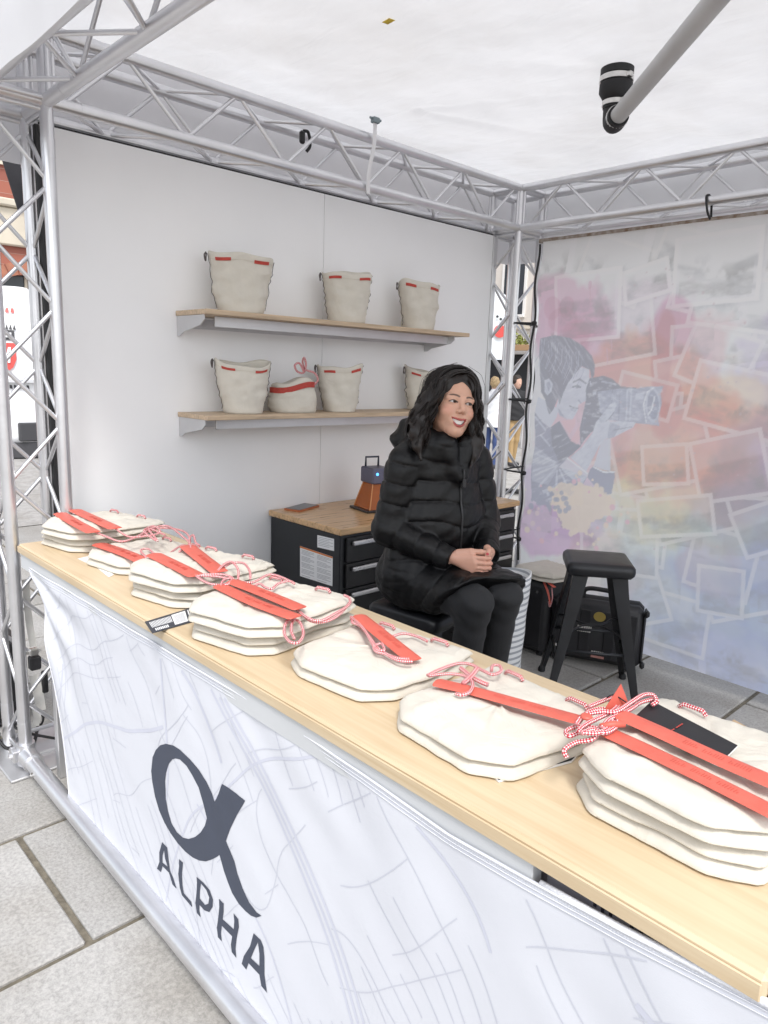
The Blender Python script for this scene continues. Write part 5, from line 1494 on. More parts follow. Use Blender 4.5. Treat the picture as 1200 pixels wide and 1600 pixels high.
for xx,yy in ((1110,330),):
    q = px(xx,yy,'Y',BY)
    MB().tube(catmull([(q.x,BY+.01,bz1+.01),(q.x-.01,BY-.015,bz1+.05),(q.x-.03,BY+.0,Z0+.02),(q.x-.03,BY+.06,Z0+.02),(q.x,BY+.02,bz1+.01)],5),.006,6).build('tie', BLACK_RUB, bp_root, smooth=True)
# ------------------------------------------------------------------ signed distance helpers for bodies
class SDF:
    def __init__(self, lo, hi, h):
        self.lo, self.h = np.array(lo,float), h
        ax = [np.arange(lo[i], hi[i]+h, h) for i in range(3)]
        self.X, self.Y, self.Z = [a.astype(np.float32) for a in np.meshgrid(*ax, indexing='ij')]
        self.P = (self.X, self.Y, self.Z)
def seg(P, a, b, ra, rb, sc=(1,1,1)):
    """tapered capsule; returns distance and the position along its axis in metres"""
    a = np.array(a,float); b = np.array(b,float); d = b-a; L2 = float((d*d).sum()); L = math.sqrt(L2)
    x, y, z = (P[0]-a[0])*sc[0], (P[1]-a[1])*sc[1], (P[2]-a[2])*sc[2]
    ds = d*np.array(sc); L2 = float((ds*ds).sum())
    t = np.clip((x*ds[0]+y*ds[1]+z*ds[2])/max(L2,1e-9), 0, 1)
    r = np.sqrt((x-t*ds[0])**2+(y-t*ds[1])**2+(z-t*ds[2])**2)
    return r-(ra+(rb-ra)*t), t*L
def ell(P, c, r):
    x, y, z = (P[0]-c[0])/r[0], (P[1]-c[1])/r[1], (P[2]-c[2])/r[2]
    k0 = np.sqrt(x*x+y*y+z*z); k1 = np.sqrt((x/r[0])**2+(y/r[1])**2+(z/r[2])**2)
    return k0*(k0-1)/np.maximum(k1,1e-6)
def smin(a, b, k):
    h = np.clip(.5+.5*(b-a)/k, 0, 1)
    return b+(a-b)*h - k*h*(1-h)
def smax(a, b, k): return -smin(-a, -b, k)
def nets(F, lo, h):
    """naive surface nets: vertices and quads of the zero level"""
    n = np.array(F.shape); S = F < 0
    c = np.zeros(tuple(n-1), np.int8)
    for dx in (0,1):
        for dy in (0,1):
            for dz in (0,1): c += S[dx:n[0]-1+dx, dy:n[1]-1+dy, dz:n[2]-1+dz]
    act = np.argwhere((c > 0) & (c < 8))
    idx = -np.ones(tuple(n-1), np.int64); idx[act[:,0],act[:,1],act[:,2]] = np.arange(len(act))
    acc = np.zeros((len(act),3)); cnt = np.zeros(len(act))
    cor = [(0,0,0),(1,0,0),(0,1,0),(1,1,0),(0,0,1),(1,0,1),(0,1,1),(1,1,1)]
    for a in range(8):
        for b in range(a+1,8):
            d = np.array(cor[b])-np.array(cor[a])
            if abs(d).sum() != 1: continue
            ia, ib = act+cor[a], act+cor[b]
            fa, fb = F[ia[:,0],ia[:,1],ia[:,2]], F[ib[:,0],ib[:,1],ib[:,2]]
            m = (fa < 0) != (fb < 0)
            t = fa[m]/(fa[m]-fb[m])
            acc[m] += np.array(cor[a])+t[:,None]*d; cnt[m] += 1
    V = (act+acc/cnt[:,None])*h+np.array(lo)
    quads = []
    for ax in range(3):
        sl0 = [slice(None)]*3; sl1 = [slice(None)]*3
        sl0[ax] = slice(0,-1); sl1[ax] = slice(1,None)
        e = S[tuple(sl0)] != S[tuple(sl1)]
        E = np.argwhere(e); o = [i for i in range(3) if i != ax]
        ok = (E[:,o[0]] > 0)&(E[:,o[1]] > 0)&(E[:,o[0]] < n[o[0]]-1)&(E[:,o[1]] < n[o[1]]-1); E = E[ok]
        if not len(E): continue
        neg = S[E[:,0],E[:,1],E[:,2]]
        q = []
        for du,dv in ((-1,-1),(0,-1),(0,0),(-1,0)):
            k = E.copy(); k[:,o[0]] += du; k[:,o[1]] += dv
            q.append(idx[k[:,0],k[:,1],k[:,2]])
        q = np.stack(q,1)
        flip = neg if ax != 1 else ~neg
        q[~flip] = q[~flip][:,::-1]
        quads.append(q)
    return V, np.concatenate(quads)
def mesh_np(name, V, Q, m, parent=None, colors=None, smooth=True):
    me = bpy.data.meshes.new(name)
    me.vertices.add(len(V)); me.vertices.foreach_set('co', np.asarray(V,np.float32).ravel())
    me.loops.add(Q.size); me.loops.foreach_set('vertex_index', Q.ravel().astype(np.int32))
    me.polygons.add(len(Q)); me.polygons.foreach_set('loop_start', np.arange(0,Q.size,Q.shape[1],dtype=np.int32))
    me.update(calc_edges=True)
    me.polygons.foreach_set('use_smooth', np.full(len(Q),smooth))
    if colors is not None:
        ca = me.color_attributes.new('tone','FLOAT_COLOR','POINT')
        rgba = np.ones((len(V),4),np.float32); rgba[:,:3] = colors; ca.data.foreach_set('color', rgba.ravel())
    me.materials.append(m)
    o = bpy.data.objects.new(name, me); COL.objects.link(o)
    if parent is not None: o.parent = parent
    return o
def relax(V, Q, it=1, lam=.5):
    for _ in range(it):
        acc = np.zeros_like(V); cnt = np.zeros(len(V))
        for k in range(4):
            a, b = Q[:,k], Q[:,(k+1)%4]
            np.add.at(acc, a, V[b]); np.add.at(acc, b, V[a]); np.add.at(cnt, a, 1); np.add.at(cnt, b, 1)
        V = V+lam*(acc/np.maximum(cnt,1)[:,None]-V)
    return V
def tone_mat(name, rough, sss=0., bump=.0, bscale=400):
    m = mat(name, (.8,.8,.8), rough, sss=sss, bump=bump, bscale=bscale)
    N, L, b = nodes_of(m); a = N.new('ShaderNodeVertexColor'); a.layer_name = 'tone'; L.new(a.outputs[0], b.inputs['Base Color'])
    return m
SKIN = tone_mat('skin', .46, sss=.12, bump=.05, bscale=500)

# ------------------------------------------------------------------ the seated woman (local: x forward, y her left, z up)
# head in its own frame: origin between the ears at eye level
HR = Matrix.Rotation(R_(-14),4,'Z') @ Matrix.Rotation(R_(-7),4,'Y') @ Matrix.Rotation(R_(-9),4,'X')
HC_ = Vector((.055, .0, 1.565))
def head_xf(V):
    M = np.array(HR.to_3x3())*1.01; return V@M.T + np.array(HC_)
def head_field(P):
    d = ell(P,(-.012,0,.030),(.094,.074,.090))
    d = smin(d, ell(P,(.030,0,-.030),(.060,.061,.082)), .03)
    for s in (-1,1):
        d = smin(d, seg(P,(-.005,s*.052,-.055),(.058,s*.012,-.098),.018,.019)[0], .03)      # jaw
        d = smin(d, ell(P,(.060,s*.036,-.034),(.027,.026,.024)), .022)                        # raised cheeks
        d = smin(d, seg(P,(.083,s*.012,.021),(.070,s*.046,.018),.010,.010)[0], .016)          # brow
        d = smin(d, ell(P,(-.005,s*.072,-.010),(.018,.010,.030)), .008)                       # ear
    d = smin(d, ell(P,(.070,0,-.102),(.020,.021,.017)), .018)                                 # chin
    d = smax(d, -ell(P,(.105,.031,.0015),(.020,.019,.0115)), .010)
    d = smax(d, -ell(P,(.105,-.031,.0015),(.020,.019,.0115)), .010)
    d = smin(d, seg(P,(.088,0,.014),(.108,0,-.027),.0075,.0098)[0], .012)                     # nose
    for s in (-1,1): d = smin(d, ell(P,(.099,s*.0115,-.033),(.011,.0075,.0075)), .006)
    for s in (-1,1): d = smax(d, -ell(P,(.110,s*.0065,-.0395),(.005,.0035,.003)), .002)
    # eyelids round the eyeball
    for s in (-1,1):
        d = smin(d, ell(P,(.0745,s*.031,.0015),(.0158,.0170,.0140)), .004)
        # almond opening
        y = (P[1]-s*.031); up = .0046-(y/.0148)**2*.0056; lo = -.0034+(y/.0148)**2*.0030
        zc = P[2]-.0012
        alm = np.maximum(np.maximum(zc-up, lo-zc), .074-P[0])
        d = smax(d, -alm, .0012)
    # mouth region pushed forward, then the open smile
    d = smin(d, ell(P,(.072,0,-.068),(.026,.034,.022)), .016)
    yy = P[1]/.0310
    mu = -.0630+.0085*yy*yy*np.clip(1-0*yy,0,1); ml = -.0825+.0280*yy*yy
    mouth = np.maximum(np.maximum(P[2]-mu, ml-P[2]), .080-P[0])
    d = smax(d, -mouth, .0025)
    # neck
    d = smin(d, seg(P,(-.030,0,-.060),(-.055,0,-.215),.052,.056)[0], .03)
    return d
def lips_paths():
    ys = np.linspace(-.0310,.0310,15); up = []; lo = []
    for y in ys:
        q = y/.0310
        xx = .0955-.017*q*q
        up.append((xx, y, -.0630+.0085*q*q+.0012)); lo.append((xx-.001, y, -.0825+.0280*q*q-.0022*(1-q*q)))
    return up, lo
H = SDF((-.125,-.098,-.235),(.132,.098,.135),.0019)
F = head_field(H.P)
up_, lo_ = lips_paths()
def chain(P, pts, r0, r1):
    d = None; n = len(pts)-1
    for i in range(n):
        m_ = 1-abs((i+.5)/n*2-1); e = seg(P, pts[i], pts[i+1], r0+(r1-r0)*m_, r0+(r1-r0)*m_)[0]
        d = e if d is None else np.minimum(d, e)
    return d
sub = np.s_[int((.065+.125)/.0019):, int((-.04+.098)/.0019):int((.04+.098)/.0019), int((-.10+.235)/.0019):int((-.045+.235)/.0019)]
Ps = tuple(a[sub] for a in H.P)
lipd = np.minimum(chain(Ps, up_, .0016, .0034), chain(Ps, lo_, .0016, .0042))
F[sub] = smin(F[sub], lipd, .002)
V, Q = nets(F, H.lo, H.h); V = relax(V, Q, 1, .4)
# pigment: skin, lips, brows, blush
def near(V, pts):
    d = np.full(len(V), 9.)
    for a,b in zip(pts[:-1],pts[1:]): d = np.minimum(d, seg((V[:,0],V[:,1],V[:,2]),a,b,0,0)[0])
    return d
base = np.array((.60,.345,.245)); Cc = np.tile(base,(len(V),1))
def paint(mask, c): 
    global Cc
    Cc = Cc*(1-mask[:,None])+np.array(c)*mask[:,None]
for s in (-1,1): paint(np.clip(1-np.linalg.norm((V-np.array((.068,s*.045,-.030)))/np.array((.05,.028,.026)),axis=1),0,1)*.5, (.62,.22,.17))
paint(np.clip(1-np.linalg.norm((V-np.array((.112,0,-.028)))/.016,axis=1),0,1)*.25, (.60,.24,.18))
ld = np.minimum(near(V,up_),near(V,lo_)); paint(np.clip((.0058-ld)/.0014,0,1)*(V[:,0]>.074), (.40,.085,.075))
for s in (-1,1):
    bpts = [(.092,s*.014,.0215),(.090,s*.024,.0255),(.084,s*.036,.0270),(.074,s*.050,.0215)]
    paint(np.clip((.0046-near(V,bpts))/.002,0,1)*.88, (.035,.02,.014))
    lash = [(.090,s*(.031+t*.0150),.0012+.0058-abs(t)**2*.0058) for t in np.linspace(-1,1,9)]
    lash = [(.084,p[1],p[2]) for p in lash]
    yz = np.full(len(V),9.)
    for a,b in zip(lash[:-1],lash[1:]): yz = np.minimum(yz, seg((V[:,0]*0,V[:,1],V[:,2]),(0,a[1],a[2]),(0,b[1],b[2]),0,0)[0])
    paint(np.clip((.0028-yz)/.0012,0,1)*(V[:,0]>.06)*.92, (.02,.012,.01))
    low = [(0,s*(.031+t*.0140),.0012-.0042+abs(t)**2*.0035) for t in np.linspace(-1,1,9)]
    yz = np.full(len(V),9.)
    for a,b in zip(low[:-1],low[1:]): yz = np.minimum(yz, seg((V[:,0]*0,V[:,1],V[:,2]),a,b,0,0)[0])
    paint(np.clip((.0020-yz)/.0012,0,1)*(V[:,0]>.06)*.5, (.10,.05,.04))
inmouth = (V[:,2]<-.0630+.0085*(V[:,1]/.031)**2+.001)&(V[:,2]>-.0825+.0280*(V[:,1]/.031)**2-.001)&(abs(V[:,1])<.027)&(V[:,2]<-.058)&(V[:,2]>-.086)&(V[:,0]<.0845)&(V[:,0]>.07)&(ld>.0035)
paint(inmouth.astype(float), (.10,.02,.02))
HV, HQ, HCOL = head_xf(V), Q, Cc

# hands: right over left, fingers curled round each other (body frame)
HB = SDF((.15,-.15,.935),(.40,.15,1.10),.0022)
def hand(P, wrist, kn, nrm, fingers, thumb, palm_r=.0135):
    """palm spanned from wrist to four knuckles, finger chains, thumb chain"""
    d = None
    for k in kn:
        e = seg(P, wrist, k, .019, palm_r)[0]; d = e if d is None else smin(d, e, .012)
    for pts, r in fingers:
        f = None
        for i,(a,b) in enumerate(zip(pts[:-1],pts[1:])):
            e = seg(P,a,b,r*(1-.07*i),r*(1-.07*(i+1)))[0]; f = e if f is None else smin(f,e,.003)
        d = smin(d, f, .0035)
    f = None
    for i,(a,b) in enumerate(zip(thumb[:-1],thumb[1:])):
        r = (.0150,.0112,.0098)[min(i,2)]; e = seg(P,a,b,r,r*.88)[0]; f = e if f is None else smin(f,e,.005)
    return smin(d, f, .006)
RWR, LWR = (.208,-.080,1.018), (.222,.082,1.022)
zk = 1.012
rk = [(.277,-.038,1.028),(.284,-.034,1.010),(.283,-.033,.992),(.276,-.036,.976)]
rf = []
for i,k in enumerate(rk):
    kx,ky,kz = k
    rf.append(([k,(kx+.026,ky+.030-.002*i,kz-.001),(kx+.030,ky+.054-.003*i,kz-.002),(kx+.014,ky+.066-.004*i,kz-.003)], (.0092,.0094,.0090,.0080)[i]))
r_th = [(.226,-.066,1.036),(.262,-.034,1.046),(.284,-.006,1.047),(.292,.016,1.043)]
lk = [(.274,.040,1.030),(.272,.036,1.010),(.266,.034,.992),(.258,.034,.977)]
lf = []
for i,k in enumerate(lk):
    kx,ky,kz = k
    lf.append(([k,(kx-.006,ky-.030,kz+.0),(kx-.022,ky-.050,kz-.001),(kx-.036,ky-.040,kz-.002)], (.0090,.0092,.0088,.0078)[i]))
l_th = [(.234,.066,1.042),(.268,.036,1.054),(.292,.024,1.050),(.306,.006,1.040)]
dR = hand(HB.P, RWR, rk, None, rf, r_th)
dL = hand(HB.P, LWR, lk, None, lf, l_th)
dR = smin(dR, seg(HB.P,(.14,-.115,1.015),RWR,.024,.020)[0],.01); dL = smin(dL, seg(HB.P,(.155,.115,1.02),LWR,.024,.020)[0],.01)
F = np.minimum(dR, dL)
HZ = .006                                      # the hands lie a little lower in the lap
V1, Q1 = nets(F, HB.lo, HB.h); V1 = relax(V1,Q1,1,.4)
c1 = np.tile(np.array((.60,.33,.24)),(len(V1),1))
kd = np.full(len(V1),9.)
for pts,_ in rf+lf:
    for k in pts[0:3]: kd = np.minimum(kd, np.linalg.norm(V1-np.array(k),axis=1))
c1 = c1*(1-np.clip(1-kd/.016,0,1)[:,None]*.35)+np.array((.58,.20,.15))*np.clip(1-kd/.016,0,1)[:,None]*.35
for tip,dr in ((r_th[-1],(.002,.006,.007)),(l_th[-1],(.006,-.004,.006))):
    c = np.array(tip)+np.array(dr)*1.1; m_ = np.clip((.0075-np.linalg.norm(V1-c,axis=1))/.0015,0,1); c1 = c1*(1-m_[:,None])+np.array((.42,.03,.05))*m_[:,None]
V1[:,2] -= HZ
# the rest of the body under the clothes
B = SDF((-.22,-.32,.28),(.62,.32,1.50),.014)
d = seg(B.P,(0,0,.88),(0,0,1.30),.115,.105,(1,.72,1))[0]
d = smin(d, seg(B.P,(0,-.14,1.35),(0,.14,1.35),.05,.05)[0], .05)
d = smin(d, seg(B.P,(0,0,1.34),(.01,0,1.46),.05,.05)[0], .04)
ARM = {-1:((0,-.172,1.345),(-.012,-.222,1.085),(.200,-.088,1.004)), 1:((0,.172,1.345),(.020,.218,1.090),(.212,.090,1.006))}
LEG = {-1:((.02,-.095,.875),(.350,-.080,.872),(.290,-.080,.40)), 1:((.02,.095,.875),(.345,.062,.880),(.285,.066,.41))}
for s in (-1,1):
    a,b,c = ARM[s]; d = smin(d, seg(B.P,a,b,.045,.038)[0], .03); d = smin(d, seg(B.P,b,c,.036,.024)[0], .02)
    a,b,c = LEG[s]; d = smin(d, seg(B.P,a,b,.075,.055)[0], .04); d = smin(d, seg(B.P,b,c,.05,.035)[0], .03)
V2, Q2 = nets(d, B.lo, B.h)
c2 = np.tile(np.array((.58,.35,.26)),(len(V2),1))
BV = np.concatenate([HV,V1,V2]); BQ = np.concatenate([HQ,Q1+len(HV),Q2+len(HV)+len(V1)]); BC = np.concatenate([HCOL,c1,c2])
woman = mesh_np('person', BV, BQ, SKIN, None, BC)
woman.location = PR+Vector((.012,.012,0)); woman.rotation_euler = (0,0,R_(-12))
tag(woman, 'smiling woman in a long black puffer coat sitting with clasped hands', 'person')
# eyes and teeth
EYE = mat('eye_white',(.50,.475,.46),.2); IRIS = mat('iris',(.055,.03,.018),.15); PUP = mat('pupil',(.004,.004,.004),.1); TEETH = mat('teeth',(.80,.77,.71),.3)
def head_pts(l): return [tuple(x) for x in head_xf(np.array([tuple(p) for p in l],float))]
for s in (-1,1):
    mb = MB().lathe([(.0124*math.sin(a),-.0124*math.cos(a)) for a in np.linspace(0.02,PI-.02,14)],(.0765,s*.031,.0015),24)
    mb.v = head_pts(mb.v); e = mb.build('eye', EYE, woman, smooth=True, local=True)
    gaze = Vector((.965,.22,.09)).normalized()
    c = Vector((.0765,s*.031,.0015))
    for r,dx,mm in ((.0066,.0110,IRIS),(.0031,.0123,PUP)):
        mb = MB().lathe([(r,0),(r*.8,.0007),(r*.3,.0012),(.0001,.0013)], c+gaze*dx, 20, axis=gaze); mb.v = head_pts(mb.v); mb.build('iris' if mm is IRIS else 'pupil', mm, e, smooth=True, local=True)
mb = MB(); n=10
for i in range(n):
    y0 = -.0245+.049*i/n; y1 = y0+.049/n-.0004; hh = .0165*(1-(abs(i+.5-n/2)/(n/2))**2*.55); zt = -.0618+.0085*((y0+y1)/2/.0310)**2
    x0 = .0895-.017*((y0)/.0310)**2; x1 = .0895-.017*((y1)/.0310)**2
    mb.loft([[(x0,y0,zt),(x1,y1,zt),(x1+.0006,y1-.0003,zt-hh),(x0+.0006,y0+.0003,zt-hh)],[(x0-.005,y0,zt),(x1-.005,y1,zt),(x1-.005,y1,zt-hh),(x0-.005,y0,zt-hh)]])
mb.v = head_pts(mb.v); mb.build('teeth', TEETH, woman, local=True)

# coat: quilted, knee length, hood bunched behind the neck
G = SDF((-.29,-.33,.755),(.44,.33,1.55),.0048)
P_ = G.P
def q_(s, l=.078, a=.0095, ph=0.):
    sn = np.abs(np.sin(np.pi*(s+ph)/l)); return .50*a*(sn**.5-.68)-.36*a*np.exp(-(sn/.15)**2)
wob = .012*np.sin(P_[1]*14+P_[0]*9)+.010*np.sin(P_[1]*23-P_[2]*11)
d = None
for (a,b,ra,rb) in (((-.01,0,.90),(-.005,0,1.12),.165,.142),((-.005,0,1.12),(.0,0,1.33),.142,.118)):
    e = seg(P_,a,b,ra,rb,(1,.74,1))[0]; d = e if d is None else smin(d,e,.05)
d = d - q_(P_[2]+wob,.080,.0085)
sh = seg(P_,(-.01,-.135,1.355),(-.01,.135,1.355),.072,.072)[0]; d = smin(d, sh-q_(P_[2]+wob,.080,.006), .04)
hip = ell(P_,(-.02,0,.875),(.205,.238,.150)) - q_(P_[2]+.25*P_[0]+wob,.085,.008)
d = smin(d, hip, .05)
th = None
for s in (-1,1):
    e = seg(P_,(.0,s*.085,.865),(.365,s*.080,.872),.112,.096)[0]; th = e if th is None else smin(th,e,.05)
th = smin(th, seg(P_,(.05,0,.90),(.37,0,.895),.085,.065)[0], .05)
th = th - q_(P_[0]*.75-P_[2]*.6+.3*P_[1]+wob,.090,.008)
hem = P_[0]-(.365+.20*P_[1]+.9*(P_[2]-.95)+.01*np.sin(P_[1]*30))
th = smax(th, hem, .012)
d = smin(d, th, .035)
d = smax(d, .772+.02*np.sin(P_[0]*9+P_[1]*5)-P_[2], .012)
for s in (-1,1):
    a,b,c = ARM[s]
    e,u = seg(P_,a,b,.068,.064); e = e - q_(u+wob*.6,.082,.0095)
    f,w = seg(P_,b,c,.064,.044); f = f - q_(w+wob*.6,.075,.0085,.02)
    arm = smin(e,f,.025)
    cc = np.array(c)-np.array(b); cc /= np.linalg.norm(cc)
    cut = (P_[0]-c[0])*cc[0]+(P_[1]-c[1])*cc[1]+(P_[2]-c[2])*cc[2]-.008
    arm = np.where(cut > -.12, smax(arm, np.where(f<e+.05,cut,-1), .006), arm)
    d = smin(d, arm, .010)
# collar standing round the neck, hood bunched behind
col_ = None
for i in range(14):
    a0, a1 = R_(22+316*i/14), R_(22+316*(i+1)/14)
    def cp(a): 
        bk = (1-math.cos(a))/2
        return (.012+.090*math.cos(a)-.03*bk, .102*math.sin(a), 1.395+.035*bk+.008*math.sin(a)**2), .036+.022*bk
    p0,r0 = cp(a0); p1,r1 = cp(a1)
    e = seg(P_,p0,p1,r0,r1,(1,1,.72))[0]; col_ = e if col_ is None else smin(col_,e,.02)
for s in (-1,1):
    e = seg(P_,(.095,s*.050,1.425),(.118,s*.014,1.30),.036,.026)[0]; col_ = smin(col_,e,.02)
hood = smin(ell(P_,(-.120,-.02,1.420),(.070,.130,.075)), ell(P_,(-.105,-.090,1.42),(.055,.050,.065)), .03)
hood = smin(hood, ell(P_,(-.09,.09,1.42),(.06,.06,.065)), .03) - .008*np.sin(P_[2]*70+P_[1]*25) 
d = smin(d, smin(col_, hood, .035)-q_(P_[2]+wob,.075,.004), .022)
# room for the neck and chin
d = smax(d, -seg(P_,(.02,0,1.36),(.05,0,1.62),.060,.088)[0], .012)
d = d + .0022*np.sin(P_[0]*95+P_[2]*40)*np.sin(P_[1]*80-P_[2]*60) 
V, Q = nets(d, G.lo, G.h); V = relax(V,Q,1,.35)
COAT = mat('coat_nylon',(.0042,.0042,.0048),.44,var=.2,vscale=12,bump=.22,bscale=38,spec=.3)
coat = mesh_np('coat', V, Q, COAT, woman)
# zip along the front opening, and the dark top underneath
def surf_x(y, z, lim=.6):
    m_ = (abs(V[:,1]-y) < .009)&(abs(V[:,2]-z) < .008)&(V[:,0] < lim)
    return V[m_][:,0].max() if m_.any() else .12
zp = [Vector((surf_x(.004,z)+.001, .004, z)) for z in np.linspace(1.33,1.00,26)]
zp = [zp[0].lerp(zp[1],0)]+[ (zp[i-1]+zp[i]*2+zp[i+1])/4 for i in range(1,len(zp)-1)]+[zp[-1]]
MB().tube(zp,.0042,6).build('zip', mat('zip_dark',(.03,.03,.032),.35,.3), coat, smooth=True, local=True)
MB().bbox((zp[2].x-.002,-.004,zp[2].z-.045),(zp[2].x+.008,.012,zp[2].z-.012),.003).build('zip_pull', mat('zip_dark'), coat, local=True)
top_ = MB().lathe([(.050,1.30),(.062,1.36),(.063,1.42),(.060,1.450),(.054,1.448),(.05,1.40)],(.012,0,0),24)
top_.build('undershirt', mat('black_knit',(.010,.010,.011),.9,bump=.3,bscale=200), woman, smooth=True, local=True)
# trousers and boots
T = SDF((.0,-.22,.26),(.62,.22,.99),.008)
d = None
for s in (-1,1):
    a,b,c = LEG[s]
    e = smin(seg(T.P,(a[0]+.05,a[1],a[2]-.01),b,.084,.066)[0], seg(T.P,b,c,.063,.047)[0], .03)
    kn = np.sqrt((T.X-b[0])**2+(T.Y-b[1])**2+(T.Z-b[2])**2)
    e = e + .004*np.sin(T.Z*85+T.X*60)*np.exp(-(kn/.13)**2)
    d = e if d is None else smin(d,e,.012)
V, Q = nets(d, T.lo, T.h); V = relax(V,Q,1,.4)
trousers = mesh_np('trousers', V, Q, mat('dark_denim',(.010,.0105,.0125),.75,var=.25,vscale=30,bump=.2,bscale=300,sheen=.05), woman)
W = SDF((.27,-.18,.245),(.66,.18,.50),.0075)
for s in (-1,1):
    c = LEG[s][2]
    d = seg(W.P,(c[0],c[1],.46),(c[0]+.0,c[1],.33),.052,.047)[0]
    d = smin(d, seg(W.P,(c[0]-.01,c[1],.318),(c[0]+.15,c[1]+s*.02,.305),.045,.038)[0], .03)
    d = smax(d, .262-W.Z, .006)
    V, Q = nets(d, W.lo, W.h); mesh_np('boot', V, Q, mat('boot_black',(.012,.012,.013),.4,var=.2,vscale=20), woman)
# hair: a volume with waves plus loose strands
A = SDF((-.15,-.165,-.30),(.135,.165,.145),.0048)
Pp = A.P
n1 = np.sin(Pp[2]*55+Pp[1]*30)*np.sin(Pp[0]*48+Pp[2]*20)
cap = ell(Pp,(-.022,0,.036),(.104,.088,.098))
facecut = ell(Pp,(.115,-.002,-.030),(.100,.0690,.118))
sidecut = ell(Pp,(.110,.0,-.16),(.10,.066,.10))
hr = smax(cap, -facecut, .010)
hr = smax(hr, -.052-Pp[2]*1.0-0*Pp[0], .02)
for s in (-1,1):
    w_ = 1.12 if s < 0 else .92
    pts = [(.012,s*.074,.055),(-.004,s*.088,.0),(-.004,s*.100*w_,-.065),(.014,s*.112*w_,-.125),(.036,s*.112*w_,-.180),(.050,s*.098*w_,-.225)]
    rr = [.030,.036,.042,.036,.018,.005]
    for i in range(5): hr = smin(hr, seg(Pp,pts[i],pts[i+1],rr[i],rr[i+1])[0], .018)
hr = smin(hr, seg(Pp,(-.085,0,.0),(-.075,0,-.20),.055,.06,(1,.55,1))[0], .03)
# sweep over the forehead from a side parting
hr = smin(hr, seg(Pp,(.045,.030,.112),(.046,-.060,.078),.016,.016)[0], .015)
hr = smin(hr, seg(Pp,(.046,-.060,.078),(.026,-.084,-.005),.016,.020)[0], .015)
hr = smin(hr, seg(Pp,(.045,.030,.112),(.046,.062,.068),.015,.014)[0], .015)
hr = smin(hr, seg(Pp,(.046,.062,.068),(.024,.082,-.01),.014,.018)[0], .015)
hr = hr + .0028*n1*np.clip(.6-Pp[2]*6,0,1) + .0016*np.sin(Pp[1]*170+Pp[2]*50+Pp[0]*60)
hr = smax(hr, -smax(ell(Pp,(.112,-.002,-.030),(.092,.0640,.112)), .0-Pp[0]+.02,.01), .006)
V, Q = nets(hr, A.lo, A.h)
HAIR = mat('dark_hair',(.012,.0075,.006),.38,var=.4,vscale=60,spec=.4)
hair = mesh_np('hair', head_xf(V), Q, HAIR, woman)
hrnd = random.Random(3)
mb = MB()
for lk_ in range(84):                               # wavy locks that fall from a side parting
    s = -1 if lk_ % 8 < 5 else 1
    x0 = hrnd.uniform(-.085,.062); xe = x0*.55+hrnd.uniform(-.015,.05)
    y0 = .018+ (0 if s > 0 else -.004)
    lowz = -hrnd.uniform(.11,.205) if s < 0 else -hrnd.uniform(.10,.19)
    off = hrnd.uniform(.006,.020); flare = hrnd.uniform(.0,.040)+(.014 if s < 0 else .0)
    fr = hrnd.uniform(50,72); ph = hrnd.uniform(0,6.3); am = hrnd.uniform(.006,.013)
    for st in range(13):
        jx, jo, jp = hrnd.gauss(0,.006), hrnd.gauss(0,.0028), hrnd.gauss(0,.35); cut = hrnd.uniform(.82,1.0)
        pts = []
        for k in range(26):
            u = k/25*cut
            hgt = max(.02, 1-((x0+.022)/.112)**2)**.5       # scalp is lower towards front and back
            if u < .45:
                ang = u/.45*1.62
                y = y0+(s*(.086+off)*hgt-y0)*math.sin(min(PI/2,ang)); z = .036+(.098+off)*hgt*math.cos(ang)
                x = x0
            else:
                w_ = (u-.45)/.55; zs = .036+(.098+off)*hgt*math.cos(1.62)
                z = zs+(lowz-zs)*w_; y = s*((.086+off)*hgt+flare*math.sin(w_*PI*.62)); x = x0+(xe-x0)*w_
            wv = am*min(1,max(0,(u-.22)/.3))
            pts.append((x+jx+wv*math.sin(z*fr+ph+jp), y+s*jo+s*wv*.8*math.cos(z*fr*1.05+ph+jp), z))
        mb.tube(pts, [.0023*(1-.7*max(0,(k/25-.5)*2)**2) for k in range(26)], 4)
for i in range(60):                                  # stray hairs
    s = hrnd.choice((-1,-1,1)); x0 = hrnd.uniform(-.08,.06); pts = []; o_ = hrnd.uniform(.012,.03); ph = hrnd.uniform(0,6)
    for k in range(18):
        ang = .2+k/17*1.6; pts.append((x0+.006*math.sin(k*.7+ph), s*(.088+o_)*math.sin(min(PI/2,ang))+.003*math.sin(k+ph), .036+(.098+o_*.6)*math.cos(ang)-max(0,k-10)*.014))
    mb.tube(pts, .0007, 3)
mb.v = head_pts(mb.v)
st_ = mb.build('hair_strands', HAIR, hair, smooth=True, local=True); st_['kind'] = 'stuff'
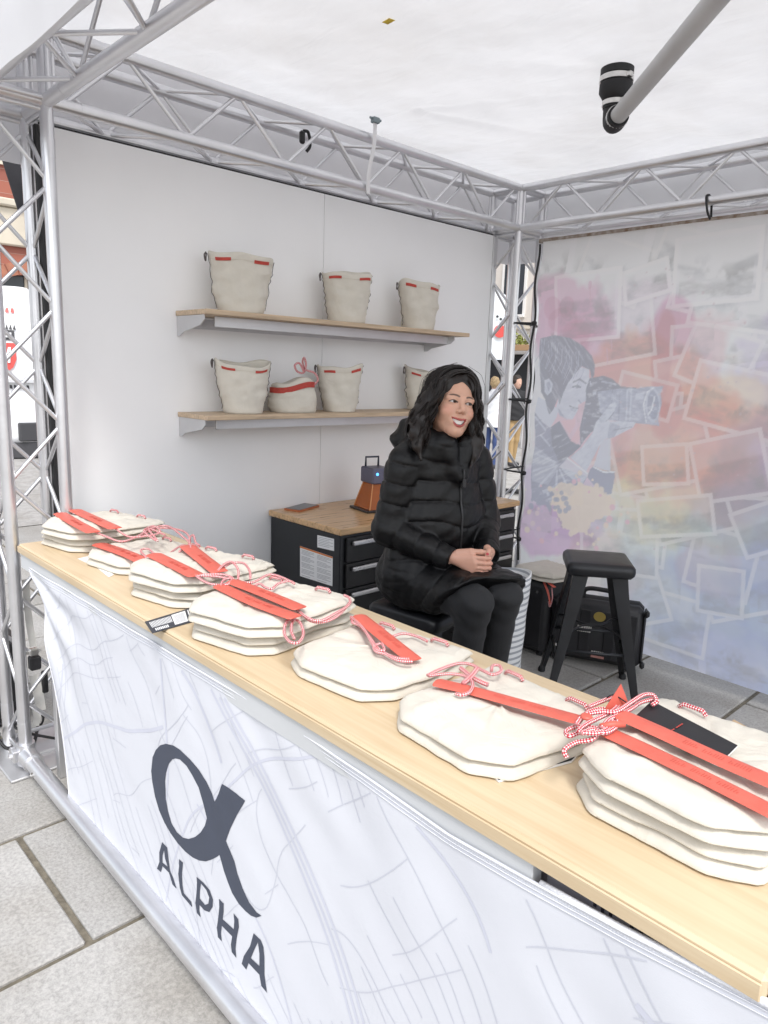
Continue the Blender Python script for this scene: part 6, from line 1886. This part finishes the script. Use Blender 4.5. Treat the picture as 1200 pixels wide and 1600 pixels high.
# ------------------------------------------------------------------ street beyond the stall
def simple_person(loc, rz, label, top_c, leg_c, hair_c, h=1.68, coat_len=.80, seed=0):
    k = h/1.70
    D = SDF((-.30,-.36,-.01),(.34,.36,1.56),.0135)
    d = seg(D.P,(0,0,.95),(0,0,1.32),.115,.105,(1,.7,1))[0]
    leg = None
    for s in (-1,1):
        f = .12*s if seed%2 else -.10*s
        e = smin(seg(D.P,(0,s*.085,.90),(f*.5,s*.09,.50),.085,.062)[0], seg(D.P,(f*.5,s*.09,.50),(f*.9-.02,s*.09,.09),.060,.045)[0], .03)
        e = smin(e, seg(D.P,(f*.9-.03,s*.09,.045),(f*.9+.14,s*.10,.038),.040,.032)[0], .03)
        leg = e if leg is None else smin(leg,e,.01)
    body = smin(leg, ell(D.P,(0,0,.95),(.12,.165,.13)), .04)
    body = smin(body, d, .05)
    neck = seg(D.P,(0,0,1.40),(.02,0,1.52),.05,.048)[0]
    allb = smin(body, neck, .03)
    V, Q = nets(allb, D.lo, D.h)
    Hh = SDF((-.13,-.12,1.40),(.15,.12,1.74),.0075)
    hd = smin(ell(Hh.P,(.0,0,1.61),(.095,.076,.10)), ell(Hh.P,(.035,0,1.55),(.06,.056,.085)), .03)
    hd = smin(hd, seg(Hh.P,(.092,0,1.585),(.105,0,1.555),.008,.011)[0], .012); hd = smin(hd, seg(Hh.P,(-.01,0,1.40),(.0,0,1.55),.05,.05)[0], .03)
    V3, Q3 = nets(hd, Hh.lo, Hh.h)
    Vb = np.concatenate([V,V3]); Qb = np.concatenate([Q,Q3+len(V)])
    c = np.tile(np.array(leg_c),(len(Vb),1)); c[Vb[:,2]>1.38] = (.55,.34,.26); c[Vb[:,2]<.085] = (.05,.05,.055)
    o = mesh_np('person', Vb*k, Qb, tone_mat('cloth_and_skin',.75), None, c)
    o.location = loc; o.rotation_euler = (0,0,rz); tag(o, label, 'person')
    # jacket with sleeves and hands hanging at the sides
    J = SDF((-.26,-.42,.45),(.34,.42,1.50),.0125)
    j = seg(J.P,(0,0,coat_len),(0,0,1.32),.150 if coat_len < .9 else .135,.118,(1,.70,1))[0]
    j = smin(j, seg(J.P,(0,-.14,1.36),(0,.14,1.36),.07,.07)[0], .05)
    j = smax(j, coat_len-J.Z, .01)
    for s in (-1,1):
        j = smin(j, smin(seg(J.P,(0,s*.19,1.35),(-.02,s*.26,1.08),.066,.055)[0], seg(J.P,(-.02,s*.26,1.08),(.10,s*.24,.86),.055,.042)[0], .02), .02)
    j = smin(j, seg(J.P,(-.02,0,1.42),(-.01,0,1.45),.075,.07)[0], .03) + .004*np.sin(J.Z*50+J.Y*20)
    V, Q = nets(j, J.lo, J.h); mesh_np('jacket', V*k, Q, mat('jacket_%d'%seed, top_c, .8, var=.12, vscale=8, bump=.2, bscale=30), o)
    Ha = SDF((-.13,-.11,1.44),(.12,.11,1.78),.009)
    q = smax(ell(Ha.P,(-.015,0,1.62),(.108,.090,.112)), -ell(Ha.P,(.10,0,1.565),(.085,.075,.10)), .01) + .004*np.sin(Ha.Z*60+Ha.Y*50)
    V, Q = nets(q, Ha.lo, Ha.h); mesh_np('hair', V*k, Q, mat('hair_%d'%seed, hair_c, .6, var=.3, vscale=40), o)
    for s in (-1,1):
        hm = SDF((.04,s*.24-.07,.74),(.20,s*.24+.07,.90),.008)
        q = seg(hm.P,(.10,s*.24,.87),(.125,s*.235,.80),.030,.026,(1,1.5,1))[0]
        for i in range(4): q = smin(q, seg(hm.P,(.112+.012*i-.01,s*.236,.81),(.118+.010*i-.01,s*.232,.755),.009,.008)[0], .004)
        q = smin(q, seg(hm.P,(.128,s*.22,.85),(.150,s*.215,.805),.010,.009)[0], .005)
        V, Q = nets(q, hm.lo, hm.h); mesh_np('hand', V*k, Q, mat('hand_skin',(.55,.34,.26),.5), o)
    return o
simple_person((-8.25,10.62,0), R_(120), 'person in white jacket and blue jeans walking behind the corner truss', (.74,.75,.77), (.035,.06,.16), (.42,.30,.16), 1.64, .78, 1)
simple_person((-8.22,11.25,0), R_(-20), 'person in black jacket and tan trousers standing behind the corner truss', (.018,.018,.02), (.40,.27,.13), (.03,.022,.018), 1.68, .88, 2)

# white tent kiosk on the left with a shield emblem
def kiosk():
    c = Vector((-14.2, 4.35, 0)); t = thing('white_kiosk', tuple(c), 'white rounded promotional kiosk with red shield emblem across the street', 'kiosk')
    WHT = mat('kiosk_white',(.80,.81,.83),.5,var=.04,vscale=1.5)
    n = 28
    def ring(k):
        z = 2.95*k; r = 1.05 if z < 1.2 else 1.05*math.sqrt(max(.001,1-((z-1.2)/1.78)**2.4))
        return [(c.x+r*.9*math.cos(2*PI*i/n), c.y+r*math.sin(2*PI*i/n), .28+z*.90) for i in range(n)]
    MB().loft([ring(k/22) for k in range(23)]).build('shell', WHT, t, smooth=True)
    MB().lathe([(1.06,0),(1.06,.05),(1.045,.055),(1.0,.05)],(c.x,c.y,1.30),40).build('ledge', mat('kiosk_grey',(.55,.56,.58),.5), t)
    MB().lathe([(.95,0.0),(.98,.02),(.98,.27),(.9,.29)],(c.x,c.y,0),40).build('plinth', mat('kiosk_dark',(.05,.05,.055),.6), t, smooth=True, sharp=40)
    # emblem on the side that faces the stall
    def on(u, v, d=.02):      # u metres across, v metres up, on the facing flank
        a = -.42+u/1.0; r = 1.05
        if v > 1.36: r = 1.05*math.sqrt(max(.02,1-(((v-.28)/.9-1.2)/1.78)**2.4)) if (v-.28)/.9 > 1.2 else 1.05
        return Vector((c.x+(r*.9+d)*math.cos(a), c.y+(r+d)*math.sin(a), v))
    def patch(name, poly, m, d):
        tr = tessellate_polygon([[Vector((u,v,0)) for u,v in poly]])
        mb = MB(); mb.v = [tuple(on(u,v,d)) for u,v in poly]; mb.f = [tuple(q) for q in tr]; mb.build(name, m, t)
    REDP = mat('emblem_red',(.60,.07,.06),.5); BLK = mat('emblem_black',(.03,.03,.035),.5)
    return on, patch, REDP, BLK, t
on, patch, REDP, BLK, kt = kiosk()
patch('red_shield', [(-.14,1.95),(.14,1.95),(.14,1.68),(.09,1.55),(0,1.47),(-.09,1.55),(-.14,1.68)], REDP, .03)
patch('shield_letter', [(-.07,1.88),(-.03,1.88),(.0,1.75),(.03,1.88),(.07,1.88),(.05,1.62),(.02,1.62),(.01,1.70),(-.01,1.70),(-.02,1.62),(-.05,1.62)], mat('kiosk_white'), .045)
patch('crown_plate', [(-.13,2.00),(.13,2.00),(.13,2.16),(-.13,2.16)], BLK, .03)
for i in range(5):
    u = -.13+.06*i; patch('crown_point', [(u,2.17),(u+.05,2.17),(u+.025,2.27)], BLK, .03)
for i in range(4): patch('plate_letter', [(-.10+.05*i,2.04),(-.065+.05*i,2.04),(-.065+.05*i,2.12),(-.10+.05*i,2.12)], mat('kiosk_white'), .045)
for i in range(3): patch('red_badge', [(-.12+.10*i,2.46),(-.05+.10*i,2.45),(-.06+.10*i,2.53),(-.11+.10*i,2.53)], REDP, .03)
for i in range(7): patch('ledge_letter', [(-.10+.06*i,1.20),(-.06+.06*i,1.19),(-.065+.06*i,1.25),(-.10+.06*i,1.26)], BLK, .03)
MB().bbox((-13.42,4.02,.30),(-13.20,4.40,.62),.02).build('hatch', mat('kiosk_dark'), kt)
# brick building with arch, cream bands, windows
bb = thing('brick_building', (-19, 6, 0), 'red brick building with cream bands and arched windows far left', 'building')
def brick_mat():
    m = mat('red_brick',(.35,.13,.09),.9)
    N,L,b = nodes_of(m); tc=N.new('ShaderNodeTexCoord'); mp=N.new('ShaderNodeMapping'); mp.inputs['Rotation'].default_value=(PI/2,0,PI/2); L.new(tc.outputs['Object'],mp.inputs['Vector'])
    br=N.new('ShaderNodeTexBrick'); br.inputs['Scale'].default_value=4; br.inputs['Color1'].default_value=(.36,.13,.09,1); br.inputs['Color2'].default_value=(.28,.10,.075,1); br.inputs['Mortar'].default_value=(.42,.35,.30,1); br.inputs['Mortar Size'].default_value=.012; br.inputs['Brick Width'].default_value=1.0; br.inputs['Row Height'].default_value=.3
    L.new(mp.outputs[0],br.inputs['Vector']); L.new(br.outputs['Color'],b.inputs['Base Color']); return m
BRICK = brick_mat(); CREAM = mat('cream_stone',(.62,.56,.46),.8,var=.1,vscale=2)
fx = -18.0
# facade with real arched openings: piers, spandrels and arches
def facade(parent, y0, y1, bay, h_open, x, z_top):
    nb = int((y1-y0)/bay)
    for i in range(nb):
        a = y0+bay*i
        MB().box((x-.4,a,0),(x,a+.55,z_top)).build('pier', BRICK, parent)
        cy = a+.55+(bay-.55)/2; r = (bay-.55)/2
        out = [(cy-r,h_open)]+[(cy-r*math.cos(t),h_open+r*math.sin(t)) for t in np.linspace(0,PI,17)][1:]+[(cy+r,z_top),(cy-r,z_top)]
        tr = tessellate_polygon([[Vector((p[0],p[1],0)) for p in out]])
        mb = MB(); mb.v = [(x,p[0],p[1]) for p in out]+[(x-.35,p[0],p[1]) for p in out]; n_=len(out)
        mb.f = [tuple(t_) for t_ in tr]+[(k,(k+1)%n_,n_+(k+1)%n_,n_+k) for k in range(n_)]; mb.build('arch_wall', BRICK, parent)
        for k in range(16):
            t0,t1 = PI*k/16,PI*(k+1)/16-.02
            q=[(cy-(r)*math.cos(t0),h_open+(r)*math.sin(t0)),(cy-(r)*math.cos(t1),h_open+r*math.sin(t1)),(cy-(r+.28)*math.cos(t1),h_open+(r+.28)*math.sin(t1)),(cy-(r+.28)*math.cos(t0),h_open+(r+.28)*math.sin(t0))]
            MB().loft([[(x+.02,*p) for p in q],[(x-.02,*p) for p in q]]).build('voussoir', mat('arch_brick',(.40,.17,.11),.9,var=.2,vscale=6), parent)
        w = MB().box((x-.30,cy-r,.9),(x-.26,cy+r,h_open+r)).build('window', mat('window_dark',(.05,.06,.07),.15), parent)
        MB().box((x-.255,cy-.03,.9),(x-.22,cy+.03,h_open+r)).box((x-.255,cy-r,h_open-.03),(x-.22,cy+r,h_open+.03)).build('window_bar', CREAM, w)
facade(bb, -3.5, 12.5, 2.6, 2.55, fx, 4.15)
MB().bbox((fx-.4,-3.5,4.15),(fx+.12,12.5,4.95),.03).build('cream_band', CREAM, bb)
MB().bbox((fx-.4,-3.5,4.955),(fx+.22,12.5,5.12),.03).build('cornice', CREAM, bb)
MB().box((fx-.4,-3.5,5.12),(fx-.02,12.5,9.0)).build('upper_wall', BRICK, bb)
for i in range(6):
    y=-2.4+2.6*i; w=MB().box((fx-.03,y,5.9),(fx+.0,y+1.1,7.9)).build('window', mat('window_dark'), bb)
    MB().box((fx+.001,y-.08,5.82),(fx+.05,y+1.18,5.9)).box((fx+.001,y+.52,5.9),(fx+.03,y+.58,7.9)).build('window_frame', CREAM, w)
MB().box((fx-6,-3.5,0),(fx-.41,12.5,9.0)).build('core', BRICK, bb)

# cream building seen through the rear corner
cbld = thing('cream_building', (-17, 22, 0), 'pale rendered building with tall dark windows beyond the corner post', 'building')
REND = mat('pale_render',(.62,.58,.53),.85,var=.06,vscale=1)
MB().box((-24,20.8,0),(-8,27,11)).build('wall', REND, cbld)
MB().bbox((-24.05,20.70,3.25),(-7.95,20.80,3.45),.02).build('string_course', CREAM, cbld)
for i in range(9):
    x=-22.6+1.65*i
    for z0,z1 in ((.9,2.7),(3.75,5.5),(6.6,8.3)):
        w=MB().box((x,20.76,z0),(x+.85,20.799,z1)).build('window', mat('window_dark'), cbld)
        MB().bbox((x-.09,20.70,z0-.1),(x+.94,20.797,z0-.002),.01).box((x-.09,20.74,z0),(x-.001,20.798,z1+.09)).box((x+.851,20.74,z0),(x+.94,20.798,z1+.09)).box((x,20.74,z1+.001),(x+.85,20.798,z1+.09)).build('window_frame', mat('frame_white',(.72,.71,.69),.6), w)
        MB().box((x+.40,20.75,z0),(x+.45,20.759,z1)).build('window_bar', mat('frame_white'), w)
MB().bbox((-24.1,20.6,10.9),(-7.9,27.1,11.3),.03).build('cornice', CREAM, cbld)
# long dark market awning, planter hedge
aw = thing('market_stall', (-9.3,14.2,0), 'dark market stall with black cloth front behind the passers-by', 'stall')
BCL = mat('black_cloth',(.022,.024,.028),.85,var=.2,vscale=4)
MB().bbox((-12.2,14.2,1.10),(-8.3,14.26,2.18),.01).build('back_cloth', BCL, aw)
for xx in (-12.2,-10.2,-8.35): MB().cyl((xx,14.3,0),(xx,14.3,2.3),.03).build('pole', ALU_DULL, aw)
MB().bbox((-12.3,13.9,2.18),(-8.2,14.6,2.26),.01).build('roof_edge', mat('awning_grey',(.30,.29,.28),.7), aw)
pl = thing('flower_box', (-10,14.1,2.26), 'low box of yellow green plants on the dark stall roof', 'plants')
MB().bbox((-12.0,13.95,2.262),(-8.5,14.25,2.40),.01).build('trough', mat('trough',(.35,.22,.12),.8), pl)
mb=MB(); pr_=random.Random(4)
for i in range(900):
    x,y,z=pr_.uniform(-12,-8.5),pr_.uniform(13.93,14.27),2.40+abs(pr_.gauss(0,.12)); s_=pr_.uniform(.03,.07); a=Vector((pr_.gauss(0,1),pr_.gauss(0,1),pr_.gauss(0,1))).normalized()*s_; b=a.orthogonal().normalized()*s_*.5
    c=Vector((x,y,z)); mb.add([c-a,c+b,c+a,c-b],[(0,1,2,3)])
o=mb.build('leaves', mat('leaf_yellow',(.22,.24,.05),.6,var=.5,vscale=6), pl); o['kind']='stuff'
# beach flag
fl = thing('feather_flag', (-7.95,9.95,0), 'white feather flag with red round mark behind the corner post', 'flag')
mb=MB(); L_=[];
for k in range(15):
    u=k/14; z=1.95+1.15*u; w=.42*(1-.15*u) if u<.75 else .42*.89*math.sqrt(max(.02,1-((u-.75)/.26)**2))
    L_.append([(-7.95-.01*math.sin(u*5),9.95,z),(-7.95+w*.70,9.95+w*.71+.03*math.sin(u*6),z),(-7.95+w*.70+.004,9.95+w*.71+.03*math.sin(u*6)-.004,z),(-7.946-.01*math.sin(u*5),9.946,z)])
mb.loft(L_).build('cloth', mat('flag_cloth',(.74,.78,.80),.8,var=.05), fl)
MB().tube([(-7.96,9.96,0.0),(-7.96,9.96,2.8),(-7.90,10.0,3.12)],.015,8).build('pole', ALU, fl, smooth=True)
def disc(cx,cz,r,m,nm,d):
    pts=[]
    for i in range(22):
        a=2*PI*i/22; w=cx+r*math.cos(a); pts.append((-7.95+w*.70+d,9.95+w*.71-d,cz+r*math.sin(a)))
    m_=MB(); m_.v=pts; m_.f=[tuple(range(22))]; m_.build(nm,m,fl)
disc(.20,2.42,.105,REDP,'red_disc',.03); 
for i in range(4): disc(.14+.06*i,2.66-.04*i,.022,BLK,'black_mark',.032)
# low bench rail and cables on the paving outside
bn = thing('street_bollard_rail', (-6.1,8.4,0), 'low dark rail on the pale paving beyond the rear truss', 'rail')
MB().tube([(-6.6,8.2,.05),(-5.4,8.9,.05)],.035,8).build('bar', BLACK_RUB, bn, smooth=True)
for u in (.15,.85): MB().bbox((-6.6+1.2*u-.04,8.2+.7*u-.04,0),(-6.6+1.2*u+.04,8.2+.7*u+.04,.03),.004).build('foot', BLACK_RUB, bn)

# ------------------------------------------------------------------ things on and behind the front corner post
DGREY = mat('grey_tarp',(.10,.10,.115),.8,var=.2,vscale=4,bump=.2,bscale=14)
tp = thing('grey_tarpaulin', (-3.55,1.25,0), 'dark grey tarpaulin sheet behind the front corner post', 'tarpaulin')
def tg_(u,v):
    y = 1.11+.62*u; z = .22+.70*v
    return (-3.33-.10*u+.02*nz3(y,z,0,5), y, z+.05*u)
MB().grid(tg_,16,20).build('sheet', DGREY, tp, smooth=True).modifiers.new('s','SOLIDIFY').thickness=.004
tp2 = thing('dark_drape', (-3.62,1.12,2.0), 'dark drape hanging behind the top of the front post', 'drape')
q=[px(x,y,'X',-3.62) for x,y in ((-60,170),(52,175),(40,330),(28,330),(-5,225),(-60,200))]
tr=tessellate_polygon([[Vector((p.y,p.z,0)) for p in q]])
mb=MB(); mb.v=[tuple(p) for p in q]; mb.f=[tuple(t_) for t_ in tr]; o=mb.build('cloth', mat('dark_drape',(.06,.06,.068),.85,var=.2,vscale=6), tp2); o.modifiers.new('s','SOLIDIFY').thickness=.004
rs_ = thing('ratchet_strap', (-2.90,1.10,.2), 'white lashing strap with black ratchet hanging by the front post', 'strap')
sx_=-3.05
def ribbon(pts,w,nm,m,parent):
    path=catmull(pts,6); rings=[]
    for p in path: rings.append([p+Vector((0,-w/2,0)),p+Vector((.002,-w/2,0)),p+Vector((.002,w/2,0)),p+Vector((0,w/2,0))])
    MB().loft(rings).build(nm,m,parent)
STW=mat('strap_cloth',(.66,.65,.62),.8,var=.08,vscale=30)
yy=1.10
ribbon([px(40,905,'X',sx_),px(44,960,'X',sx_),px(52,1010,'X',sx_)],.028,'webbing',STW,rs_)
ribbon([px(52,1055,'X',sx_),px(60,1085,'X',sx_),px(64,1110,'X',sx_)],.040,'webbing',STW,rs_)
ribbon([px(54,1100,'X',sx_+.01),px(58,1120,'X',sx_+.01),px(55,1135,'X',sx_+.01)],.030,'webbing',STW,rs_)
c=px(54,1035,'X',sx_); MB().bbox(c-Vector((.02,.022,.03)),c+Vector((.02,.022,.03)),.006).build('ratchet_body',BLACK_PL,rs_)
c2=px(52,1018,'X',sx_+.01); MB().bbox(c2-Vector((.015,.018,.016)),c2+Vector((.015,.018,.014)),.005).cyl(c2-Vector((0,.03,0)),c2+Vector((0,.03,0)),.007).build('ratchet_spool',STEEL,rs_)
c3=px(70,1065,'X',sx_+.005); MB().bbox(c3-Vector((.01,.012,.05)),c3+Vector((.01,.012,.05)),.005).build('ratchet_lever',BLACK_PL,rs_)
c4=px(62,1122,'X',sx_); MB().tube(catmull([c4+Vector((0,.0,.03)),c4+Vector((0,.015,0)),c4+Vector((0,.005,-.03)),c4+Vector((0,-.012,-.02))],6),.005,6).build('hook',BLACK_RUB,rs_,smooth=True)
cabl = thing('power_cable', (-3.1,.95,.05), 'black power cable lying round the foot of the front post', 'cable')
MB().tube(catmull([(-3.45,.72,.02),(-3.25,.88,.10),(-3.12,.86,.13),(-3.05,.93,.10),(-3.03,1.1,.03),(-2.95,1.35,.02),(-3.02,1.8,.02)],8),.006,7).build('lead',BLACK_RUB,cabl,smooth=True)
MB().tube(catmull([(-3.40,.80,.02),(-3.28,.83,.05),(-3.2,.80,.09),(-3.12,.82,.05),(-3.14,.92,.02),(-3.3,1.0,.02)],8),.007,7).build('lead',BLACK_RUB,cabl,smooth=True)
eb = thing('cable_box', (-3.6,.82,0), 'black power distribution box on the ground left of the post', 'box')
MB().bbox((-3.85,.70,.004),(-3.42,1.0,.42),.02).build('housing',BLACK_PL,eb); MB().bbox((-3.80,.694,.08),(-3.48,.699,.3),.003).build('lid',CARD_BLACK,eb)
for i in range(3): MB().cyl((-3.74+.1*i,.685,.18),(-3.74+.1*i,.6935,.18),.03).build('socket',BLACK_RUB,eb)
bg = thing('low_bag', (-2.9,1.35,0), 'black holdall on the floor behind the counter front', 'bag')
MB().loft([[(-2.98+ .28*s_*math.cos(a), 1.55+.14*s_*math.sin(a), z) for a in np.linspace(0,2*PI,24,endpoint=False)] for s_,z in ((.9,.003),(1,.03),(1.02,.12),(.9,.18),(.5,.205))]).build('holdall_body',BCL,bg,smooth=True)
MB().tube(catmull([(-3.08,1.52,.18),(-3.05,1.5,.26),(-2.93,1.5,.26),(-2.9,1.52,.18)],6),.010,7).build('grip',BLACK_RUB,bg,smooth=True)
